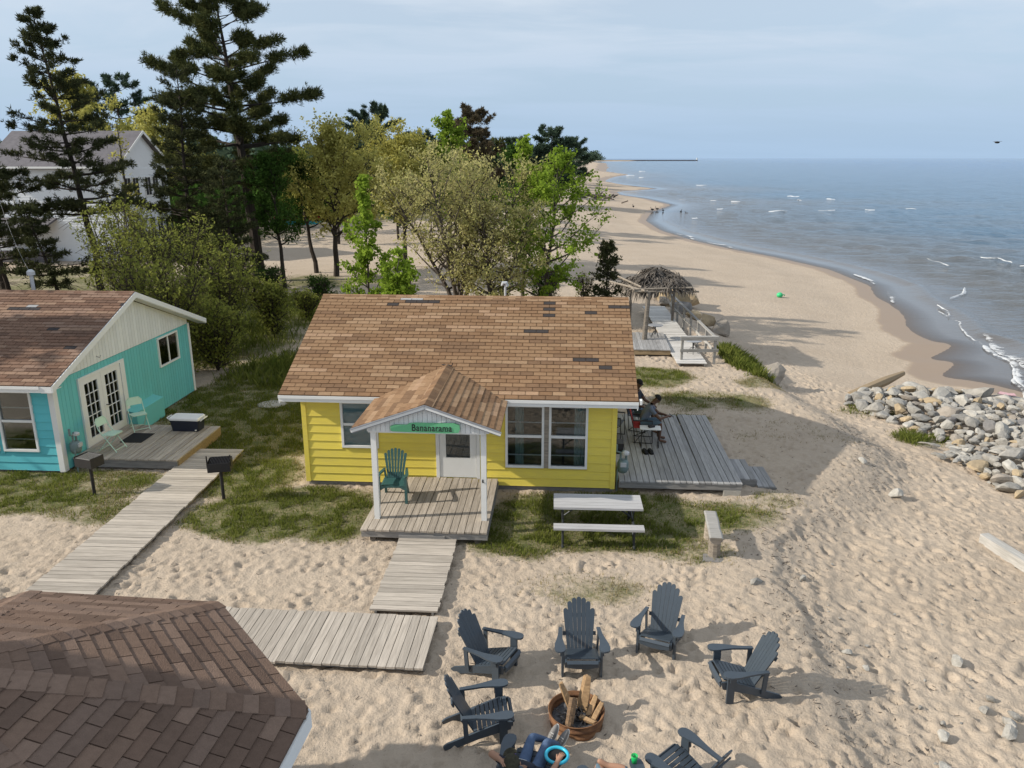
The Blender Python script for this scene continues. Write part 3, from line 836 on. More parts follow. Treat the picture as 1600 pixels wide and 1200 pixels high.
# ------------------------------------------------------------------ yellow cottage
YA = R(-3.83)
Y0 = Vector((-4.941, 17.64, 0))
def yw(x, y, z=0):
    return Vector((Y0.x + x * math.cos(YA) - y * math.sin(YA), Y0.y + x * math.sin(YA) + y * math.cos(YA), z))
W = 7.36; DP = 6.8
yc = thing('cottage', 'yellow lap-sided cottage with brown shingle roof and small gabled porch', 'cottage', Y0, YA)
EZ, EY, RZ, RY = 2.40, -.45, 4.05, 3.40
wins = [(0.92, 1.80, 1.00, 2.15), (4.80, 5.70, .60, 2.15), (5.81, 6.71, .60, 2.15)]
door = (3.16, 4.20, .28, 2.27)
ops = wins + [door]
mb = MB()
wall_grid(mb, 0, W, .12, 2.38, 0, .1, ops)
mb.box(0, .1, .1, DP, .12, 2.38); mb.box(W - .1, W, .1, DP, .12, 2.38); mb.box(.1, W - .1, DP - .1, DP, .12, 2.38)
sl_ = (RZ - EZ) / (RY - EY)
for gx in (0, W - .1):
    mb.prism([(gx, 0, 2.38), (gx, DP, 2.38), (gx, RY, 2.38 + RY * sl_)], (.1, 0, 0))
mb.build('wall', M['yellow'], yc)
mb = MB(); mb.box(.1, W - .1, .1, DP - .1, .10, .16); mb.box(.1, W - .1, 3.2, 3.25, .16, 2.38); mb.box(.1, W - .1, .1, DP - .1, 2.36, 2.40); mb.build('interior', M['interior'], yc)
MB().box(.03, W - .03, .03, DP - .03, -.3, .10).build('foundation', M['found'], yc)
lap_siding(yc, W, .13, 2.34, [(a - .002, b + .002, c - .002, d) for a, b, c, d in ops], M['yellow'])
for a, b in ((-.012, .10), (W - .10, W + .012)):
    MB().box(a, b, -.042, -.0, .11, 2.34).build('corner_board', M['yellow'], yc)
MB().box(-.012, .0, 0, .10, .11, 2.34).build('corner_board', M['yellow'], yc)
# window and door details
window(yc, *wins[0], blind='shade')
w1 = window(yc, *wins[1], curtains=[(5.02, 5.22)])
w2 = window(yc, *wins[2], curtains=[(6.40, 6.66)])
MB().box(5.702, 5.808, -.045, .05, .60, 2.15).build('window_post', M['log'], yc)
for x0, x1 in ((4.7, 6.8),):
    MB().box(x0, x1, .9, .95, .3, .95).build('furniture_back', M['found'], yc)
mb = MB(); x0, x1, z0, z1 = door
for bx in ((x0, x0 + .08, z0, z1), (x1 - .08, x1, z0, z1), (x0 + .08, x1 - .08, z1 - .06, z1)):
    mb.box(bx[0], bx[1], -.05, .06, bx[2], bx[3])
mb.build('door_frame', M['white'], yc)
dr = MB(); a, b = x0 + .085, x1 - .085
wall_grid(dr, a, b, z0 + .03, z1 - .065, -.035, .01, [(a + .15, b - .15, .80, 1.44), (a + .15, b - .15, 1.49, 2.02)])
d_ = dr.build('door', M['white'], yc)
MB().box(a + .15, b - .15, -.018, -.012, .80, 1.44).build('pane', M['glass'], d_)
MB().box(a + .15, b - .15, -.018, -.012, 1.49, 2.02).build('pane', M['glass'], d_)
mb = MB(); mb.box(a + .04, a + .075, -.055, -.035, 1.40, 1.62); mb.tube([(a + .057, -.06, 1.46), (a + .057, -.10, 1.48), (a + .057, -.10, 1.56), (a + .057, -.06, 1.58)], .012, 5); mb.build('handle', M['black'], d_)
MB().box(a + .01, b - .01, .02, .05, z0 + .03, z1 - .07).build('inner_door', M['found'], yc)
# main roof
ex0, ex1 = -.37, 7.80
n_ = 27 + 1
spec = [(2.55, 28, .32, 6), (2.75, 27, .42, 5), (2.05, 26, .1, 5), (6.05, 27, .14, 5), (6.05, 25, .14, 5), (6.05, 23, .14, 5), (5.85, 18, .3, 5), (7.1, 24, .14, 5), (7.02, 10, .42, 5), (7.35, 8, .16, 5), (7.9, 26, .2, 5), (7.9, 0, .3, 3)]
def under_porch(p):
    if p.y > .62 or not (2.0 < p.x < 4.75): return False
    return p.z < 2.85 - .35 * abs(p.x - 3.38) - .02
cands = gable_roof(yc, ex0, ex1, RY, RZ, EY, EZ, 2 * RY + .42, EZ - .02, BR, 300, spec, [5, 4, 2.2, 2.6, .8], cull=under_porch)
# fascia, gutter strip, soffit, rake boards
for a, b in ((ex0, 2.0), (4.76, ex1)):
    MB().box(a, b, EY - .022, EY + .006, EZ - .155, EZ - .012).build('fascia', M['white'], yc)
    MB().box(a, b, EY - .045, EY - .024, EZ - .075, EZ - .008).build('gutter_strip', M['white'], yc)
MB().box(ex0 + .02, ex1 - .02, EY + .01, -.0, EZ - .13, EZ - .115).build('soffit', M['white'], yc)
for x in (ex0 + .006, ex1 - .030):
    mb = MB(); mb.prism([(x, EY - .02, EZ - .098), (x, RY, RZ - .098), (x, RY, RZ - .20), (x, EY - .02, EZ - .20)], (.022, 0, 0))
    mb.prism([(x, RY, RZ - .098), (x, 2 * RY + .42, EZ - .118), (x, 2 * RY + .42, EZ - .22), (x, RY, RZ - .20)], (.022, 0, 0))
    mb.build('rake_board', M['white'], yc)
MB().box(ex1 + .024, ex1 + .075, EY - .05, EY + .10, EZ - .06, EZ + .035).build('gutter_end', M['white'], yc)
# porch roof
PX, PZ, PF = 3.38, 2.88, -2.50
sl2 = .35; hw = 1.50
mb = MB()
for s in (-1, 1):
    prof = [(PX, PF, PZ), (PX + s * hw, PF, PZ - hw * sl2), (PX + s * hw, PF, PZ - hw * sl2 - .05), (PX, PF, PZ - .05)]
    if s < 0: prof = prof[::-1]
    mb.prism(prof, (0, -PF - .45, 0))
    # the part that runs back over the main roof
    vb = [(PX, -.45, PZ), (PX, .62, PZ), (PX + s * 1.30, -.45, PZ - 1.30 * sl2)]
    mb.add(vb, [(0, 1, 2) if s < 0 else (0, 2, 1)])
mb.build('porch_roof', BR[3], yc)
def hidden(p): return p.y > -.5 and p.z < EZ + sl_ * (p.y - EY) + .01
for s in (-1, 1):
    e = Vector((PX + s * hw, PF - .02 if s > 0 else .7, PZ - hw * sl2 + .004))
    uy = Vector((-s * hw, 0, hw * sl2))
    ux = (0, 1, 0) if s > 0 else (0, -1, 0)
    cands += lay_shingles(e, ux, uy, 0, .7 - PF + .02, uy.length, BR, yc, weights=[5, 4, 2.2, 2.6, .8], cull=hidden)
yy_ = PF - .02
while yy_ < .55:
    p = [(PX - .14, yy_, PZ + .024 - .14 * sl2), (PX, yy_, PZ + .034), (PX + .14, yy_, PZ + .024 - .14 * sl2), (PX + .14, yy_, PZ + .008 - .14 * sl2), (PX, yy_, PZ + .016), (PX - .14, yy_, PZ + .008 - .14 * sl2)]
    ob('ridge_cap', MB().prism([(q[0] - PX, q[1] - yy_, q[2] - PZ) for q in p[::-1]], (0, .145, 0)).mesh('ridge_cap', BR[random.choice([0, 1, 3])]), yc, (PX, yy_, PZ)); yy_ += .15
place_shingles(cands, BR, yc)
for s in (-1, 1):
    MB().beam((PX, PF - .03, PZ - .045), (PX + s * (hw + .02), PF - .03, PZ - (hw + .02) * sl2 - .045), .025, .06).build('porch_rake', M['white'], yc)
    MB().beam((PX, PF - .045, PZ - .005), (PX + s * (hw + .03), PF - .045, PZ - (hw + .03) * sl2 - .005), .02, .03).build('drip_edge', M['drip'], yc)
    MB().beam((PX, PF - .012, PZ - .088), (PX + s * (hw + .0), PF - .012, PZ - (hw + .0) * sl2 - .088), .02, .024).build('drip_edge', M['drip'], yc)
# gable boards
GY = -2.42; zb_ = 2.27
x = PX - 1.22
while x < PX + 1.21:
    xe = x + .096; f = lambda q: PZ - .06 - abs(q - PX) * sl2
    poly = [(x + .003, GY, zb_), (xe - .003, GY, zb_), (xe - .003, GY, f(xe)), (x + .003, GY, f(x))]
    if min(f(x), f(xe)) > zb_ + .01:
        MB().prism(poly, (0, .02, 0)).build('gable_board', M['cream'], yc)
    x = xe
MB().box(PX - 1.2, PX + 1.2, GY + .022, GY + .10, zb_ - .03, zb_ + .10).build('porch_beam', M['white'], yc)
for s in (-1, 1):
    MB().box(PX + s * 1.14 - .04, PX + s * 1.14 + .04, GY + .1, -.045, zb_ - .0, zb_ + .10).build('porch_beam', M['white'], yc)
MB().box(PX - 1.35, PX + 1.35, GY + .1, -.05, zb_ + .101, zb_ + .11).build('porch_ceiling', M['white'], yc)
for x, yq in ((2.27, -2.16), (4.52, -2.10)):
    o = MB().box(-.055, .055, -.055, .055, 0, zb_ - .3).build('porch_post', M['white'], yc, (x, yq - .15, .3))
mb = MB(); mb.box(4.47, 4.57, GY + .05 - .01, GY + .06, 1.16, 1.24)
MB().tube([(4.51, -2.31, 1.17), (4.51, -2.36, 1.19), (4.51, -2.36, 1.25)], .018, 5).build('hose_hook', M['black'], yc)
MB().tube([(1.9 + 1.35, .60, 2.9), (3.4, .55, 2.9), (3.5, .5, 2.9), (3.52, .5, 2.96)], .012, 5).build('flashing_hook', M['black'], yc)

# the green name sign
sg = thing('name_sign', 'green painted wooden plank sign with dark lettering on the porch gable', 'sign', yw(3.36, GY - .045, 2.385), YA)
pl = [(-.70, -.075), (-.66, -.09), (-.30, -.10), (.1, -.105), (.45, -.11), (.68, -.095), (.71, -.02), (.70, .075), (.60, .105), (.2, .10), (-.2, .10), (-.32, .085), (-.36, .055), (-.62, .05), (-.70, .02)]
MB().prism([(x, 0, z) for x, z in pl], (0, .03, 0)).build('sign_board', M['sign'], sg)
tcv = bpy.data.curves.new('lettering', 'FONT'); tcv.body = 'Bananarama'; tcv.size = .20; tcv.extrude = .004; tcv.align_x = 'CENTER'; tcv.space_character = 1.06; tcv.offset = .001
to = bpy.data.objects.new('tmp', tcv); C.objects.link(to)
bpy.context.view_layer.update()
tme = bpy.data.meshes.new_from_object(to.evaluated_get(bpy.context.evaluated_depsgraph_get()))
bpy.data.objects.remove(to)
tme.materials.clear(); tme.materials.append(M['ink'])
lo = ob('lettering', tme, sg, (.14, -.005, -.065), (R(90), 0, 0), (.80, 1, 1))
mb = MB()   # small serifs at the foot and head of the letters
for i in range(10):
    x = .14 + (-.36 + i * .082) * 1.0
    mb.box(x - .014, x + .014, -.009, -.004, -.068, -.061)
mb.build('lettering_serif', M['ink'], sg)

# gas meter at the front right corner
gm_ = thing('gas_meter', 'grey-green gas meter with pipes at the right front corner of the yellow cottage', 'gas meter', yw(7.56, .18, 0), YA)
mb = MB(); mb.lathe([(0, -.16), (.10, -.15), (.135, -.08), (.135, .08), (.10, .15), (0, .16)], 14, (0, 0, .62)); mb.build('meter_body', M['gas'], gm_, smooth=True)
mb = MB(); mb.box(-.07, .07, -.15, -.11, .64, .74); mb.build('meter_dial', M['galv'], gm_)
mb = MB(); mb.tube([(-.06, .0, .76), (-.06, 0, .95), (-.16, 0, .98), (-.16, 0, 1.15)], .028, 7); mb.tube([(.07, 0, .76), (.07, 0, .92), (-.02, 0, 1.0)], .028, 7); mb.tube([(-.13, -.05, -.2), (-.13, -.05, .55), (-.05, -.05, .62)], .022, 7); mb.build('pipe', M['gas'], gm_)
mb = MB(); mb.lathe([(0, -.03), (.09, -.03), (.09, .02), (.04, .05), (0, .05)], 10, (.05, -.02, .95)); mb.build('regulator', M['galv'], gm_)
bx_ = thing('utility_box', 'small black utility box on the wall above the gas meter', 'box', yw(7.40, .45, 1.0), YA)
MB().box(0, .16, -.17, .17, -.13, .13).build('box_body', M['black'], bx_); MB().box(.161, .172, -.15, .15, -.11, .11).build('box_lid', M['rubber'], bx_)

# ------------------------------------------------------------------ planks
def planks(root, n, origin, along, step, L, wd, th, m, jit=.012, name='plank', skew=0.0):
    """n planks; plank i starts at origin + i*step, runs L along 'along'"""
    along = Vector(along).normalized(); origin, step = Vector(origin), Vector(step)
    me = MB().box(0, L, -wd / 2, wd / 2, -th, 0).mesh(name, m)
    az = math.atan2(along.y, along.x)
    for i in range(n):
        p = origin + step * i + along * random.uniform(-jit, jit)
        ob(name, me, root, (p.x, p.y, p.z + random.uniform(-.003, .003)), (random.uniform(-.008, .008), random.uniform(-.002, .002), az + random.uniform(-.003, .003)))

pd = thing('porch_deck', 'small weathered wooden porch deck at the door of the yellow cottage', 'deck', yw(2.02, -2.86, 0), YA)
planks(pd, 17, (.08, 0, .3), (0, 1, 0), (.1535, 0, 0), 2.80, .140, .035, M['deck'])
MB().box(.02, 2.62, .03, .07, .12, .262).build('rim_board', M['greyrim'], pd)
MB().box(.02, .06, .072, 2.76, .12, .262).build('rim_board', M['greyrim'], pd); MB().box(2.58, 2.62, .072, 2.76, .12, .262).build('rim_board', M['greyrim'], pd)
for x in (.18, 2.35): MB().box(x, x + .12, .09, .2, -.1, .12).build('support_block', M['post'], pd)
MB().box(.8, 1.75, .0, .028, .10, .19).build('step_board', M['greyrim'], pd)

sd = thing('side_deck', 'wide grey wooden side deck on the sea side of the yellow cottage', 'deck', yw(7.47, .02, 0), YA)
planks(sd, 20, (.07, 0, .3), (0, 1, 0), (.1435, 0, 0), 5.12, .130, .035, M['greydeck'])
MB().box(.0, 2.86, .02, .06, .12, .262).build('rim_board', M['greyrim'], sd)
MB().box(2.82, 2.86, .062, 5.1, .08, .262).build('rim_board', M['greyrim'], sd); MB().box(0, 2.86, 5.06, 5.1, .08, .262).build('rim_board', M['greyrim'], sd)
MB().box(2.44, 2.84, .0, .22, -.14, .118).build('concrete_block', M['block'], sd)
st = thing('deck_steps', 'two low wooden steps at the outer corner of the side deck', 'steps', yw(10.37, .45, -.05), YA)
planks(st, 3, (.07, .15, .24), (0, 1, 0), (.14, 0, 0), 1.30, .132, .035, M['greydeck'])
planks(st, 3, (.50, 0, .12), (0, 1, 0), (.14, 0, 0), 1.28, .132, .035, M['greydeck'])
MB().box(0, .44, .16, .19, .0, .20).build('riser', M['greyrim'], st); MB().box(.44, .88, .01, .04, -.08, .083).build('riser', M['greyrim'], st); MB().box(.40, .43, .2, 1.4, 0, .20).build('riser', M['greyrim'], st); MB().box(.84, .87, .05, 1.26, -.08, .083).build('riser', M['greyrim'], st)

# boardwalks: (origin of first plank, etc.) planks lie across the walk
def boardwalk(name, label, a, b, wd, z0, z1, n, m, side=1):
    a, b = Vector((*a, z0)), Vector((*b, z1)); d = (b - a); L = d.length; d.normalize()
    s = Vector((d.y, -d.x, 0)).normalized()
    t = thing(name, label, 'boardwalk', a, 0)
    st_ = d * (L / n)
    planks(t, n, st_ * .5 - s * (wd / 2), s, st_, wd, L / n - .011, .035, m, .015)
    for q in (-.42, .42):
        MB().beam(s * (q * wd) - Vector((0, 0, .08)), s * (q * wd) + d * L - Vector((0, 0, .08)), .04, .085).build('stringer', M['greyrim'], t)
    return t
boardwalk('boardwalk', 'short pale boardwalk leading down from the porch of the yellow cottage', (-1.70, 14.72), (-1.86, 11.93), 1.18, .13, .13, 20, M['walk'])
boardwalk('boardwalk', 'cross boardwalk running from the gazebo roof to the foot of the porch walk', (-1.30, 11.02), (-6.6, 11.42), 1.42, .14, .14, 37, M['walk'])
boardwalk('boardwalk', 'long sunbleached boardwalk leading from the gazebo to the deck of the turquoise cottage', (-8.10, 12.3), (-7.80, 19.72), 1.30, .13, .13, 54, M['walk'])
# ------------------------------------------------------------------ turquoise cottage
TA = R(-3.59); TW, TD = 9.0, 7.25
T0 = Vector((-11.19 - TW * math.cos(TA), 18.36 - TW * math.sin(TA), 0))
def tw(x, y, z=0):
    return Vector((T0.x + x * math.cos(TA) - y * math.sin(TA), T0.y + x * math.sin(TA) + y * math.cos(TA), z))
bc = thing('cottage', 'turquoise cottage with dull brown shingle roof and white french doors on its gable side', 'cottage', T0, TA)
ty, tz, try_, trz = -.45, 2.40, 3.72, 3.96
sl3 = (trz - tz) / (try_ - ty)
fwin = [(6.50, 7.42, .57, 2.15), (7.53, 8.45, .57, 2.15)]
mb = MB()
wall_grid(mb, 0, TW, .06, 2.40, 0, .1, fwin)
mb.box(0, .1, .1, TD, .06, 2.40); mb.box(.1, TW - .1, TD - .1, TD, .06, 2.40)
mb.build('wall', M['turq'], bc)
# gable side: swap axes by building in a rotated child frame
sdw = (5.10, 6.38, 1.38, 2.30); fdr = (.98, 3.02, .22, 2.17)
side = MB(); wall_grid(side, 0.1, TD, .06, 2.36, -.1, 0, [sdw, fdr])
side.v = [(TW + v[1], v[0], v[2]) for v in side.v]; side.f = [f[::-1] for f in side.f]
side.build('wall', M['turq2'], bc)
mb = MB(); mb.prism([(TW - .12, 0, 2.36), (TW - .12, TD, 2.36), (TW - .12, try_, 2.36 + .04 + try_ * sl3)], (.10, 0, 0)); mb.build('gable_wall', M['cream'], bc)
mb = MB(); mb.box(.1, TW - .1, .1, TD - .1, .04, .09); mb.box(5.2, 5.25, .1, TD - .1, .09, 2.38); mb.box(.1, TW - .1, .1, TD - .1, 2.36, 2.38); mb.build('interior', M['interior'], bc)
MB().box(.03, TW - .03, .03, TD - .03, -.3, .05).build('foundation', M['found'], bc)
lap_siding(bc, TW, .07, 2.34, [(a - .002, b + .002, c - .002, d) for a, b, c, d in fwin], M['turq'], expo=.215)
x = .13
while x < TD - .1:
    e = min(x + .152, TD - .1)
    zr = segments(.05, 2.345, [(o[2], o[3]) for o in (sdw, fdr) if o[0] - .02 < (x + e) / 2 < o[1] + .02])
    for a, b in zr:
        MB().box(TW, TW + .014, x + .004, e - .004, a, b).build('wall_board', M['turq2'], bc)
    f = lambda q: 2.36 + .02 + (q if q < try_ else 2 * try_ - q) * sl3
    if min(f(x), f(e)) > 2.40:
        MB().prism([(TW - .015, x + .004, 2.36), (TW - .015, e - .004, 2.36), (TW - .015, e - .004, f(e)), (TW - .015, x + .004, f(x))], (.045, 0, 0)).build('gable_board', M['cream'], bc)
    x = e
for a, b, y0, y1 in ((TW - .11, TW + .03, -.045, 0), (TW + .001, TW + .03, .0, .12), (TW + .001, TW + .03, TD - .1, TD + .02)):
    MB().box(a, b, y0, y1, .04, 2.35).build('corner_board', M['white'], bc)
window(bc, *fwin[0], curtains=[(6.6, 6.75)]); window(bc, *fwin[1])
def side_frame(o_):   # turn a front-built window to the gable side
    o_.rotation_euler = (0, 0, R(90)); o_.location = (TW, 0, 0)
wn = window(bc, sdw[0], sdw[1], sdw[2], sdw[3], fr=.05, sash=False, mull=(sdw[0] + sdw[1]) / 2 + .02, curtains=[(sdw[0] + .05, sdw[0] + .3), (sdw[1] - .42, sdw[1] - .12)])
side_frame(wn)
mb = MB(); y0, y1, z0, z1 = fdr
mb.box(y0, y0 + .07, -.05, .04, z0, z1); mb.box(y1 - .07, y1, -.05, .04, z0, z1); mb.box(y0 + .07, y1 - .07, -.05, .04, z1 - .07, z1); mb.box(y1 + .002, y1 + .16, -.035, .0, z0 - .1, z1)
dfr = mb.build('door_frame', M['cream'], bc); side_frame(dfr)
for k in range(2):
    a = y0 + .075 + k * .945; b = a + .935
    dm = MB(); wall_grid(dm, a, b, z0 + .02, z1 - .075, -.03, .02, [(a + .17, b - .17, z0 + .26, z1 - .22)])
    dl = dm.build('door', M['white'], bc); side_frame(dl)
    ga, gb, gc, gd = a + .17, b - .17, z0 + .26, z1 - .22
    mm = MB()
    for i in (1, 2): q = ga + (gb - ga) * i / 3; mm.box(q - .009, q + .009, -.022, -.002, gc, gd)
    for i in range(1, 5): q = gc + (gd - gc) * i / 5; mm.box(ga, gb, -.024, -.004, q - .009, q + .009)
    mm.build('muntins', M['white'], dl)
    MB().box(ga, gb, .0, .006, gc, gd).build('pane', M['glass'], dl)
    k2 = 14; pts = [(ga + (gb - ga) * (.05 + .5 * (1 - k)) + (gb - ga) * .4 * i / k2, .10 + (.02 if i % 2 else 0)) for i in range(k2 + 1)]
    MB().add([(p, q, z) for z in (z0, z1) for p, q in pts], [(i, i + 1, k2 + 2 + i, k2 + 1 + i) for i in range(k2)]).build('curtain', M['curtain'], dl)
    if k: MB().tube([(a + .07, -.03, 1.15), (a + .07, -.09, 1.15), (a + .17, -.09, 1.15)], .014, 6).build('handle', M['black'], dl); 
mb = MB(); mb.box(.0, .30, 2.98, 4.52, .02, .60); mb.prism([(.301, 2.95, .60), (.301, 4.55, .60), (.0, 4.55, .68), (.0, 2.95, .68)], (0, 0, .02)); 
mb.build('wall_heater_box', M['turq2'], bc, (TW + .015, 0, 0))
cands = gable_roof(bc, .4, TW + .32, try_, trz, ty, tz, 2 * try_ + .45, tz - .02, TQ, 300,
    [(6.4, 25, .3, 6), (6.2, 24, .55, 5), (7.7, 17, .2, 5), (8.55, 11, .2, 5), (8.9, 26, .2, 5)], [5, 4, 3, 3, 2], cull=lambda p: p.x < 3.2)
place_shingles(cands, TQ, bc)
ex1b = TW + .32
MB().box(.4, ex1b, ty - .022, ty + .006, tz - .16, tz - .012).build('fascia', M['white'], bc)
MB().box(.4, ex1b - .3, ty - .045, ty - .024, tz - .075, tz - .008).build('gutter_strip', M['white'], bc)
MB().box(.4, ex1b - .03, ty + .01, -.05, tz - .135, tz - .12).build('soffit', M['white'], bc)
xr_ = ex1b + .002
mb = MB(); mb.prism([(xr_, ty - .02, tz + .002), (xr_, try_, trz + .006), (xr_, try_, trz - .15), (xr_, ty - .02, tz - .16)], (.024, 0, 0)); mb.build('rake_board', M['white'], bc)
mb = MB(); mb.prism([(xr_, try_, trz + .006), (xr_, 2 * try_ + .45, tz - .016), (xr_, 2 * try_ + .45, tz - .17), (xr_, try_, trz - .15)], (.024, 0, 0)); mb.build('rake_board', M['white'], bc)
mb = MB(); yb_ = 2 * try_ + .45
mb.prism([(TW + .035, try_, trz - .16), (TW + .035, yb_, tz - .19), (TW + .035, yb_, tz - .17), (TW + .035, try_, trz - .14)], (.28, 0, 0))
mb.prism([(TW + .035, ty, tz - .18), (TW + .035, try_, trz - .16), (TW + .035, try_, trz - .14), (TW + .035, ty, tz - .16)], (.28, 0, 0)); mb.build('rake_soffit', M['white'], bc)
MB().tube([(TW + .05, 1.9, 2.55), (TW + .08, 2.0, 2.48), (TW + .05, 2.1, 2.52)], .008, 5).build('cable_loop', M['wire'], bc)
ms_ = thing('service_mast', 'grey electrical service mast standing behind the ridge of the turquoise cottage', 'mast', tw(5.95, 4.3, 3.75), TA)
MB().tube([(0, 0, -.4), (0, 0, .62)], .055, 8).build('mast_pipe', M['galv'], ms_); MB().lathe([(0, 0), (.11, 0), (.11, .1), (.05, .16), (0, .16)], 10, (0, 0, .58)).build('weather_head', M['galv'], ms_)

bd = thing('entry_deck', 'grey plank deck in front of the french doors of the turquoise cottage', 'deck', tw(TW + .05, .28, 0), TA)
planks(bd, 18, (.08, 0, .3), (0, 1, 0), (.151, 0, 0), 2.62, .138, .035, M['deck'])
MB().box(.02, 2.70, .02, .06, .06, .262).build('rim_board', M['greyrim'], bd); MB().box(2.68, 2.72, .062, 2.60, .02, .262).build('rim_board', M['rim'], bd); MB().box(.02, 2.70, 2.56, 2.6, .06, .262).build('rim_board', M['rim'], bd)
gm2 = copy_tree(gm_, 'blue-grey gas meter with pipes at the near corner of the turquoise cottage'); gm2.location = tw(TW + .22, .22, .0); gm2.rotation_euler = (0, 0, TA + R(90))

# cooler, mat, folding chairs
ck = thing('cooler', 'large navy cooler with a white lid on the deck of the turquoise cottage', 'cooler', (-9.05, 20.82, .302), R(-5))
def rrect(a, b, r, k=4):
    return [(sx * (a - r) + r * math.cos(t), sy * (b - r) + r * math.sin(t)) for sx, sy, t0 in ((1, 1, 0), (-1, 1, 90), (-1, -1, 180), (1, -1, 270)) for t in [R(t0 + 90 * i / k) for i in range(k + 1)]]
def loft(secs):
    mb = MB(); k = len(secs[0][0])
    for p, z in secs: mb.v += [(x, y, z) for x, y in p]
    for i in range(len(secs) - 1):
        for j in range(k): mb.f.append([i * k + j, i * k + (j + 1) % k, (i + 1) * k + (j + 1) % k, (i + 1) * k + j]); mb.mi.append(0)
    mb.f += [list(range(k))[::-1], [(len(secs) - 1) * k + j for j in range(k)]]; mb.mi += [0, 0]
    return mb
loft([(rrect(.38, .19, .05), 0), (rrect(.42, .22, .05), .32)]).build('cooler_body', M['navy'], ck)
loft([(rrect(.435, .235, .06), .322), (rrect(.435, .235, .06), .37), (rrect(.41, .21, .06), .40), (rrect(.34, .15, .05), .395)]).build('lid', M['lid'], ck)
for s in (-1, 1): MB().tube([(s * .43, -.12, .29), (s * .52, -.12, .36), (s * .52, .12, .36), (s * .43, .12, .29)], .018, 6).build('handle', M['lid'], ck)
MB().lathe([(0, 0), (.025, 0), (.025, .02), (0, .02)], 8, (.33, -.235, .05)).build('drain_plug', M['lid'], ck)
dm_ = tag(MB().box(-.30, .30, -.36, .36, 0, .012).build('doormat', M['rubber'], None, (-10.15, 20.1, .304), (0, 0, TA)), 'black rubber doormat in front of the french doors', 'doormat')

def folding_chair(label, loc, rz):
    t = thing('folding_chair', label, 'folding chair', loc, rz, 'mint folding chairs on the turquoise cottage deck')
    loft([(rrect(.20, .19, .06), 0), (rrect(.20, .19, .06), .022)]).build('seat', M['mint'], t, (0, -.02, .43), (R(-3), 0, 0))
    pts = [(-.19, -.05), (.19, -.05), (.19, .08), (.12, .145), (-.12, .145), (-.19, .08)]
    MB().prism([(x, 0, z) for x, z in pts], (0, .018, 0)).build('backrest', M['mint'], t, (0, .245, .70), (R(-14), 0, 0))
    for s in (-1, 1):
        MB().tube([(s * .205, -.24, 0), (s * .205, .20, .58), (s * .200, .27, .78), (s * .13, .29, .85)], .013, 6).build('front_leg', M['mint'], t)
        MB().tube([(s * .19, .27, 0), (s * .19, -.12, .43)], .012, 6).build('rear_leg', M['mint'], t)
    mb = MB(); mb.tube([(-.13, .29, .85), (.13, .29, .85)], .013, 6); mb.tube([(-.205, -.2, .05), (.205, -.2, .05)], .009, 5); mb.tube([(-.19, .24, .04), (.19, .24, .04)], .009, 5); mb.build('cross_bar', M['mint'], t)
    return t
folding_chair('mint green folding chair facing out, between the french doors and the cooler', (-10.42, 20.85, .302), R(40))
folding_chair('mint green folding chair seen side-on, in front of the left french door', (-10.38, 19.25, .302), R(80))

# post grills
def grill(label, loc, rz, arms):
    t = thing('park_grill', label, 'charcoal grill', loc, rz, 'post grills beside the long boardwalk')
    MB().tube([(0, 0, -.2), (0, 0, .74)], .038, 8).build('post', M['black'], t)
    mb = MB(); mb.box(-.24, .24, -.18, .18, .74, .75); mb.box(-.24, .24, -.19, -.18, .74, .95); mb.box(-.25, -.24, -.19, .18, .74, .98); mb.box(.24, .25, -.19, .18, .74, .98); mb.box(-.24, .24, .18, .19, .74, .98)
    mb.build('firebox', M['black'], t)
    MB().box(-.235, .235, -.175, .175, .752, .80).build('ash_bed', M['ash'], t)
    mb = MB()
    for i in range(13): x = -.20 + i * .0333; mb.box(x - .004, x + .004, -.17, .17, 0, .008)
    mb.box(-.21, .21, -.175, -.165, 0, .008); mb.box(-.21, .21, .165, .175, 0, .008)
    mb.build('grate', M['grate'] if not arms else M['black'], t, (0, 0, .955), (R(10 if arms else 2), 0, 0))
    if arms:
        for s in (-1, 1): MB().box(s * .255 - .012, s * .255 + .012, -.14, -.10, .85, 1.12).build('side_arm', M['black'], t)
    return t
grill('black post grill with a pale cooking grate, by the corner of the turquoise cottage', (-9.80, 17.05, 0), R(-20), False)
grill('black post grill with upright side arms, right of the long boardwalk', (-6.68, 16.80, 0), R(10), True)
sc_ = MB(); sc_.lathe([(0, -.05), (.44, -.05), (.46, 0.02), (.42, .045), (0, .05)], 18)
tag(sc_.build('stepping_stone', M['block'], None, (-7.67, 24.0, .01), None), 'flat round stepping stone in the shaded lawn between the cottages', 'stepping stone').scale = (1, .8, 1)

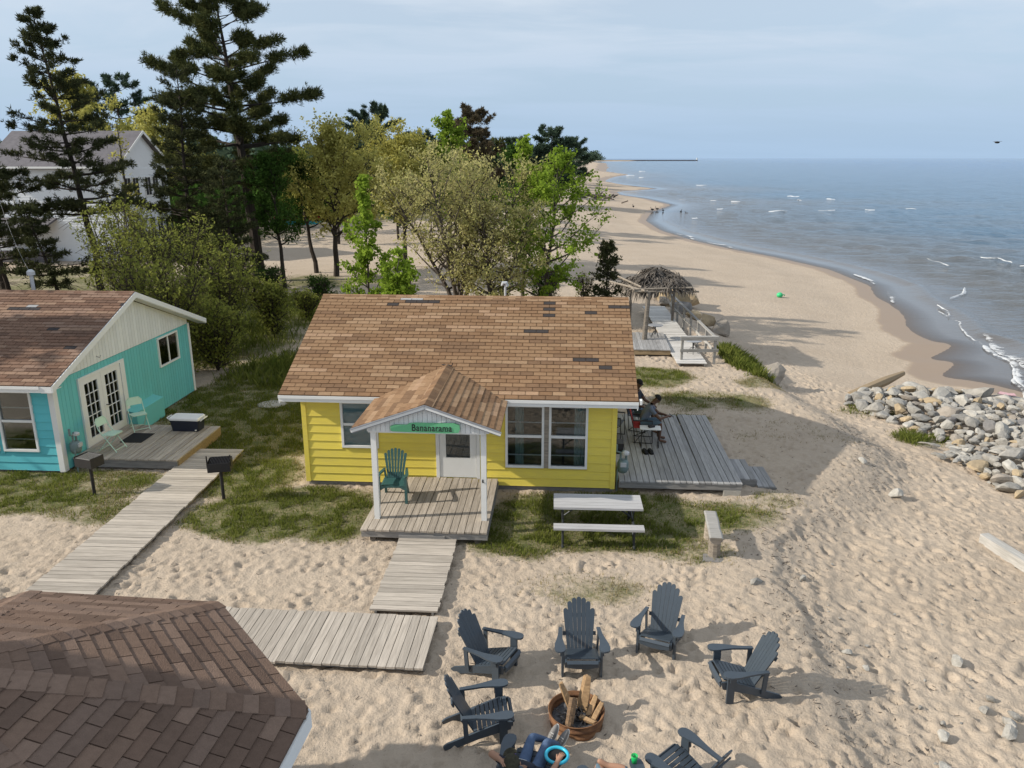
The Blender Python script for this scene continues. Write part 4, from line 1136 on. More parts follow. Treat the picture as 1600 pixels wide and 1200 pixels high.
# ------------------------------------------------------------------ gazebo roof in the near corner
gzb = thing('gazebo', 'eight-sided gazebo with dark brown shingle roof in the near left corner', 'gazebo', (-4.88, 5.40, 0), 0)
CR, ZE, ZA = 3.09, 2.60, 3.70
cor = [Vector((CR * math.cos(R(16.5 + 45 * k)), CR * math.sin(R(16.5 + 45 * k)), ZE)) for k in range(8)]
apx = Vector((0, 0, ZA))
mb = MB()
for k in range(8):
    a, b = cor[k], cor[(k + 1) % 8]; dn = Vector((0, 0, -.06))
    mb.add([a, b, apx, a + dn, b + dn, apx + dn], [(0, 1, 2), (5, 4, 3), (0, 3, 4, 1)])
mb.build('roof_deck', GZ[3], gzb)
cands = []
for k in range(8):
    a, b = cor[k], cor[(k + 1) % 8]; L = (b - a).length; mid = (a + b) / 2; uy = apx - mid; H_ = uy.length
    n1 = Vector((H_, -L / 2)).normalized(); n2 = Vector((-H_, -L / 2)).normalized()
    # ux x uy must point up and out
    cands += lay_shingles(a + Vector((0, 0, .004)), (b - a), uy, 0, L, H_, GZ, gzb, halfs=[(0, 0, n1.x, n1.y), (L, 0, n2.x, n2.y)], weights=[4, 4, 3, 4, 3], expo=.143, tab=.335)
place_shingles(cands, GZ, gzb)
for k in range(8):
    a = cor[k]; d = apx - a; L = d.length; d.normalize()
    e1 = (cor[(k + 1) % 8] - a).normalized(); e0 = (cor[k - 1] - a).normalized()
    s = .02
    while s < L - .1:
        q = a + d * s; ln = min(.20, L - s)
        def wing(e, top, along): return q + d * along + (e - d * e.dot(d)).normalized() * .13 + Vector((0, 0, top))
        lo_, hi_ = .030, .022
        vs = [wing(e0, lo_, 0), q + Vector((0, 0, lo_ + .008)), wing(e1, lo_, 0), wing(e0, hi_ - .008, ln), q + d * ln + Vector((0, 0, hi_)), wing(e1, hi_ - .008, ln)]
        vs += [v - Vector((0, 0, .018)) for v in vs]
        fs = [(0, 3, 4, 1), (1, 4, 5, 2), (0, 1, 7, 6), (1, 2, 8, 7), (0, 6, 9, 3), (2, 5, 11, 8)]
        ob('hip_cap', newmesh('hip_cap', [v - q for v in vs], [f[::-1] for f in fs], GZ[random.choice([0, 1, 2, 4])]), gzb, q)
        s += .145
    b = cor[(k + 1) % 8]
    out = ((a + b) / 2); out.z = 0; out.normalize()
    MB().beam(a + Vector((0, 0, -.10)) + out * .012, b + Vector((0, 0, -.10)) + out * .012, .022, .17).build('fascia', M['white'], gzb)
    pp = a * .9
    MB().box(-.06, .06, -.06, .06, -.2, 2.42).build('post', M['white'], gzb, (pp.x, pp.y, 0), (0, 0, R(16.5 + 45 * k)))
mb = MB(); mb.lathe([(0, .02), (CR * .93, .02), (CR * .93, .12), (0, .12)], 8); o = mb.build('floor', M['greydeck'], gzb, None, (0, 0, R(16.5)))

# unseen building added past the lower left edge to shade the gazebo's near side
ld = thing('shading_building', 'unseen tall grey-roofed building added beyond the lower left edge to shade the gazebo roof', 'building', (-13.4, -1.3, 0), R(0))
mb = MB(); mb.box(-4.6, 4.6, -6, 6, -.3, 6.6); mb.prism([(-4.6, -6, 6.6), (4.6, -6, 6.6), (0, -6, 9.3)], (0, 12, 0)); mb.build('wall', M['vinyl'], ld)
mb = MB(); mb.prism([(-5, -6.4, 6.4), (0, -6.4, 9.35), (0, -6.4, 9.5), (-5, -6.4, 6.55)], (0, 12.8, 0)); mb.prism([(0, -6.4, 9.35), (5, -6.4, 6.4), (5, -6.4, 6.55), (0, -6.4, 9.5)], (0, 12.8, 0)); mb.build('roof', M['slate'], ld)

# ------------------------------------------------------------------ white house behind the trees
wh = thing('house', 'white two-storey house with grey roof half hidden by the pines at far left', 'house', (-29.1, 60.0, 0), R(-2))
mb = MB(); wl = -10
wops = []
mb.box(wl, 0, 0, 8, -.5, 6.95); mb.prism([(0, 0, 6.95), (0, 8, 6.95), (0, 4, 9.45)], (-.2, 0, 0)); mb.build('wall', M['vinyl'], wh)
mb = MB()
for i in range(36): z = -.1 + i * .195; mb.prism([(wl, 0, z), (wl, -.03, z), (wl, -.006, z + .195), (wl, 0, z + .195)], (-wl - .1, 0, 0)); mb.prism([(0, .1, z), (.03, .1, z), (.006, .1, z + .195), (0, .1, z + .195)][::-1], (0, 7.8, 0))
tag(mb.build('siding', M['vinyl'], wh), kind='stuff')
mb = MB(); mb.prism([(wl, -.5, 6.95), (wl, 4, 9.62), (wl, 4, 9.47), (wl, -.5, 6.8)], (-wl + .35, 0, 0)); mb.prism([(wl, 4, 9.62), (wl, 8.5, 6.95), (wl, 8.5, 6.8), (wl, 4, 9.47)], (-wl + .35, 0, 0)); mb.build('roof', M['slate'], wh)
MB().box(wl, .3, -.62, -.5, 6.84, 6.98).build('gutter', M['white'], wh)
MB().beam((.38, -.5, 6.87), (.38, 4, 9.54), .03, .2).build('rake_board', M['white'], wh); MB().beam((.38, 8.5, 6.87), (.38, 4, 9.54), .03, .2).build('rake_board', M['white'], wh)
for x in (0, -8.0): MB().box(x - .15 if x else -.15, x + .04, -.05, .0, -.2, 6.9).build('corner_board', M['white'], wh)
mb = MB(); mb.box(-19, -10.02, .6, 7.4, -.5, 4.2); mb.build('wing_wall', M['vinyl'], wh)
mb = MB(); mb.prism([(-19.3, .2, 4.1), (-19.3, 4, 6.0), (-19.3, 4, 5.85), (-19.3, .2, 3.95)], (9.28, 0, 0)); mb.prism([(-19.3, 4, 6.0), (-19.3, 7.8, 4.1), (-19.3, 7.8, 3.95), (-19.3, 4, 5.85)], (9.28, 0, 0)); mb.build('wing_roof', M['slate'], wh)
def far_win(y, z, wd=1.0, h=1.5):
    f = MB().box(.03, .09, y, y + wd, z, z + h).build('window', M['white'], wh)
    MB().box(.091, .10, y + .08, y + wd / 2 - .03, z + .08, z + h - .08).build('pane', M['dark'], f); MB().box(.091, .10, y + wd / 2 + .03, y + wd - .08, z + .08, z + h - .08).build('pane', M['dark'], f)
for z in (4.7, 1.4):
    for y in (.7, 1.95, 3.9, 5.15, 6.6): far_win(y, z)
pch = MB(); pch.prism([(-12, -2.6, 2.5), (-12, -.035, 3.3), (-12, -.035, 3.15), (-12, -2.6, 2.35)], (7, 0, 0)); pch.box(-12, -5, -.9, -.85, 0, .9); pch.build('porch_roof', M['slate'], wh)

# ------------------------------------------------------------------ tiki hut, ramp and railing
tk = thing('tiki_hut', 'small open hut with a ragged grey thatch roof beside the beach', 'hut', (6.25, 33.9, 0), 0)
posts = [(-.72, -1.72), (-.75, 2.3), (1.25, 2.35)]
for i, (x, y) in enumerate(posts):
    MB().tube([(x, y, .0), (x + (.10 if i == 0 else .02), y + .02, 2.3)], [.11, .095] if i == 0 else [.07, .06], 8).build('post', M['post'], tk)
for a, b in (((-1.3, -1.75, 2.32), (1.5, -1.45, 2.26)), ((-1.5, 1.4, 2.36), (1.6, 1.6, 2.3)), ((-1.25, -1.9, 2.40), (-1.3, 1.7, 2.40)), ((1.3, -1.7, 2.34), (1.4, 1.8, 2.34)), ((-.8, -1.8, 2.36), (-2.1, -.6, 2.56)), ((-.9, -1.5, 2.46), (-1.7, -.2, 2.72)), ((-1.4, -1.72, 2.40), (1.2, -1.50, 2.44))):
    MB().tube([a, b], .042, 6).build('roof_pole', M['log'], tk)
fv2, ff2 = [], []
for i in range(2600):
    a = random.uniform(0, 6.283); t = random.random() ** .6
    ex_, ey_ = 1.26 * math.cos(a), 1.58 * math.sin(a)
    sq = 1 / max(abs(math.cos(a)), abs(math.sin(a))) ** .55
    r0 = t; x0, y0 = ex_ * sq * r0, ey_ * sq * r0
    z0 = 3.0 - .60 * r0 + random.gauss(0, .06) + .10 * math.sin(a * 3 + r0 * 5) + (.06 if random.random() < .2 else 0)
    L = random.uniform(.2, .55); ox, oy = math.cos(a + random.gauss(0, .8)), math.sin(a + random.gauss(0, .8))
    dz = -.62 * L / 1.75 - (.16 * random.random() + (.14 if r0 > .85 else 0))
    w_ = random.uniform(.012, .035); sx, sy = -oy * w_, ox * w_
    b0 = len(fv2)
    fv2 += [(x0 - sx, y0 - sy, z0), (x0 + sx, y0 + sy, z0 + .01), (x0 + ox * L * .55 + sx, y0 + oy * L * .55 + sy, z0 + dz * .35), (x0 + ox * L * .55 - sx, y0 + oy * L * .55 - sy, z0 + dz * .35), (x0 + ox * L * .85, y0 + oy * L * .85, z0 + dz * 1.2)]
    ff2 += [(b0, b0 + 1, b0 + 2, b0 + 3), (b0 + 3, b0 + 2, b0 + 4)]
tag(ob('thatch', newmesh('thatch', fv2, ff2, M['thatch']), tk), kind='stuff')
mb = MB(); c8 = [(1.2 * math.cos(R(45 * k + 22.5)), 1.5 * math.sin(R(45 * k + 22.5)), 2.38) for k in range(8)]
mb.add(c8 + [(0, 0, 2.98)], [(k, (k + 1) % 8, 8) for k in range(8)]); mb.build('thatch_base', M['thatch'], tk)
td = thing('hut_deck', 'grey plank deck under the tiki hut', 'deck', (4.78, 30.42, 0), R(-5))
planks(td, 10, (.08, 0, .3), (0, 1, 0), (.150, 0, 0), 3.2, .142, .035, M['greydeck'])
MB().box(0, 1.5, .02, .06, .08, .262).build('rim_board', M['rim'], td); MB().box(0, .04, .062, 3.2, .08, .262).build('rim_board', M['rim'], td); MB().box(.05, 1.4, .5, .6, -.1, .15).build('support_block', M['post'], td)
bw = boardwalk('boardwalk', 'far pale boardwalk passing under the tiki hut beside the wooden railing', (6.80, 28.75), (7.22, 39.6), 1.12, .16, .34, 76, M['palewalk'])
rl = thing('railing', 'weathered wooden railing along the beach side of the far boardwalk', 'railing', (7.55, 29.25, .1), 0)
ry0, ry1 = 0, 9.2
for i in range(7):
    y = .02 + i * 1.5; x = .14 + y * .012
    MB().box(-.045, .045, -.045, .045, -.35 - .04 * i, .93 + .018 * i).build('post', M['rail'], rl, (x + .06, y, 0))
for z, h in ((.93, .045), (.47, .10)):
    MB().beam((.20 - (.075 if h > .05 else 0), .03, z), (.31 - (.075 if h > .05 else 0), ry1, z + .10), .11 if h < .06 else .035, h).build('rail', M['rail'], rl)
MB().box(-.045, .045, -.045, .045, -.35, .93).build('post', M['rail'], rl, (-1.06, .0, 0))
MB().beam((-1.14, -.065, .90), (.32, -.065, .90), .035, .14).build('rail', M['rail'], rl); MB().beam((-1.14, -.065, .44), (.32, -.065, .44), .035, .12).build('rail', M['rail'], rl)
MB().box(-1.14, .30, -.05, .09, .952, .985).build('rail', M['rail'], rl)
def round_table(label, loc):
    t = thing('side_table', label, 'table', loc, random.uniform(0, 2), 'small round patio tables at the tiki hut')
    MB().lathe([(0, .50), (.31, .50), (.32, .51), (.31, .525), (0, .525)], 20).build('table_top', M['drip'], t)
    MB().tube([(0, 0, .12), (0, 0, .50)], .028, 7).build('pedestal', M['frame'], t)
    for k in range(4):
        c, s = math.cos(k * 1.571), math.sin(k * 1.571)
        MB().tube([(0, 0, .24), (.10 * c, .10 * s, .22), (.17 * c, .17 * s, .08), (.22 * c, .22 * s, .012)], .013, 5).build('leg', M['frame'], t)
round_table('small round grey table beside the thick hut post', (6.05, 32.6, .302))
round_table('small round grey table behind the front railing of the far boardwalk', (7.12, 30.15, .19))

# pipes behind the yellow cottage
vm = thing('service_mast', 'grey service mast with a bent weather head behind the yellow cottage ridge', 'mast', (-.19, 22.0, 3.45), 0)
MB().tube([(0, 0, -.5), (0, 0, .72)], .032, 8).build('mast_pipe', M['galv'], vm); MB().tube([(.06, 0, .68), (.02, 0, .78), (-.06, .0, .78), (-.10, 0, .70)], [.05, .055, .05, .03], 7).build('weather_head', M['galv'], vm)
for i, (u, L) in enumerate(((-2.30, 3.9), (-2.12, 3.6))):
    tag(MB().tube([(0, 0, -.3), (.03 * i, 0, L)], .035, 6).build('white_pole', M['galv'], None, (u, 40.0 + i * .4, 0)), ('taller' if i == 0 else 'shorter') + ' of two thin white poles beside the trunk of the tan-budded tree', 'pole', 'thin white poles behind the yellow cottage')
def cable(label, a, b, sag, r=.005):
    a, b = Vector(a), Vector(b)
    tag(MB().tube([a.lerp(b, t / 14) - a - Vector((0, 0, sag * 4 * (t / 14) * (1 - t / 14))) for t in range(15)], r, 4).build('cable', M['wire'], None, a), label, 'cable', 'overhead cables')
mt = tw(5.95, 4.3, 4.36)
cable('overhead cable running left from the turquoise cottage mast into the pines', mt, (-25.5, 40, 6.3), .5)
for nm, c_, z in (('red', 'red', .55), ('teal', 'cyan', .05)):
    L = 2.6; secs = [(-L, .05, .2), (-L * .7, .3, .05), (0, .42, 0), (L * .7, .3, .05), (L, .05, .2)]
    mb = MB()
    for x, hw_, zz in secs: mb.v += [(x, -hw_, .35), (x, -hw_ * .6, zz), (x, hw_ * .6, zz), (x, hw_, .35)]
    for i in range(4):
        for j in range(3): mb.f.append([i * 4 + j, i * 4 + 4 + j, i * 4 + 5 + j, i * 4 + 1 + j]); mb.mi.append(0)
    o = mb.build('canoe', M[c_], None, (-23.6, 88 + z, .45 + z), (0, 0, R(8)))
    tag(o, nm + ' canoe stored on the sand far behind the dark pines', 'canoe', 'canoes behind the trees')

# ------------------------------------------------------------------ adirondack chairs
def outline(pts, th, T=None):
    """flat board from a 2-d outline in its local xy plane"""
    mb = MB(); mb.prism([(x, y, 0) for x, y in pts], (0, 0, -th)); return mb
def round_slat(w0, w1, L, k=6):
    r = w1 / 2
    return [(-w0 / 2, 0), (w0 / 2, 0), (w1 / 2, L - r)] + [(r * math.cos(t), L - r + r * math.sin(t)) for t in [math.pi * i / k for i in range(1, k)]] + [(-w1 / 2, L - r)]
ARM = [(-.090, -.40), (-.062, -.455), (-.01, -.475), (.05, -.46), (.088, -.42), (.100, -.35), (.088, -.22), (.045, -.06), (.012, .10), (-.012, .32), (-.078, .32), (-.066, .10), (-.058, -.05), (-.075, -.22), (-.095, -.33)]
def make_adirondack():
    t = thing('adirondack_chair', 'x', 'chair', (0, 0, 0), 0, 'charcoal adirondack chairs round the fire pit')
    k = .87
    def P(*a): return tuple(k * q for q in a)
    # side rails run from the front of the seat down to the sand behind
    for s in (-1, 1):
        pr = [(-.44, .40), (-.41, .27), (.10, .13), (.50, -.02), (.62, -.02), (.64, .04), (.58, .09), (.15, .25), (-.28, .41)]
        o = MB().prism([(s * .285 * k - (.016 if s > 0 else -.016 + .032), y * k, z * k) for y, z in pr], (.032, 0, 0)).build('side_rail', M['char'], t)
        MB().box(-.018, .018, -.055, .055, -.02, .565 * k).build('front_leg', M['char'], t, (s * .335 * k, -.29 * k, 0))
        MB().beam((s * .325 * k, .28 * k, .14 * k), (s * .345 * k, .30 * k, .565 * k), .028, .065, (0, 1, 0)).build('arm_support', M['char'], t)
        me = MB().prism([(s * x * k, y * k, 0) for x, y in (ARM if s > 0 else ARM[::-1])], (0, 0, .026)).mesh('arm', M['char'])
        ob('arm', me, t, (s * .385 * k, .02, .568 * k), (R(-2), 0, 0))
        MB().prism([(-.012, -.045, 0), (.012, -.045, 0), (.012, .045, 0), (-.012, .045, 0)], (0, .0, -.11)).build('arm_bracket', M['char'], t, (s * .368 * k, -.27 * k, .565 * k))
    sm = MB().box(-.27 * k, .27 * k, -.0262, .0262, 0, .022).mesh('seat_slat', M['char'])
    for i in range(9):
        y = -.435 + i * .0705; z = .418 - max(0, i - 1) * .0245 - (0 if i else .030)
        ob('seat_slat', sm, t, (0, y * k, z * k), (R(-19 if i else 45), 0, 0))
    MB().prism([(-.27 * k, -.45 * k, .38 * k), (.27 * k, -.45 * k, .38 * k), (.27 * k, -.45 * k, .30 * k), (.10 * k, -.45 * k, .27 * k), (-.10 * k, -.45 * k, .27 * k), (-.27 * k, -.45 * k, .30 * k)], (0, .02, 0)).build('front_apron', M['char'], t)
    for i in range(7):
        q = i - 3; L = (.96 - .020 * q * q + (.0 if abs(q) < 3 else -.02)) * k
        me = MB().prism([(x, y, 0) for x, y in round_slat(.0595 * k, .083 * k, L)], (0, 0, .02)).mesh('back_slat', M['char'])
        o = ob('back_slat', me, t, (q * .0635 * k, .16 * k, .20 * k)); o.rotation_euler = (R(63), 0, 0)
        o.rotation_euler = (Matrix.Rotation(R(63), 3, 'X') @ Matrix.Rotation(R(-1.45 * q), 3, 'Z')).to_euler()
    for h, wd in ((.30, .30), (.62, .27)):
        y = .16 + h * math.cos(R(63)) + .018; z = .22 + h * math.sin(R(63)) - .02
        MB().box(-wd * k, wd * k, -.012, .012, -.03, .03).build('back_brace', M['char'], t, (0, (y + .018) * k, z * k), (R(-27), 0, 0))
    return t
ad = make_adirondack()
spots = [(-0.33, 10.44, 62, 'charcoal adirondack chair facing right, upper one of the two left of the fire pit'),
    (1.06, 10.56, 0, 'charcoal adirondack chair facing the camera straight on, directly behind the fire pit'),
    (2.38, 11.05, -24, 'charcoal adirondack chair farthest from the camera, turned slightly left'),
    (3.36, 9.97, -84, 'charcoal adirondack chair turned left towards the fire, its back to the sea'),
    (-0.40, 9.10, 97, 'charcoal adirondack chair close left of the fire pit, with its back lowest in the row'),
    (0.19, 7.96, 160, 'charcoal adirondack chair at the bottom edge with the reclining person in a cap'),
    (1.24, 7.58, 191, 'charcoal adirondack chair at the bottom edge with the green cup on its arm'),
    (2.17, 8.02, 222, 'empty charcoal adirondack chair cut off at the bottom edge, right of the green cup')]
chairs = []
for i, (x, y, a, lb) in enumerate(spots):
    o = ad if i == 0 else copy_tree(ad)
    o['label'] = lb; o.location = (x, y, gz(x, y) - .01); o.rotation_euler = (0, 0, R(a)); chairs.append(o)

# green moulded chair on the porch
gp = thing('plastic_chair', 'dark green moulded plastic chair on the porch deck, left of the white door', 'chair', yw(2.42, -1.30, .302), YA + R(3))
loft([([(x * .9, y) for x, y in rrect(.25, .25, .05)], .36), (rrect(.26, .26, .06), .40), (rrect(.24, .24, .06), .405)]).build('seat', M['greenplastic'], gp)
for i in range(7):
    q = i - 3; L = .68 - .012 * q * q
    o = ob('back_slat', MB().prism([(x, y, 0) for x, y in round_slat(.042, .062, L)], (0, 0, .016)).mesh('back_slat', M['greenplastic']), gp, (q * .050, .20, .40))
    o.rotation_euler = (Matrix.Rotation(R(75), 3, 'X') @ Matrix.Rotation(R(-2.6 * q), 3, 'Z')).to_euler()
MB().box(-.19, .19, -.012, .014, 0, .13).build('back_base', M['greenplastic'], gp, (0, .215, .40), (R(-15), 0, 0))
for s in (-1, 1):
    MB().prism([(s * x, y, 0) for x, y in ([(.0, -.30), (.05, -.33), (.10, -.30), (.10, -.12), (.06, .10), (.03, .25), (-.02, .25), (.0, .05), (.03, -.12)][::s])], (0, 0, .03)).build('arm', M['greenplastic'], gp, (s * .245, 0, .60), (R(-3), 0, 0))
    MB().beam((s * .30, -.27, .0), (s * .29, -.24, .61), .055, .07, (0, 1, 0)).build('front_leg', M['greenplastic'], gp)
    MB().beam((s * .25, .33, .0), (s * .22, .20, .42), .05, .07, (0, 1, 0)).build('rear_leg', M['greenplastic'], gp)
    MB().beam((s * .22, .24, .40), (s * .255, .25, .62), .04, .05, (0, 1, 0)).build('arm_support', M['greenplastic'], gp)
MB().prism([(-.27, -.265, .41), (.27, -.265, .41), (.27, -.265, .30), (.16, -.265, .36), (-.16, -.265, .36), (-.27, -.265, .30)], (0, .02, 0)).build('front_apron', M['greenplastic'], gp)

# picnic table
pt = thing('picnic_table', 'grey picnic table with dark steel frame on the grass before the yellow cottage', 'picnic table', (1.78, 15.06, 0), R(-3))
for y, z, wd, n_ in ((0, .74, .70, 5), (-.62, .46, .24, 2), (.62, .46, .24, 2)):
    sw = wd / n_
    for i in range(n_):
        o = MB().box(-.91, .91, -sw / 2 + .003, sw / 2 - .003, -.045, 0).build('table_board' if n_ == 5 else 'bench_board', M['table'], pt, (0, y - wd / 2 + sw * (i + .5), z))
for x in (-.72, .72):
    mb = MB()
    mb.tube([(x, -.28, .68), (x, -.24, .35), (x, -.62, .05), (x, -.70, .0)], .026, 7); mb.tube([(x, .28, .68), (x, .24, .35), (x, .62, .05), (x, .70, 0)], .026, 7)
    mb.tube([(x, -.70, .40), (x, .70, .40)], .024, 7); mb.tube([(x, -.32, .67), (x, .32, .67)], .024, 7); mb.tube([(x, -.62, .40), (x, -.62, .02)], .024, 7); mb.tube([(x, .62, .40), (x, .62, .02)], .024, 7)
    mb.tube([(x * .96, 0, .40), (x * .45, 0, .69)], .018, 6)
    mb.build('frame', M['frame'], pt)
MB().lathe([(0, 0), (.028, 0), (.028, .004), (0, .004)], 12).build('umbrella_hole', M['rubber'], pt, (-.03, .02, .001))

# log bench
lb_ = thing('log_bench', 'old half-log bench on two stump legs in the sand right of the picnic table', 'bench', (4.05, 14.45, 0), R(-8))
mb = MB()
sec = [(-.13, .06), (-.10, .075), (.10, .075), (.13, .06), (.12, .0), (.07, -.055), (0, -.075), (-.07, -.055), (-.12, .0)]
loft_pts = [[(x * (1 + .05 * math.sin(i * 2.1)), -.62 + i * .207, z + .01 * math.sin(i * 1.7)) for x, z in sec] for i in range(7)]
mb.v = [p for q in loft_pts for p in q]; k = len(sec)
for i in range(6):
    for j in range(k): mb.f.append([i * k + j, (i + 1) * k + j, (i + 1) * k + (j + 1) % k, i * k + (j + 1) % k])
mb.f += [list(range(k)), [6 * k + j for j in range(k)][::-1]]
sm_ = mb.build('seat_log', M['rail'], lb_, (0, 0, .45))
MB().prism([(x * .93, -.625, z * .9) for x, z in sec], (0, .01, 0)).build('cut_end', M['post'], sm_)
for y in (-.40, .36):
    MB().lathe([(0, -.1), (.125, -.1), (.12, .2), (.115, .39), (0, .39)], 10, (random.uniform(-.01, .01), y, 0)).build('stump_leg', M['log'], lb_)
MB().prism([(-.24, -.66, 0), (.20, -.68, 0), (.28, -.46, 0), (.12, -.34, 0), (-.20, -.36, 0)], (0, 0, .035)).build('base_slab', M['found'], lb_)

# ------------------------------------------------------------------ fire pit
fz = gz(.9, 9.32)
fp = thing('fire_pit', 'rusted round steel fire ring in the sand, full of ash and split logs', 'fire pit', (.90, 9.32, fz - .03), 0)
prof = []
for i in range(15):
    z = .23 * i / 14; prof.append((.375 + .012 * math.sin(z * 62) + .01 * (z > .21), z))
inn = [(r - .012, z) for r, z in prof[::-1]]
MB().lathe(prof + inn, 40, closed=True).build('ring', M['rust'], fp, smooth=True)
mb = MB(); rr = [(.362 * q, 0) for q in (0, .25, .5, .75, 1)]
mb.lathe([(r, .10 + .025 * math.sin(r * 30)) for r, _ in rr], 24); o = mb.build('ash_bed', M['ash'], fp, smooth=True)
for v in o.data.vertices: v.co.z += random.uniform(-.015, .02)
mb = MB()
for i in range(70):
    a = random.uniform(0, 6.28); r = random.uniform(0, .27); x, y = r * math.cos(a) + .02, r * math.sin(a) - .05
    mb.beam((x, y, .12 + random.uniform(0, .03)), (x + random.uniform(-.12, .12), y + random.uniform(-.12, .12), .13 + random.uniform(0, .07)), .01, .012)
tag(mb.build('charred_sticks', M['black'], fp), kind='stuff')
def firelog(label, a, b, rad, kind):
    b = Vector(a).lerp(Vector(b), .86); a, b = Vector(a) + Vector(fp.location), b + Vector(fp.location)
    rad *= 1.12
    d = (b - a); L = d.length
    t = thing('firewood_log', label, 'log', a, 0, 'split logs standing in the fire pit')
    q = d.to_track_quat('Z', 'Y').to_euler(); t.rotation_euler = q
    mb = MB(); n_ = 9 if kind == 'round' else 5; rs = [random.uniform(.82, 1.12) for _ in range(n_)]
    for i in range(6):
        z = L * i / 5
        for j in range(n_):
            an = 2 * math.pi * j / n_ + .04 * i; r = rad * rs[j] * random.uniform(.96, 1.04) * (1 if kind == 'round' else (1 - .35 * (i / 5) ** 2))
            mb.v.append((r * math.cos(an), r * math.sin(an) * (.8 if kind != 'round' else 1), z + (random.uniform(-.012, .012) if i in (0, 5) else 0)))
    for i in range(5):
        for j in range(n_): mb.f.append([i * n_ + j, i * n_ + (j + 1) % n_, (i + 1) * n_ + (j + 1) % n_, (i + 1) * n_ + j])
    mb.f += [list(range(n_))[::-1]]
    mb.build('log_body', M['fbark'] if kind == 'round' else M['split'], t)
    me = newmesh('cut_end', [mb.v[5 * n_ + j] for j in range(n_)] + [(0, 0, L + .004)], [(j, (j + 1) % n_, n_) for j in range(n_)], M['split'])
    ob('cut_end', me, t)
firelog('pale sawn log leaning out over the back left of the fire ring', (-.03, .08, .10), (-.24, .20, .58), .062, 'sq')
firelog('bark-covered round log standing left of centre in the fire ring', (-.13, -.26, .08), (-.03, .06, .45), .052, 'round')
firelog('tall pointed split log leaning back at the right of the fire ring', (.10, .14, .10), (.19, .30, .64), .078, 'sq')
firelog('short split log leaning on the right rim of the fire ring, upper one', (.16, -.04, .12), (.30, .12, .42), .052, 'sq')
firelog('short split log leaning on the right rim of the fire ring, lower one', (.22, -.12, .12), (.38, .02, .37), .048, 'sq')
firelog('pale split log lying low against the front right of the fire ring', (.06, -.06, .14), (.27, -.27, .20), .050, 'sq')

# ------------------------------------------------------------------ people
def skinned(name, verts, edges, radii, parent, mats_, seg_mat, sub=2, root_i=0):
    me = bpy.data.meshes.new(name); me.from_pydata(verts, edges, []); me.update()
    o = ob(name + '_tmp', me)
    sk = o.modifiers.new('skin', 'SKIN'); sk.use_smooth_shade = True
    for i, r in enumerate(radii):
        q = me.skin_vertices[0].data[i]; q.radius = r if hasattr(r, '__len__') else (r, r); q.use_root = (i == root_i)
    sb = o.modifiers.new('sub', 'SUBSURF'); sb.levels = sub; sb.render_levels = sub
    bpy.context.view_layer.update()
    m2 = bpy.data.meshes.new_from_object(o.evaluated_get(bpy.context.evaluated_depsgraph_get()))
    bpy.data.objects.remove(o)
    m2.materials.clear()
    for m_ in mats_: m2.materials.append(m_)
    vv = [Vector(v) for v in verts]
    for p in m2.polygons:
        c = p.center; best = 1e9; bi = 0
        for e, mi in zip(edges, seg_mat):
            a, b = vv[e[0]], vv[e[1]]; d = b - a
            t = max(0, min(1, (c - a).dot(d) / max(d.length_squared, 1e-9)))
            q = (a + d * t - c).length
            if q < best: best, bi = q, mi
        p.material_index = bi; p.use_smooth = True
    return ob(name, m2, parent)
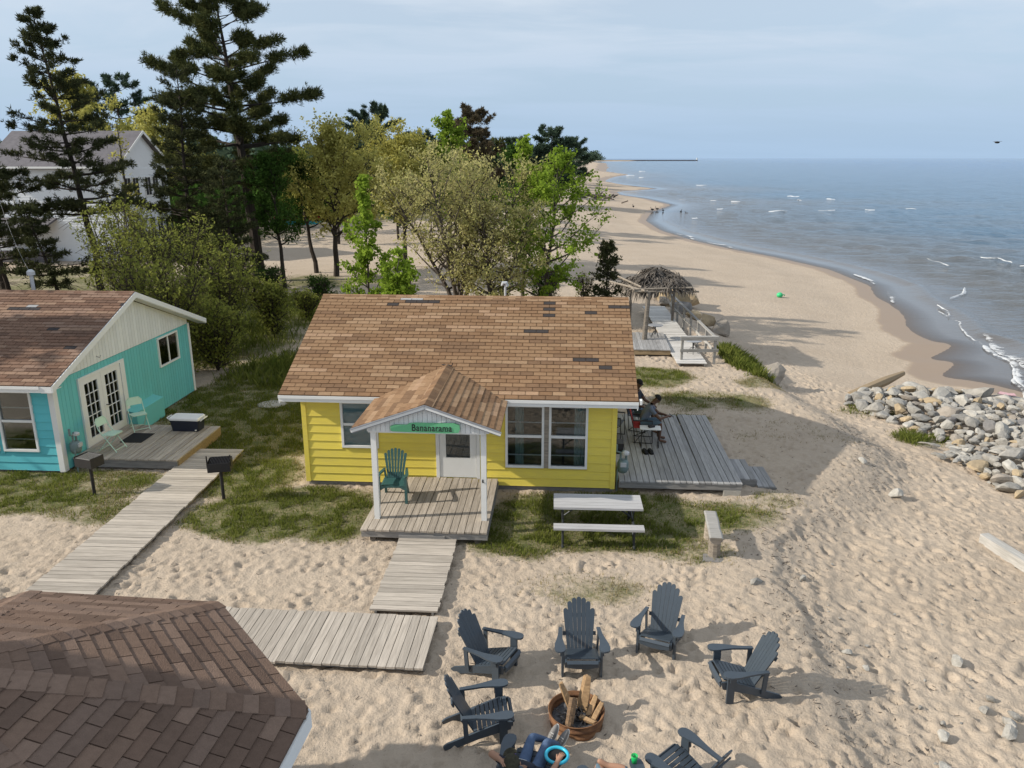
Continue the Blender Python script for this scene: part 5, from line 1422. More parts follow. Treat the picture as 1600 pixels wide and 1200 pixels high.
def person(label, loc, rz, J, mats_, sleeve='short', legs='long', bulk=1.0):
    """J: joint name -> position. One continuous skin over the skeleton, fingers included"""
    t = thing('person', label, 'person', loc, rz)
    names = []; V = []; Rd = []; E = []; SM = []
    def v(n, p, r): names.append(n); V.append(tuple(p)); Rd.append(r); return len(V) - 1
    def e(a, b, m_): E.append((a, b)); SM.append(m_)
    SK, TOP, BOT = 0, 1, 2
    L = lambda a, b, t_: Vector(J[a]).lerp(Vector(J[b]), t_)
    pe = v('pelvis', J['pelvis'], (.15 * bulk, .125 * bulk)); wa = v('waist', L('pelvis', 'chest', .45), (.14 * bulk, .120 * bulk)); ch = v('chest', J['chest'], (.165 * bulk, .13 * bulk))
    nb = v('neckbase', L('chest', 'neck', .6), (.085, .08)); ne = v('neck', J['neck'], .062); h0 = v('jaw', L('neck', 'head', .5), (.065, .072)); h1 = v('head', J['head'], (.083, .10)); h2 = v('crown', Vector(J['head']) + (Vector(J['head']) - Vector(J['neck'])).normalized() * .075, (.06, .07))
    e(pe, wa, TOP); e(wa, ch, TOP); e(ch, nb, TOP); e(nb, ne, SK); e(ne, h0, SK); e(h0, h1, SK); e(h1, h2, SK)
    fz_ = Vector(J['face']).normalized()
    no = v('nose', Vector(J['head']) + fz_ * .108 - (Vector(J['head']) - Vector(J['neck'])).normalized() * .025, .017); e(h1, no, SK)
    for s in 'lr':
        sh = v('sh' + s, J['sh' + s], .068); el = v('el' + s, J['el' + s], .045); md = v('ua' + s, L('sh' + s, 'el' + s, .55), .052); fa = v('fa' + s, L('el' + s, 'wr' + s, .35), .041); wr = v('wr' + s, J['wr' + s], .029)
        e(ch, sh, TOP); e(sh, md, TOP); e(md, el, SK if sleeve == 'short' else TOP); e(el, fa, SK); e(fa, wr, SK)
        d = (Vector(J['wr' + s]) - Vector(J['el' + s])).normalized(); side_ = d.cross(Vector((0, 0, 1)))
        side_ = side_.normalized() if side_.length > .1 else Vector((1, 0, 0)); dn = d.cross(side_).normalized()
        pa = v('palm' + s, Vector(J['wr' + s]) + d * .06, (.036, .02)); e(wr, pa, SK)
        for k_, ln in ((-1.5, .055), (-.5, .072), (.5, .068), (1.5, .052)):
            b_ = Vector(J['wr' + s]) + d * .09 + side_ * k_ * .019
            f1 = v('f', b_, .0095); f2 = v('f', b_ + d * ln * .55 + dn * .012, .009); f3 = v('f', b_ + d * ln * .85 + dn * .035, .008)
            e(pa, f1, SK); e(f1, f2, SK); e(f2, f3, SK)
        th0 = Vector(J['wr' + s]) + d * .035 + side_ * -.038; t1 = v('t', th0, .011); t2 = v('t', th0 + d * .045 - side_ * .016, .0095); e(wr, t1, SK); e(t1, t2, SK)
        hp = v('hp' + s, J['hp' + s], .092); tm = v('th' + s, L('hp' + s, 'kn' + s, .5), .078); kn = v('kn' + s, J['kn' + s], .058); ca = v('ca' + s, L('kn' + s, 'an' + s, .35), .052); an = v('an' + s, J['an' + s], .036); to_ = v('to' + s, J['to' + s], .034); hl = v('ball' + s, L('an' + s, 'to' + s, .55), .038)
        e(pe, hp, BOT); e(hp, tm, BOT); e(tm, kn, BOT); lm = BOT if legs == 'long' else SK
        e(kn, ca, lm); e(ca, an, lm); e(an, hl, SK); e(hl, to_, SK)
    skinned('body', V, E, Rd, t, mats_, SM, 2)
    return t
def ellip(name, c, rx, ry, rz_, m, parent, up=None, face=None, zcut=None, n=(14, 10)):
    mb = MB(); nu, nv = n
    for i in range(nv + 1):
        th = math.pi * i / nv
        for j in range(nu): ph = 2 * math.pi * j / nu; mb.v.append((rx * math.sin(th) * math.cos(ph), ry * math.sin(th) * math.sin(ph), rz_ * math.cos(th)))
    for i in range(nv):
        for j in range(nu):
            f = [i * nu + j, (i + 1) * nu + j, (i + 1) * nu + (j + 1) % nu, i * nu + (j + 1) % nu]
            if zcut is not None and sum(mb.v[q][2] for q in f) / 4 < zcut * rz_: continue
            mb.f.append(f)
    o = mb.build(name, m, parent, c, None, True)
    if up is not None:
        z = Vector(up).normalized(); y = -Vector(face); y = (y - z * y.dot(z)).normalized(); x = y.cross(z)
        o.rotation_euler = Matrix(((x.x, y.x, z.x), (x.y, y.y, z.y), (x.z, y.z, z.z))).to_euler()
    return o
def headgear(t, J, hair=None, cap=None, shades=None):
    up = (Vector(J['head']) - Vector(J['neck'])).normalized(); f = Vector(J['face']); f = (f - up * f.dot(up)).normalized(); s = up.cross(f)
    c = Vector(J['head'])
    if hair: ellip('hair', c + up * .03 - f * .012, .094, .108, .105, M[hair], t, up, f, .12)
    if cap:
        ellip('cap', c + up * .03 - f * .004, .100, .116, .105, M[cap], t, up, f, .10)
        b0 = c + up * .05 + f * .095
        pts = [b0 + s * (.085 * math.cos(a)) + f * (.085 * math.sin(a)) - up * .012 * math.sin(a) for a in [math.pi * i / 8 for i in range(9)]]
        MB().prism(pts, up * .008).build('cap_brim', M[cap], t)
    if shades:
        for q in (-1, 1):
            ellip('lens', c + f * .098 + s * q * .034 + up * .018, .029, .012, .021, M[shades], t, up, f)
        MB().tube([c + s * .085 - f * .01 + up * .022, c + s * .066 + f * .08 + up * .022, c + s * -.066 + f * .08 + up * .022, c - s * .085 - f * .01 + up * .022], .006, 5).build('glasses_frame', M['black'], t)
    for q in (-1, 1): ellip('ear', c + s * q * .088 - f * .005, .012, .024, .032, M['skin'] if cap else M['skin2'], t, up, f, n=(8, 6))
    mo = c + f * .092 - up * .055
    MB().tube([mo - s * .022, mo + f * .004, mo + s * .022], .006, 5).build('mouth', M['red'] if cap else M['hair'], t)

# reclining person in the chair at the bottom edge
J1 = dict(pelvis=(0, -.02, .36), chest=(0, .26, .60), neck=(.01, .39, .74), head=(.03, .455, .86), face=(.42, -.72, .42), shl=(.17, .26, .66), shr=(-.17, .26, .66), ell=(.40, .22, .72), wrl=(.17, .46, .88), elr=(-.33, .10, .54), wrr=(-.36, -.10, .57),
    hpl=(.09, -.06, .35), hpr=(-.09, -.06, .35), knl=(.10, -.46, .50), knr=(-.10, -.48, .46), anl=(-.04, -.78, .22), anr=(-.15, -.84, .14), tol=(-.09, -.90, .36), tor=(-.22, -.95, .27))
c6 = chairs[5]
p1 = person('person in a camouflage cap and violet sunglasses reclining in jeans by the fire', c6.location, c6.rotation_euler.z, J1, [M['skin'], M['shirtdark'], M['jeans']])
headgear(p1, J1, cap='cap', shades='purple')
for s in 'lr':
    a, b = Vector(J1['an' + s]), Vector(J1['to' + s]); d = (b - a).normalized(); up = Vector((0, .65, .5)); up = (up - d * up.dot(d)).normalized(); sd_ = d.cross(up)
    mid = a.lerp(b, .42) - up * .012
    sh1 = ellip('shoe', mid, .050, .150, .058, M['shoe'], p1, up, d)
    so1 = ellip('shoe_sole', (0, .0, -.040), .054, .158, .020, M['sole'], sh1)
    for q in range(3): MB().tube([(-.022, -.02 + q * .03, .056 - q * .004), (.022, -.02 + q * .03, .056 - q * .004)], .005, 5).build('lace', M['sole'], sh1)
MB().box(-.05, .05, -.005, 0, -.02, .02).build('shirt_print', M['lid'], p1, (.02, .13, .66), (R(-45), 0, 0))
# second person, only the feet reach into the frame
J2 = dict(pelvis=(0, .04, .36), chest=(0, .33, .62), neck=(0, .46, .76), head=(0, .56, .86), face=(0, -.7, .5), shl=(.18, .35, .66), shr=(-.18, .35, .66), ell=(.30, .18, .50), wrl=(.12, .02, .56), elr=(-.30, .18, .50), wrr=(-.12, .02, .54),
    hpl=(.09, -.02, .36), hpr=(-.09, -.02, .36), knl=(.12, -.34, .54), knr=(-.16, -.20, .56), anl=(.14, -.44, .12), anr=(.03, -.28, .57), tol=(.16, -.62, .05), tor=(.15, -.34, .62))
c7 = chairs[6]
p2 = person('second person at the bottom edge, only bare crossed legs and feet in view', c7.location, c7.rotation_euler.z, J2, [M['skin'], M['shirtdark'], M['shorts']], legs='short')
headgear(p2, J2, hair='hair')
def on_arm(ch, s, y):
    Mw = Matrix.Translation(ch.location) @ Matrix.Rotation(ch.rotation_euler.z, 4, 'Z')
    return Mw @ Vector((s * .36 * .87, y, .568 * .87 + .03))
cp = on_arm(c7, -1, -.31)
cup = thing('cup', 'translucent green plastic cup standing on the arm of a chair at the bottom edge', 'cup', cp, 0)
MB().lathe([(.001, .001), (.030, .001), (.042, .11), (.039, .11), (.028, .006), (.001, .006)], 16).build('cup_body', M['greencup'], cup, smooth=True)
rg = on_arm(c6, -1, -.20)
bw_ = thing('ring_tray', 'round dark tray with a thick turquoise rim beside the reclining person', 'tray', (rg.x, rg.y, rg.z + .005), 0)
mb = MB(); mb.lathe([(.135 + .022 * math.cos(a), .022 + .022 * math.sin(a)) for a in [2 * math.pi * i / 10 for i in range(10)]], 28, closed=True); mb.build('rim', M['cyan'], bw_, smooth=True)
MB().lathe([(0, .004), (.125, .008), (.125, .014), (0, .010)], 24).build('tray_disc', M['rubber'], bw_)

# two men on the side deck
def camp_chair(label, loc, rz, fabric):
    t = thing('camp_chair', label, 'folding chair', loc, rz, 'folding camp chairs on the side deck')
    MB().box(-.26, .26, -.24, .24, .42, .435).build('seat', M[fabric], t); MB().box(-.25, .25, -.008, .008, 0, .44).build('backrest', M[fabric], t, (0, .25, .44), (R(-14), 0, 0))
    for s in (-1, 1):
        mb = MB(); mb.tube([(s * .27, -.26, .012), (s * .27, .24, .012)], .011, 5); mb.tube([(s * .27, -.26, .012), (s * .27, -.24, .62)], .011, 5); mb.tube([(s * .27, .20, .012), (s * .26, .25, .44), (s * .26, .37, .90)], .011, 5)
        mb.build('side_frame', M['black'], t); MB().box(s * .27 - .025, s * .27 + .025, -.25, .27, .62, .645).build('arm', M['black'], t)
    mb = MB(); mb.tube([(-.27, -.24, .42), (.27, .2, .02)], .010, 5); mb.tube([(.27, -.24, .42), (-.27, .2, .02)], .010, 5); mb.build('cross_brace', M['black'], t)
    return t
DZ = .302
mloc = Vector((3.50, 19.95, DZ)); mrz = R(82)
J3 = dict(pelvis=(0, .05, .53), chest=(0, -.14, .92), neck=(0, -.25, 1.06), head=(.0, -.34, 1.16), face=(-.1, -.80, -.40), shl=(.20, -.17, .96), shr=(-.20, -.17, .96), ell=(.25, -.40, .70), wrl=(.10, -.60, .70), elr=(-.25, -.42, .70), wrr=(-.09, -.62, .72),
    hpl=(.10, .02, .51), hpr=(-.10, .02, .51), knl=(.15, -.46, .56), knr=(-.15, -.46, .56), anl=(.14, -.42, .07), anr=(-.15, -.44, .07), tol=(.16, -.62, .035), tor=(-.17, -.64, .035))
p3 = person('man in a grey-blue tee and shorts sitting bent over a phone on the side deck', mloc, mrz, J3, [M['skin2'], M['shirtgrey'], M['shorts']], legs='short', bulk=1.25)
headgear(p3, J3, hair='hair')
camp_chair('red and black camp chair under the man bent over a phone', mloc, mrz, 'red')
ph = Vector((Matrix.Translation(mloc) @ Matrix.Rotation(mrz, 4, 'Z')) @ Vector((0, -.74, .73)))
tag(bevel(MB().box(-.04, .04, -.075, .075, -.005, .005).build('phone', M['black'], None, ph, (R(35), 0, mrz)), .004, 1), 'black phone held by the man bent forward on the side deck', 'phone')
tr_ = thing('tray_table', 'small white-topped folding tray table beside the red camp chair', 'table', (3.62, 19.48, DZ), R(-6))
loft([(rrect(.27, .16, .03), .50), (rrect(.27, .16, .03), .52)]).build('table_top', M['lid'], tr_)
for s in (-1, 1): MB().tube([(s * .22, -.13, .5), (s * .22, -.16, .012), (s * .22, .16, .012), (s * .22, .13, .5)], .010, 5).build('leg_frame', M['black'], tr_)
tag(MB().box(-.09, .07, -.05, .05, 0, .05).build('dark_cap', M['black'], None, (3.66, 19.50, DZ + .522), (0, 0, .4)), 'dark cap lying on the white tray table', 'cap')
sh_ = thing('shoes', 'pair of black shoes left on the side deck in front of the tray table', 'shoes', (3.50, 19.0, DZ), R(10))
for x, y in ((-.08, 0), (.06, -.03)):
    loft([([(px_ + x, py_ + y) for px_, py_ in rrect(.05, .14, .045)], 0), ([(px_ + x, py_ + y) for px_, py_ in rrect(.05, .14, .045)], .04), ([(px_ + x, py_ * .8 + y + .02) for px_, py_ in rrect(.036, .11, .03)], .09)]).build('shoe', M['rubber'], sh_)
m4 = Vector((3.56, 20.85, DZ)); rz4 = R(62)
J4 = dict(pelvis=(0, .08, .53), chest=(0, .13, .98), neck=(0, .11, 1.17), head=(0, .06, 1.31), face=(-.1, -.95, -.05), shl=(.20, .12, 1.04), shr=(-.20, .12, 1.04), ell=(.26, -.05, .78), wrl=(.22, -.28, .70), elr=(-.26, -.02, .78), wrr=(-.20, -.26, .70),
    hpl=(.10, .04, .51), hpr=(-.10, .04, .51), knl=(.14, -.42, .56), knr=(-.14, -.42, .56), anl=(.14, -.42, .07), anr=(-.14, -.42, .07), tol=(.15, -.62, .035), tor=(-.15, -.62, .035))
p4 = person('man in sunglasses sitting upright behind the roof corner on the side deck', m4, rz4, J4, [M['skin2'], M['shirtdark'], M['shorts']], legs='short')
headgear(p4, J4, hair='hair', shades='black')
camp_chair('grey camp chair under the man in sunglasses, half hidden by the roof corner', m4, rz4, 'shirtgrey')
camp_chair('empty grey camp chair close to the cottage wall on the side deck', Vector((2.75, 20.2, DZ)), R(70), 'shirtgrey')
# ------------------------------------------------------------------ stones
def stone_mesh(seed, flat=.7, cuts=15, sub=2):
    import bmesh
    r = np.random.default_rng(seed)
    bm = bmesh.new(); bmesh.ops.create_icosphere(bm, subdivisions=sub, radius=1)
    P = np.array([v.co[:] for v in bm.verts])
    for _ in range(cuts):
        n_ = r.normal(size=3); n_ /= np.linalg.norm(n_); d = r.uniform(.48, .86)
        s = P @ n_; m_ = s > d; P[m_] -= np.outer(s[m_] - d, n_) * .92
    P *= 1 + r.normal(0, .022, (len(P), 1)); P *= np.array([1, r.uniform(.65, .95), flat * r.uniform(.75, 1.1)])
    for v, p in zip(bm.verts, P): v.co = p
    me = bpy.data.meshes.new('stone'); bm.to_mesh(me); bm.free(); return me
base_st = [stone_mesh(i) for i in range(14)] + [stone_mesh(50 + i  , .85, 20, 3) for i in range(5)]
STM = [[None] * len(ROCKM) for _ in base_st]
def stone_of(i, k):
    if STM[i][k] is None:
        me = base_st[i].copy(); me.materials.append(ROCKM[k]); STM[i][k] = me
    return STM[i][k]
def put_stone(label, x, y, r, z=None, k=None, group=None, sink=.25, i=None, rot=None, name='stone', cat='stone', sc=(1, 1, 1)):
    i = random.randrange(14) if i is None else i
    k = random.choices(range(6), [7, 5, 7, 2.2, .8, 1.2])[0] if k is None else k
    zz = (gz(x, y) if z is None else z) + r * (.55 - sink) * sc[2]
    o = ob(name, stone_of(i, k), None, (x, y, zz), rot or (random.uniform(-.35, .35), random.uniform(-.35, .35), random.uniform(0, 6.28)), [r * q for q in sc])
    return tag(o, label, cat, group)
PILE = [(11.8, 26.6), (12.6, 28.0), (14.6, 28.9), (17.2, 28.9), (20.5, 28.2), (20.5, 17.6), (16.0, 16.6), (13.6, 17.4), (12.7, 18.4), (12.6, 20.2), (13.1, 22.2), (12.9, 23.4), (12.2, 24.8)]
def inpoly(x, y, P):
    c = False; j = len(P) - 1
    for i in range(len(P)):
        if (P[i][1] > y) != (P[j][1] > y) and x < (P[j][0] - P[i][0]) * (y - P[i][1]) / (P[j][1] - P[i][1]) + P[i][0]: c = not c
        j = i
    return c
placed = []
def pile_h(x, y):
    d = min(math.hypot(x - ax, y - ay) for ax, ay in [((PILE[i][0] * (1 - t) + PILE[(i + 1) % len(PILE)][0] * t), (PILE[i][1] * (1 - t) + PILE[(i + 1) % len(PILE)][1] * t)) for i in range(len(PILE)) for t in (0, .25, .5, .75)])
    return .62 * min(1, d / 1.7)
big = [(15.0, 26.3, .78, 2, 1.0, 'big rounded pale boulder at the crest of the rubble heap'), (16.6, 26.9, .92, 0, 1.0, 'largest whitish boulder at the top edge of the rubble heap'), (14.1, 24.3, .62, 5, 1.1, 'brown-grey wedge-shaped boulder in the middle of the rubble heap'),
    (17.9, 22.6, .55, 1, 1, 'flat-topped grey boulder low on the right of the rubble heap'), (13.4, 18.7, .50, 1, .9, 'rough grey stone at the front foot of the rubble heap'), (14.9, 18.0, .55, 3, .9, 'tan boulder at the bottom right end of the rubble heap'), (14.2, 18.8, .42, 3, .8, 'yellowish leaning stone at the front of the rubble heap'),
    (12.3, 26.7, .44, 1, 1.3, 'pointed grey stone at the far left tip of the rubble heap'), (12.9, 26.5, .42, 3, .7, 'low tan slab beside the pointed stone at the left tip of the heap'), (12.4, 24.9, .40, 1, 1.1, 'grey stone with a sharp dark side at the left foot of the heap')]
for x, y, r, k, f, lb in big:
    r *= .68; put_stone(lb, x, y, r, gz(x, y) + pile_h(x, y) * .75, k, 'large stones of the rubble heap', .25, sc=(1.1, 1, f)); placed.append((x, y, r * .8))
gs = put_stone('pale green painted stone at the right edge of the rubble heap', 16.2, 22.4, .30, gz(16.9, 22.4) + .55, 0, 'large stones of the rubble heap', sc=(1.3, 1, .7)); gs.data = gs.data.copy(); gs.data.materials[0] = M['greenstone']; placed.append((16.9, 22.4, .4))
ps = put_stone('long pale slab with faded pink marks at the top right of the rubble heap', 17.7, 26.6, .46, gz(17.7, 26.6) + .5, 2, 'large stones of the rubble heap', rot=(0.05, .1, -.25), sc=(2.0, .7, .65)); placed.append((18.3, 26.9, .7)); placed.append((17.6, 27.1, .5)); placed.append((19.1, 26.6, .5))
pk = MB().prism([(-.32, -.06, 0), (-.2, .08, 0), (.1, .05, 0), (.25, .09, 0), (.3, -.05, 0), (0, -.08, 0)], (0, 0, .03)).build('pink_mark', M['pink'], None, (0, 0, 0))
pk.parent = ps; pk.location = (-.3, -.3, .75); pk.scale = (1 / (2 * .46), 1 / (.7 * .46), 1 / (.65 * .46)); pk.rotation_euler = (R(20), 0, 0)
cnt = 0
for rmin, rmax, tries in ((.27, .40, 500), (.18, .27, 5000), (.11, .18, 9000)):
    for _ in range(tries):
        x, y = random.uniform(11.6, 19.2), random.uniform(16.6, 29)
        if not inpoly(x, y, PILE) or cnt > (60 if rmin > .25 else (190 if rmin > .15 else 290)): continue
        if x / y > .70: continue
        r = random.uniform(rmin, rmax)
        if rmin < .2 and x > 15.5 and random.random() < .5: continue
        if any(math.hypot(x - a, y - b) < (r + c) * .70 for a, b, c in placed): continue
        placed.append((x, y, r)); cnt += 1
        kk = random.choices(range(6), [7, 5, 7, 2.2, .8, 1.2])[0]
        zone = ('crest of the heap nearest the water' if y > 25.5 + (x - 13) * .25 else 'front foot of the heap nearest the camera' if y < 19.6 + (x - 13) * .2 else 'left tip of the heap' if x < 13.4 else 'left half of the heap' if x / y < .62 else 'right edge of the heap')
        lab = '%s %s stone at the %s' % ('big' if rmin > .25 else 'small' if rmin < .15 else 'medium', ['pale grey', 'grey', 'whitish', 'tan', 'dark grey', 'brownish'][kk], zone)
        put_stone(lab, x, y, r, gz(x, y) + pile_h(x, y) * random.uniform(.75, 1.05), kk, 'rubble stones in the heap', .28, sc=(random.uniform(.9, 1.4), 1, random.uniform(.7, 1.2)))
# rubble core so that no sand shows between the stones on top
smb = []
for _ in range(1100):
    x, y = random.uniform(12, 20), random.uniform(17, 28.6)
    if inpoly(x, y, PILE): smb.append((x, y))
mb = MB()
for x, y in smb:
    r = random.uniform(.08, .18); me = base_st[random.randrange(14)]; rot = Matrix.Rotation(random.uniform(0, 6), 3, 'Z')
    z = gz(x, y) + pile_h(x, y) * .75
    mb.add([rot @ (v.co * r) + Vector((x, y, z)) for v in me.vertices], [tuple(p.vertices) for p in me.polygons])
tag(mb.build('small_rubble', ROCKM[0]), kind='stuff')
# small chips spilling down the near-left flank
for i in range(40):
    x, y = 12.85 + random.gauss(0, .35), 21.2 + random.gauss(0, .55)
    put_stone('thin white stone chip on the near flank of the rubble heap', x, y, random.uniform(.10, .18), gz(x, y) + .12, random.choice([0, 2]), 'white chips on the flank of the heap', .1, sc=(1.5, .8, .5))
# stones scattered on the lower sand, bottom right
scat = [((5.68, 8.53), .16, 'white block of stone nearest the bottom edge, right of the chairs'), ((6.02, 9.20), .13, 'pale stone lying left of the loose stones near the bottom right'), ((7.00, 9.27), .15, 'whitish stone with a long shadow near the bottom right'), ((7.78, 9.40), .12, 'stone with a rusty brown side near the bottom right'),
    ((7.30, 9.66), .12, 'upright grey stone beside a flat one near the bottom right'), ((7.13, 9.50), .14, 'flat grey slab among the loose stones at bottom right'), ((6.94, 9.80), .10, 'small white stone left of the upright stone at bottom right'), ((7.20, 11.0), .15, 'broken white stone alone on the lower sand'),
    ((8.10, 8.72), .12, 'grey stone close to the right bottom corner'), ((7.98, 8.55), .09, 'small round stone close to the right bottom corner'), ((7.20, 10.1), .09, 'narrow pale stone above the flat slab at bottom right'), ((8.5, 9.95), .07, 'tiny brown stone at the right edge of the lower sand'),
    ((5.45, 11.1), .10, 'pale flat stone in the shadow of the rightmost chair'), ((5.6, 10.75), .08, 'small flat stone at the tip of the chair shadow'), ((5.55, 13.4), .10, 'small grey stone on the break of the sand bank'), ((9.35, 17.7), .20, 'pale driftwood-like stone at the edge of the cottage shadow'), ((9.2, 19.3), .14, 'flat white stone inside the cottage shadow tip')]
for (x, y), r, lb in scat: put_stone(lb, x, y, r, None, 3 if 'brown' in lb else random.choice([2, 2, 0]), 'loose stones on the lower sand', .02)
for i in range(22):
    x, y = random.uniform(5.9, 9.0), random.uniform(8.3, 11.2)
    if x / y < .68: put_stone('small whitish stone strewn on the lower sand near the bottom right corner', x, y, random.uniform(.04, .085), None, random.choice([2, 2, 0]), 'small stones strewn at the bottom right', .05)
for _ in range(60):
    x, y = random.uniform(5.2, 9.6), random.uniform(8.2, 14.5)
    if x / y > .7: continue
    put_stone('small pebble on the lower sand right of the chairs', x, y, random.uniform(.015, .05), None, random.choice([0, 1, 2]), 'pebbles on the lower sand', .1)
cb = tag(ob('concrete_lump', stone_of(3, 0), None, (4.53, 13.0, .04), (.2, .1, .4), (.17, .14, .2)), 'broken pale concrete lump in the sand right of the log bench', 'concrete lump')
# boulders along the far boardwalk
bl = [(10.2, 37.4, .46, 'pointed grey-brown boulder at the beach end of the boulder row'), (9.55, 37.9, .42, 'rusty brown boulder beside the pointed one in the boulder row'), (9.2, 39.2, .46, 'flat tan boulder behind the rusty brown one'), (8.85, 40.4, .60, 'dark shadowed boulder in the middle of the boulder row'), (9.1, 42.6, .78, 'rounded tan boulder behind the railing in the boulder row'),
    (8.9, 45.0, .85, 'tall yellowish split boulder at the far end of the boulder row'), (9.9, 44.2, .75, 'low grey boulder on the beach side of the yellowish one'), (8.35, 42.4, .5, 'small brown boulder close behind the railing'), (9.55, 28.3, .55, 'mottled boulder at the near end of the grassy bank')]
for i, (x, y, r, lb) in enumerate(bl):
    o = put_stone(lb, x, y, r * 1.3, None, 3 if 'yellow' in lb or 'tan' in lb or 'rusty' in lb else (4 if 'dark' in lb else 5), 'boulders along the far boardwalk', .12, i=14 + i % 5, sc=(1, .9, 1.25 if 'pointed' in lb or 'tall' in lb else .85), name='boulder', cat='boulder')
# driftwood
def drift(label, pts, rad, m=M['log'], flat=.6):
    t = MB().tube(pts, rad, 8).build('driftwood_log', m); t.scale = (1, 1, 1)
    return tag(t, label, 'driftwood', 'driftwood on the beach')
z_ = gz(14.2, 29.2)
drift('thick pale driftwood trunk lying above the rubble heap', [(12.7, 28.4, z_ + .05), (13.6, 28.9, z_ + .18), (14.6, 29.6, z_ + .30), (15.6, 30.3, z_ + .42)], [.16, .20, .19, .10], M['cutend'])
z_ = gz(10.4, 15.2); db = thing('beam', 'squared driftwood beam at the right edge of the sand', 'beam', (10.3, 15.6, z_ + .10), R(-82))
MB().prism([(0, -.10, -.1), (0, .12, -.1), (0, .10, .14), (0, -.10, .13)], (1.5, 0, .02)).build('beam_body', M['rail'], db)
mb = MB()
for i in range(46):
    x, y = 16.6 + random.gauss(0, 2.4), 172 + random.gauss(0, 7); z = gz(x, y); a = random.uniform(0, 6.28); L = random.uniform(.8, 2.8)
    mb.tube([(x, y, z + .1), (x + L * math.cos(a), y + L * math.sin(a), z + random.uniform(.1, 1.0))], random.uniform(.08, .2), 5)
tag(mb.build('driftwood_heap', M['greybark']), 'tangled grey driftwood heap far down the beach', 'driftwood', kind='stuff')
# green ball, birds
gb = thing('toy_bucket', 'small bright green plastic toy lying alone on the beach', 'toy', (17.0, 49.6, gz(17, 49.6)), 0)
ellip('toy_body', (0, 0, .15), .20, .19, .17, M['greenball'], gb); MB().tube([(.15, 0, .15), (.28, 0, .18), (.34, .07, .1)], .03, 6).build('handle', M['greenball'], gb)
def bird(label, x, y, s=1.0, pale=False, z=None):
    t = thing('goose', label, 'bird', (x, y, gz(x, y) if z is None else z), random.uniform(0, 6.28), 'birds at the edge of the water')
    m_ = M['birdpale'] if pale else M['bird']
    ellip('body', (0, 0, .36 * s), .36 * s, .17 * s, .18 * s, m_, t, n=(9, 6))
    MB().tube([(.24 * s, 0, .42 * s), (.34 * s, 0, .62 * s), (.36 * s, 0, .80 * s), (.48 * s, 0, .80 * s)], [.08 * s, .05 * s, .055 * s, .02 * s], 6).build('neck', m_, t)
    for q in (-.06, .06): MB().tube([(0, q * s, 0), (0, q * s, .25 * s)], .02 * s, 4).build('leg', m_, t)
for i, (x, y, lb) in enumerate([(24.6, 141, 'dark goose on the sand spit, leftmost of the three together'), (25.8, 143, 'dark goose on the sand spit, middle of the three together'), (26.3, 140, 'dark goose on the sand spit, right of the three together'), (22.0, 146, 'dark bird standing apart left of the group on the spit'), (29.4, 140, 'dark bird at the very edge of the water on the spit'), (29.8, 137, 'dark bird wading beside another at the edge of the spit')]): bird(lb, x, y, .85)
fb = thing('flying_bird', 'dark bird gliding low over the water far out to the right', 'bird', (31, 52.6, 8.55), R(20))
fb.scale = (.75, .75, .75); ellip('body', (0, 0, 0), .30, .09, .09, M['bird'], fb, n=(9, 6))
for s in (-1, 1): MB().prism([(.10, s * .05, .02), (.14, s * .25, .07), (.02, s * .46, .06), (-.10, s * .22, .05), (-.10, s * .05, .02)][::s], (0, 0, .012)).build('wing', M['bird'], fb)
# breakwater on the horizon
bk = thing('breakwater', 'long dark breakwater lying on the horizon', 'breakwater', (330, 2560, WZ), 0)
MB().box(-50, 250, -4, 4, -2, 3.0).build('wall', M['slate'], bk); MB().box(247, 250, -2, 2, 3, 9).build('beacon', M['white'], bk)

# ------------------------------------------------------------------ vegetation
LM = dict(oak=leafmat('oak_catkin_leaves', (0.34, 0.325, 0.075), (0.56, 0.52, 0.17), .45), tan=leafmat('tan_bud_leaves', (0.32, 0.325, 0.10), (0.56, 0.50, 0.24), .42),
    bright=leafmat('bright_maple_leaves', (0.15, 0.235, 0.025), (0.31, 0.42, 0.06), .5), bush=leafmat('bush_leaves', (0.135, 0.165, 0.032), (0.31, 0.32, 0.08), .4),
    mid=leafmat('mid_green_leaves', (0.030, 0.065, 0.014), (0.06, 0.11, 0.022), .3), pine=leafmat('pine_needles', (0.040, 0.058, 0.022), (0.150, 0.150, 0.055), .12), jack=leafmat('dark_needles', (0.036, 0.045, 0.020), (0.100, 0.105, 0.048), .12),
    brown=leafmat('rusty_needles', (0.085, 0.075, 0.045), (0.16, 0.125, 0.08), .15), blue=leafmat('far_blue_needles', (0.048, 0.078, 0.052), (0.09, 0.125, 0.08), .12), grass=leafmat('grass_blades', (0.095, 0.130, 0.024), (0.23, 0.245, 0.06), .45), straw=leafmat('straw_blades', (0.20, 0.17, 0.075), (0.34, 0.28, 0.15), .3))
class Tubes:
    def __init__(s): s.mb = MB()
    def add(s, pts, r0, r1, n):
        k = len(pts); s.mb.tube(pts, [r0 + (r1 - r0) * i / (k - 1) for i in range(k)], n, False)
def leaf_mesh(name, c, d, ln, wd, m):
    """rhombic blades: centres c, directions d"""
    n_ = len(c); r = RNG.normal(size=(n_, 3)); s = np.cross(d, r); s /= np.linalg.norm(s, axis=1, keepdims=True) + 1e-9
    ln = ln[:, None]; wd = wd[:, None]
    V = np.empty((n_, 4, 3)); V[:, 0] = c - d * ln / 2; V[:, 1] = c + s * wd / 2; V[:, 2] = c + d * ln / 2; V[:, 3] = c - s * wd / 2
    return npmesh(name, V.reshape(-1, 3), np.arange(n_ * 4).reshape(-1, 4), m)
def unit(v): return v / (np.linalg.norm(v, axis=-1, keepdims=True) + 1e-9)
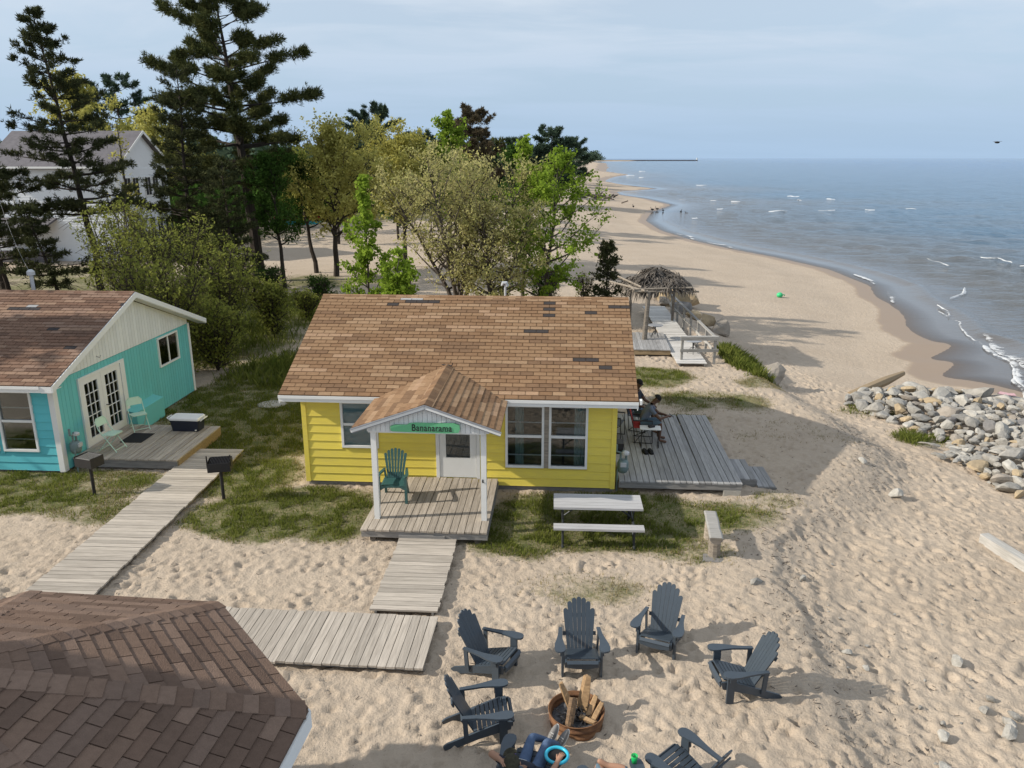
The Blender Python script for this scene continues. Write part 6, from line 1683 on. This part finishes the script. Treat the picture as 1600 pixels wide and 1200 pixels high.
def deciduous(name, label, cat, loc, H, Rc, n_leaf, lm, seed, base=.25, stems=1, prof='round', lean=(0, 0), leaf=.13, tr=.14, bark='bark', group=None, spread=.22, limbs=26, aspect=.55, upward=.5):
    r = np.random.default_rng(seed)
    t = thing(name, label, cat, loc, 0, group)
    tb = Tubes(); anch = []; adir = []
    for si in range(stems):
        az = r.uniform(0, 6.28); sp = 0 if stems == 1 else Rc * r.uniform(.25, .75)
        top = np.array([lean[0] + sp * math.cos(az), lean[1] + sp * math.sin(az), H * (1 if si == 0 else r.uniform(.72, .98))])
        K = 9; stem = []
        for i in range(K + 1):
            f = i / K; p = top * np.array([f ** 1.15, f ** 1.15, f]); p[:2] += r.normal(0, .05 * H * .12 * (0 < i), 2); stem.append(p)
        r0 = tr / math.sqrt(stems) ** .7
        tb.add(stem, r0, .018, 7)
        nl = max(5, int(limbs / stems ** .6))
        for j in range(nl):
            f = base + (1 - base) * ((j + r.uniform(0, .9)) / nl) * .97
            i0 = min(int(f * K), K - 1); p0 = stem[i0] + (stem[i0 + 1] - stem[i0]) * (f * K - i0)
            u = (f - base) / (1 - base)
            pr = {'round': math.sin(math.pi * min(1, .20 + .72 * u)) , 'cone': 1.02 - .88 * u, 'vase': .5 + .6 * u - .55 * max(0, u - .7) * 2, 'flame': math.sin(math.pi * (.28 + .66 * u))}[prof]
            L = Rc * max(.12, pr) * r.uniform(.62, 1.12) * (1 if stems == 1 else .62)
            a = j * 2.4 + r.uniform(-.5, .5); el = upward + r.uniform(-.25, .35) + .4 * u
            d = np.array([math.cos(a) * math.cos(el), math.sin(a) * math.cos(el), math.sin(el)])
            pts = [p0]
            for q in range(4):
                d = unit(d + np.array([0, 0, .10]) + r.normal(0, .16, 3)); pts.append(pts[-1] + d * L / 4)
            rl = max(.010, r0 * (1 - f) * .55 + .008); tb.add(pts, rl, .007, 5)
            nt_ = int(4 + L * 3.2)
            for q in range(nt_):
                g = r.uniform(.28, 1.0); i1 = min(int(g * 4), 3); b0 = pts[i1] + (pts[i1 + 1] - pts[i1]) * (g * 4 - i1)
                dd_ = unit(unit(pts[i1 + 1] - pts[i1]) * .6 + r.normal(0, .6, 3) + np.array([0, 0, .2])); l2 = L * r.uniform(.16, .36) + .12
                e_ = b0 + dd_ * l2; tb.add([b0, b0 + dd_ * l2 * .5 + r.normal(0, .03, 3), e_], .006, .003, 3)
                for k in range(4): anch.append(b0 + (e_ - b0) * (.3 + .7 * k / 3)); adir.append(dd_)
    anch = np.array(anch); adir = np.array(adir)
    wts = np.repeat(r.gamma(.9, 1, (len(anch) + 3) // 4), 4)[:len(anch)]; wts /= wts.sum()
    idx = r.choice(len(anch), n_leaf, p=wts)
    c = anch[idx] + r.normal(0, spread * .5, (n_leaf, 3)) * np.array([1, 1, .75])
    d = unit(adir[idx] * .5 + r.normal(0, .6, (n_leaf, 3)) + np.array([0, 0, -.15]))
    ln = leaf * r.uniform(.45, 1.5, n_leaf)
    tb.mb.build('trunk', M[bark], t)
    ob('crown', leaf_mesh('crown', c, d, ln, ln * aspect, LM[lm]), t)
    return t
def conifer(name, label, loc, H, Rc, n_tuft, lm, seed, base=.2, lean=(0, 0), whorl=.55, prof='cone', needle=.22, tr=.16, droop=.0, nb=5, per=6, bark='bark', group=None, clump=False, width=.06, dead=0, irregular=.25, cat='tree'):
    r = np.random.default_rng(seed)
    t = thing(name, label, cat, loc, 0, group)
    tb = Tubes(); A_ = []; D_ = []
    K = 10; stem = [np.array([lean[0] * (i / K) ** 1.2, lean[1] * (i / K) ** 1.2, H * i / K]) + np.append(r.normal(0, .04 * (0 < i < K), 2) * H / 12, 0) for i in range(K + 1)]
    tb.add(stem, tr, .02, 8)
    def at(f): i = min(int(f * K), K - 1); return stem[i] + (stem[i + 1] - stem[i]) * (f * K - i)
    z = base * H
    for q in range(dead):
        f = r.uniform(.12, base); p0 = at(f); a = r.uniform(0, 6.28); L = r.uniform(.5, 1.5)
        tb.add([p0, p0 + np.array([math.cos(a), math.sin(a), -.1]) * L * .6, p0 + np.array([math.cos(a), math.sin(a), -.3]) * L], .018, .005, 4)
    while z < H * .985:
        f = z / H; u = (f - base) / (1 - base)
        pr = {'cone': (1.0 - u) ** .85 + .06, 'pine': math.sin(math.pi * (.26 + .66 * u)) * (1 - .25 * u) + .08, 'broad': math.sin(math.pi * min(1, .22 + .76 * u)) + .1, 'jack': (1 - u) ** .7 * (.75 + .25 * math.sin(u * 9))+ .07}[prof]
        m_ = max(2, int(nb + r.integers(-1, 2)))
        a0 = r.uniform(0, 6.28)
        for j in range(m_):
            a = a0 + 6.283 * j / m_ + r.normal(0, .25); L = Rc * pr * r.uniform(1 - irregular * 1.6, 1 + irregular)
            el = ((-.12 + .55 * u if prof != 'pine' else -.02 + .42 * u) - droop) + r.normal(0, .12)
            d = np.array([math.cos(a) * math.cos(el), math.sin(a) * math.cos(el), math.sin(el)])
            pts = [at(min(.995, f + r.normal(0, .006)))]
            for q in range(4):
                d = unit(d + np.array([0, 0, .035 if prof == 'pine' else (.09 if prof == 'broad' else .05)]) + r.normal(0, .08, 3)); pts.append(pts[-1] + d * L / 4)
            tb.add(pts, max(.012, tr * .30 * (1 - u) + .01), .006, 5)
            nt_ = max(3, int(L * (3.4 if not clump else (6.5 if prof == 'pine' else 4.2))))
            for q in range(nt_):
                g = r.uniform(.45 if clump else .18, 1.0) ; i1 = min(int(g * 4), 3); b0 = pts[i1] + (pts[i1 + 1] - pts[i1]) * (g * 4 - i1)
                ax = unit(pts[i1 + 1] - pts[i1]); sd_ = np.cross(ax, [0, 0, 1]); dd_ = unit(ax * r.uniform(.4, 1) + sd_ * r.choice([-1, 1]) * r.uniform(.3, .9) + np.array([0, 0, r.uniform(-.05, .35)]))
                l2 = (.18 + .28 * L * (1.1 - g)) * r.uniform(.7, 1.2)
                e_ = b0 + dd_ * l2
                tb.add([b0, e_], .006, .003, 3)
                for k in range(4): A_.append(b0 + (e_ - b0) * (.25 + .75 * k / 3)); D_.append(dd_)
            A_.append(pts[-1]); D_.append(d)
        z += whorl * r.uniform(.75, 1.3)
    A_ = np.array(A_); D_ = np.array(D_); n_ = n_tuft * per
    idx = np.repeat(r.integers(0, len(A_), n_tuft), per)
    jit = np.repeat(r.normal(0, .13 if prof == 'pine' else .07, (n_tuft, 3)), per, 0)
    d = unit(D_[idx] * .8 + r.normal(0, .62, (n_, 3)) + np.array([0, 0, .22]))
    ln = needle * r.uniform(.6, 1.3, n_)
    c = A_[idx] + jit + d * ln[:, None] * .5
    tb.mb.build('trunk', M[bark], t)
    ob('crown', leaf_mesh('crown', c, d, ln, np.full(n_, width) * r.uniform(.6, 1.4, n_), LM[lm]), t)
    return t
# --- trees, from the near left round to the shore
conifer('white_pine', 'tallest pine with long layered branches behind the turquoise cottage', (-16.2, 50.5, 0), 17.3, 4.1, 15000, 'pine', 1, base=.36, lean=(-1.1, -.2), whorl=.72, prof='pine', needle=.30, tr=.42, nb=5, per=11, clump=True, width=.036, dead=6, irregular=.42)
conifer('jack_pine', 'tall narrow pine with a leaning dark trunk at far left', (-21.4, 41.0, 0), 14.4, 2.9, 5200, 'jack', 2, base=.34, lean=(-1.5, 0), whorl=.50, prof='cone', needle=.22, tr=.21, nb=5, per=9, dead=16, width=.036, irregular=.35)
conifer('jack_pine', 'dark pine cut off by the left edge of the photo', (-25.6, 39.5, 0), 11.6, 3.0, 3800, 'jack', 3, base=.35, lean=(-.6, 0), whorl=.5, prof='jack', needle=.22, tr=.18, nb=5, per=9, dead=14, width=.036)
conifer('jack_pine', 'dark slender pine left of the leaning trunk, lower than its neighbours', (-23.6, 37.0, 0), 6.4, 1.9, 1700, 'jack', 4, base=.40, lean=(-.9, 0), whorl=.45, prof='jack', needle=.2, tr=.14, nb=5, per=9, dead=18, width=.036)
conifer('jack_pine', 'thin dark pine with bare lower trunk in front of the white house', (-20.6, 36.0, 0), 5.4, 1.7, 1300, 'jack', 5, base=.38, lean=(-1.2, 0), whorl=.42, prof='jack', needle=.2, tr=.12, nb=5, per=9, dead=22, width=.036)
conifer('jack_pine', 'dark bushy pine just left of the tallest pine', (-18.6, 46.0, 0), 12.3, 3.6, 5600, 'jack', 6, base=.16, lean=(.3, 0), whorl=.46, prof='jack', needle=.22, tr=.18, nb=5, per=9, dead=4, width=.036)
conifer('jack_pine', 'low dark pine filling the gap left of the tallest pine', (-15.6, 44.0, 0), 7.4, 2.6, 2400, 'jack', 7, base=.15, whorl=.45, prof='jack', needle=.2, tr=.13, nb=5, per=9, width=.036)
deciduous('sapling', 'thin sapling with few yellow leaves before the gable of the white house', 'tree', (-21.5, 45.0, 0), 9.6, 1.6, 520, 'oak', 8, base=.3, prof='cone', tr=.10, leaf=.15, limbs=18, upward=.8)
deciduous('oak_tree', 'large oak with yellow-green catkins between the tallest pine and the cottage', 'tree', (-11.7, 52.4, 0), 8.4, 4.4, 19000, 'oak', 9, base=.28, prof='round', lean=(.3, 0), leaf=.17, tr=.20, spread=.30, limbs=52)
deciduous('oak_tree', 'second oak with yellow-green catkins, right behind the first', 'tree', (-7.7, 57.0, 0), 8.4, 4.2, 15000, 'oak', 10, base=.30, prof='round', leaf=.18, tr=.19, spread=.32, limbs=34)
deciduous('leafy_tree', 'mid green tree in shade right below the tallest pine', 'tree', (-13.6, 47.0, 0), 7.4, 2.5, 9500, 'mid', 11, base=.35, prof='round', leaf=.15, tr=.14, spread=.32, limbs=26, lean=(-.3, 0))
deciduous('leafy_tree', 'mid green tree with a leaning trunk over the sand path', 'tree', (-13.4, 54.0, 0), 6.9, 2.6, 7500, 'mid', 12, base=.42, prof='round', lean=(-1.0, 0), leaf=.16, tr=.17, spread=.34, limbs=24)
deciduous('maple_sapling', 'bright green young maple rising behind the left of the brown ridge', 'tree', (-6.3, 34.4, 0), 6.6, 2.0, 4600, 'bright', 13, base=.06, prof='cone', leaf=.15, tr=.06, bark='greybark', spread=.20, limbs=26, upward=.6, aspect=.75)
deciduous('maple_sapling', 'low bright green maple shoots spreading beside the young maple', 'tree', (-5.0, 33.0, 0), 3.6, 1.7, 3400, 'bright', 14, base=.10, stems=3, prof='round', leaf=.17, tr=.05, bark='greybark', spread=.26, limbs=22, aspect=.75)
deciduous('budding_tree', 'wide multi-stemmed tree with tan-green buds behind the middle of the ridge', 'tree', (-2.6, 38.0, 0), 7.7, 4.8, 15000, 'tan', 15, base=.22, stems=5, prof='round', leaf=.13, tr=.22, bark='greybark', spread=.26, limbs=84, upward=.42)
deciduous('budding_tree', 'lower right half of the tan-green budding trees, leaning towards the beach', 'tree', (-.9, 36.6, 0), 5.6, 3.3, 8800, 'tan', 16, base=.16, stems=3, prof='round', lean=(.9, 0), leaf=.13, tr=.15, bark='greybark', spread=.26, limbs=60, upward=.30)
deciduous('green_tree', 'bright green tree overhanging the beach to the right of the budding trees', 'tree', (1.6, 38.6, 0), 7.4, 3.1, 11500, 'bright', 17, base=.10, prof='flame', lean=(.6, 0), leaf=.14, tr=.13, bark='greybark', spread=.22, limbs=44, aspect=.7, upward=.25)
deciduous('green_tree', 'thin-topped bright green tree sticking up highest near the shore', 'tree', (.6, 41.0, 0), 8.6, 1.7, 2800, 'bright', 18, base=.2, prof='cone', leaf=.18, tr=.12, bark='greybark', spread=.25, limbs=30, aspect=.7, upward=.8)
deciduous('green_tree', 'bright green tree rising behind the budding trees', 'tree', (-4.4, 58.0, 0), 10.2, 2.6, 7500, 'bright', 19, base=.3, prof='flame', leaf=.2, tr=.16, bark='greybark', spread=.3, limbs=34, aspect=.7, upward=.7)
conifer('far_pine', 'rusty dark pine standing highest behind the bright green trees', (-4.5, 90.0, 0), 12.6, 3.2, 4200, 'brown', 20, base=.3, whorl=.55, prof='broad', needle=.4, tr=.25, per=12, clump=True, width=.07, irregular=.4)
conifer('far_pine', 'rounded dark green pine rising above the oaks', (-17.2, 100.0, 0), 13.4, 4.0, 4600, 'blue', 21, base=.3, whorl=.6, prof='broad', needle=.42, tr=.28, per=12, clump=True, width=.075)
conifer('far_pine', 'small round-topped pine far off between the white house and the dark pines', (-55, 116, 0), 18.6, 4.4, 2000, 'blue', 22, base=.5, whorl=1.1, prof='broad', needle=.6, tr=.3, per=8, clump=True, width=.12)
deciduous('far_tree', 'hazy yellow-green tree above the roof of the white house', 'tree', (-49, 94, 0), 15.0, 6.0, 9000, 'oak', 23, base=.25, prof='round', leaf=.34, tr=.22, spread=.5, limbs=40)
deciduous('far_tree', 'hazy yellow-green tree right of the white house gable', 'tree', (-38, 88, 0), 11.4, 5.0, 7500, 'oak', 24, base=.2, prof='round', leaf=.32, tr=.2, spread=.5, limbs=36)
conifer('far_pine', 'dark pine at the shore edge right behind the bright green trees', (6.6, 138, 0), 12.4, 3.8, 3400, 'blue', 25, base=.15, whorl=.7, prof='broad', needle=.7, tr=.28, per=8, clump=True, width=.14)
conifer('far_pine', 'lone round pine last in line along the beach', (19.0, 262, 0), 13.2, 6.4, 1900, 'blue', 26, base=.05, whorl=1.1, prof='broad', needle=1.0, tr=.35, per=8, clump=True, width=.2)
rr = random.Random(5)
ORD = ['first','second','third','fourth','fifth','sixth','seventh','eighth','ninth','tenth','eleventh']
for i in range(11):
    X_ = -26 + i * 2.7 + rr.uniform(-.8, .8); Y_ = 112 + rr.uniform(0, 34) + i * 1.5
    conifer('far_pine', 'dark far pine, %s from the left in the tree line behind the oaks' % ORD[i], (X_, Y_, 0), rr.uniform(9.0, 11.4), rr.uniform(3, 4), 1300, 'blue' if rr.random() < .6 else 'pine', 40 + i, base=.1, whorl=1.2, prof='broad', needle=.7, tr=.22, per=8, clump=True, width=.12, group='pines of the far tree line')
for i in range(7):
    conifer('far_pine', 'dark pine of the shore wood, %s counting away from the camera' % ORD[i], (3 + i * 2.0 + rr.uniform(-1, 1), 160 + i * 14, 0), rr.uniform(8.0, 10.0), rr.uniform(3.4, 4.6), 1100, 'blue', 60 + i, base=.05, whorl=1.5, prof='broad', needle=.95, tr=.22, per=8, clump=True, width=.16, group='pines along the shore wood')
for i in range(5):
    deciduous('far_tree', 'low far tree behind the oaks, %s from the left in its row' % ORD[i], 'tree', (-22 + i * 5.5 + rr.uniform(-1, 1), 76 + rr.uniform(-4, 10), 0), rr.uniform(7.5, 9.6), rr.uniform(2.6, 3.4), 4200, rr.choice(['oak', 'bush', 'mid']), 80 + i, base=.15, leaf=.26, tr=.14, spread=.42, limbs=26, group='low trees far behind the oaks')
# saplings and undergrowth between the cottages and the pines
bushes = [(-12.4, 27.8, 3.9, 2.8), (-11.6, 30.6, 4.3, 2.3), (-13.6, 31.2, 5.1, 3.1), (-16.2, 33.5, 5.6, 3.2), (-10.9, 28.2, 2.6, 1.5), (-10.4, 33.8, 2.6, 1.7), (-18.2, 36.4, 5.7, 3.0), (-13.2, 35.5, 4.8, 2.6)]
names_ = ['nearest sapling clump right behind the turquoise cottage', 'sapling clump between the turquoise gable and the lawn', 'tall yellow-green sapling clump behind the turquoise ridge', 'tall yellow-green clump hiding the foot of the white house', 'low leafy clump at the edge of the shaded lawn', 'low clump where the lawn meets the sand path', 'yellow-green clump farthest left above the turquoise roof', 'clump in front of the big pine trunk']
for i, (x, y, h, rc) in enumerate(bushes):
    deciduous('sapling_clump', names_[i], 'bush', (x, y, 0), h, rc, 4000, 'bush', 100 + i, base=.06, stems=5, prof='round', leaf=.12, tr=.07, spread=.22, limbs=74, upward=.40, group='saplings behind the turquoise cottage')
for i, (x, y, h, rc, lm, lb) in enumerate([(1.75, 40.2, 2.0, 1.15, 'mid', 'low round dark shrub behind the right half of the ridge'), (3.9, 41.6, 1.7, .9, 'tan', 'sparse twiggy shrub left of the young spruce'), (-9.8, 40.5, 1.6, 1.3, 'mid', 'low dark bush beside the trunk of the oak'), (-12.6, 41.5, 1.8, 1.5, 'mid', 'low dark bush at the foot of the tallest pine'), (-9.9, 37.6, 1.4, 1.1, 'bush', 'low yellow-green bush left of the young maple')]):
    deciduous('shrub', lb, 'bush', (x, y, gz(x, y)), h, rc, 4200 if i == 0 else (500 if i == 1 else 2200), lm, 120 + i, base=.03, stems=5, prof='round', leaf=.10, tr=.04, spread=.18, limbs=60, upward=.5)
conifer('young_spruce', 'dark young spruce standing alone beside the tiki hut', (4.95, 41.0, gz(4.95, 41)), 3.35, 1.15, 1700, 'jack', 30, base=.06, whorl=.22, prof='cone', needle=.13, tr=.05, nb=6, per=6, width=.045)
# trees beyond the left edge that keep the turquoise cottage in shade
for i, (x, y, h) in enumerate([(-21.5, 19.0, 9.5), (-23.5, 22.5, 11.5), (-22.3, 25.8, 10.5), (-25.5, 29.0, 12.5)]):
    conifer('shade_pine', 'pine beyond the left edge whose shade falls on the turquoise cottage', (x, y, 0), h, 3.0, 2400, 'jack', 140 + i, base=.10, whorl=.5, prof='jack', needle=.34, tr=.2, nb=6, per=7, width=.10, group='pines beyond the left edge')
# far headland woods
mb_c = []; 
cN = 2600; t_ = RNG.random(cN) ** 1.3
cx = 172 + t_ * 95 + RNG.normal(0, 6, cN); cy = 2250 + t_ * 200 + RNG.normal(0, 30, cN)
hz_ = (10 + 32 * fbm(t_ * 14, t_ * 3, 3)) * RNG.random(cN) * np.minimum(1, (1 - t_) * 4 + .25)
o = ob('far_headland_wood', leaf_mesh('far_headland_wood', np.stack([cx, cy, hz_], 1), unit(RNG.normal(size=(cN, 3))), np.full(cN, 4.5), np.full(cN, 3.0), LM['blue'])); tag(o, kind='stuff')
def mass(name, x0, x1, y0, y1, n_, h, lm, s, e=1.0):
    x = RNG.uniform(x0, x1, n_); y = RNG.uniform(y0, y1, n_)
    x = x + (y - y0) * .055
    z = RNG.random(n_) ** .7 * h * (0.55 + .7 * fbm(x * .09, y * .05, 3))
    tag(ob(name, leaf_mesh(name, np.stack([x, y, z], 1), unit(RNG.normal(size=(n_, 3))), RNG.uniform(.6, 1.3, n_) * s, RNG.uniform(.4, .8, n_) * s, LM[lm])), kind='stuff')
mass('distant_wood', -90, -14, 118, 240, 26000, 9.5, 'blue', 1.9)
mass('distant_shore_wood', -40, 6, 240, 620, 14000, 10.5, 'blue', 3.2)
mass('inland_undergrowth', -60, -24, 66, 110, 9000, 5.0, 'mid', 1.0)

# ------------------------------------------------------------------ grass
def blades(name, n_, area_, hmin, hmax, wd, lm, dens=lambda g: g, ymin=None, power=1.0):
    X_, Y_, G_ = [], [], []
    got = 0
    while got < n_:
        x = RNG.uniform(area_[0], area_[1], n_ * 2); y = area_[2] + (area_[3] - area_[2]) * RNG.random(n_ * 2) ** power
        g = dens(lawn(x, y)) * (0.25 + 0.75 * (fbm(x * 3.1, y * 3.1, 2) > .44))
        k = RNG.random(n_ * 2) < g
        X_.append(x[k]); Y_.append(y[k]); G_.append(g[k]); got += int(k.sum())
    x = np.concatenate(X_)[:n_]; y = np.concatenate(Y_)[:n_]; g = np.concatenate(G_)[:n_]
    # keep clear of houses and decks
    def inside(o, a, x0, x1, y0, y1):
        lx = (x - o.x) * math.cos(a) + (y - o.y) * math.sin(a); ly = -(x - o.x) * math.sin(a) + (y - o.y) * math.cos(a)
        return (lx > x0) & (lx < x1) & (ly > y0) & (ly < y1)
    bad = inside(Y0, YA, 0, W, 0, DP) | inside(Y0, YA, 2.1, 4.6, -2.8, .2) | inside(Y0, YA, 7.5, 10.3, .1, 5.1) | inside(T0, TA, 0, TW, 0, TD) | inside(T0, TA, TW, TW + 2.7, .3, 2.9)
    bad |= (np.abs(x - (-8.10 + (y - 12.3) * .0404)) < .68) & (y < 19.8) | inside(Vector((4.7, 30.4, 0)), 0, 0, 2.6, -1.7, 9.2)
    x, y, g = x[~bad], y[~bad], g[~bad]; n_ = len(x)
    z = ground_h(x, y)[0] - .01
    h = RNG.uniform(hmin, hmax, n_) * (0.6 + .6 * g); a = RNG.uniform(0, 6.283, n_); la = RNG.uniform(0, 6.283, n_); ll = h * RNG.uniform(.1, .8, n_)
    dx, dy = np.cos(a) * wd / 2, np.sin(a) * wd / 2
    V = np.empty((n_, 4, 3))
    V[:, 0] = np.stack([x - dx, y - dy, z], 1); V[:, 1] = np.stack([x + dx, y + dy, z], 1)
    V[:, 2] = np.stack([x + dx * .6 + np.cos(la) * ll * .45, y + dy * .6 + np.sin(la) * ll * .45, z + h * .62], 1); V[:, 3] = np.stack([x + np.cos(la) * ll, y + np.sin(la) * ll, z + h], 1)
    tag(ob(name, npmesh(name, V.reshape(-1, 3), np.arange(n_ * 4).reshape(-1, 4), LM[lm])), kind='stuff')
blades('lawn_grass', 110000, (-14.5, 7.5, 13.2, 30), .04, .105, .019, 'grass', lambda g: np.clip(g * 1.5 - .38, 0, 1), power=1.25)
blades('dry_grass', 42000, (-14, 12, 12, 31), .04, .12, .014, 'straw', lambda g: np.clip(g * 1.1 * (g < .62), 0, 1) * .6 + .10 * (g > .5))
blades('tall_grass', 16000, (-22, -4, 26, 46), .15, .55, .035, 'grass', lambda g: np.clip(g - .2, 0, 1))
blades('bank_grass', 3800, (8.2, 10.1, 27.5, 33), .12, .40, .03, 'grass', lambda g: np.clip(g * 1.4, 0, 1))
blades('beach_tuft_grass', 1500, (11.2, 14.2, 21.6, 26.5), .10, .28, .014, 'grass', lambda g: np.clip(g * 2 - .2, 0, 1))
# twigs, bark and bits of weed lying about the sand
mb = MB()
for _ in range(1500):
    q = random.random()
    if q < .55:
        t = random.random(); i = random.randrange(1, 9); a, b = BANK[i], BANK[i + 1]; x, y = a + (b - a) * t; x += random.gauss(.1, .5); y += random.gauss(0, .3)
    else: x, y = random.uniform(-9, 11), random.uniform(8.5, 27)
    if sdist(SHORE, np.array([x]), np.array([y]))[0] < 6: continue
    z = gz(x, y) + .012; a = random.uniform(0, 6.28); L = random.uniform(.02, .10)
    mb.beam((x, y, z), (x + L * math.cos(a), y + L * math.sin(a), z + random.uniform(0, .02)), .009, .007)
tag(mb.build('beach_litter', M['greybark']), kind='stuff')
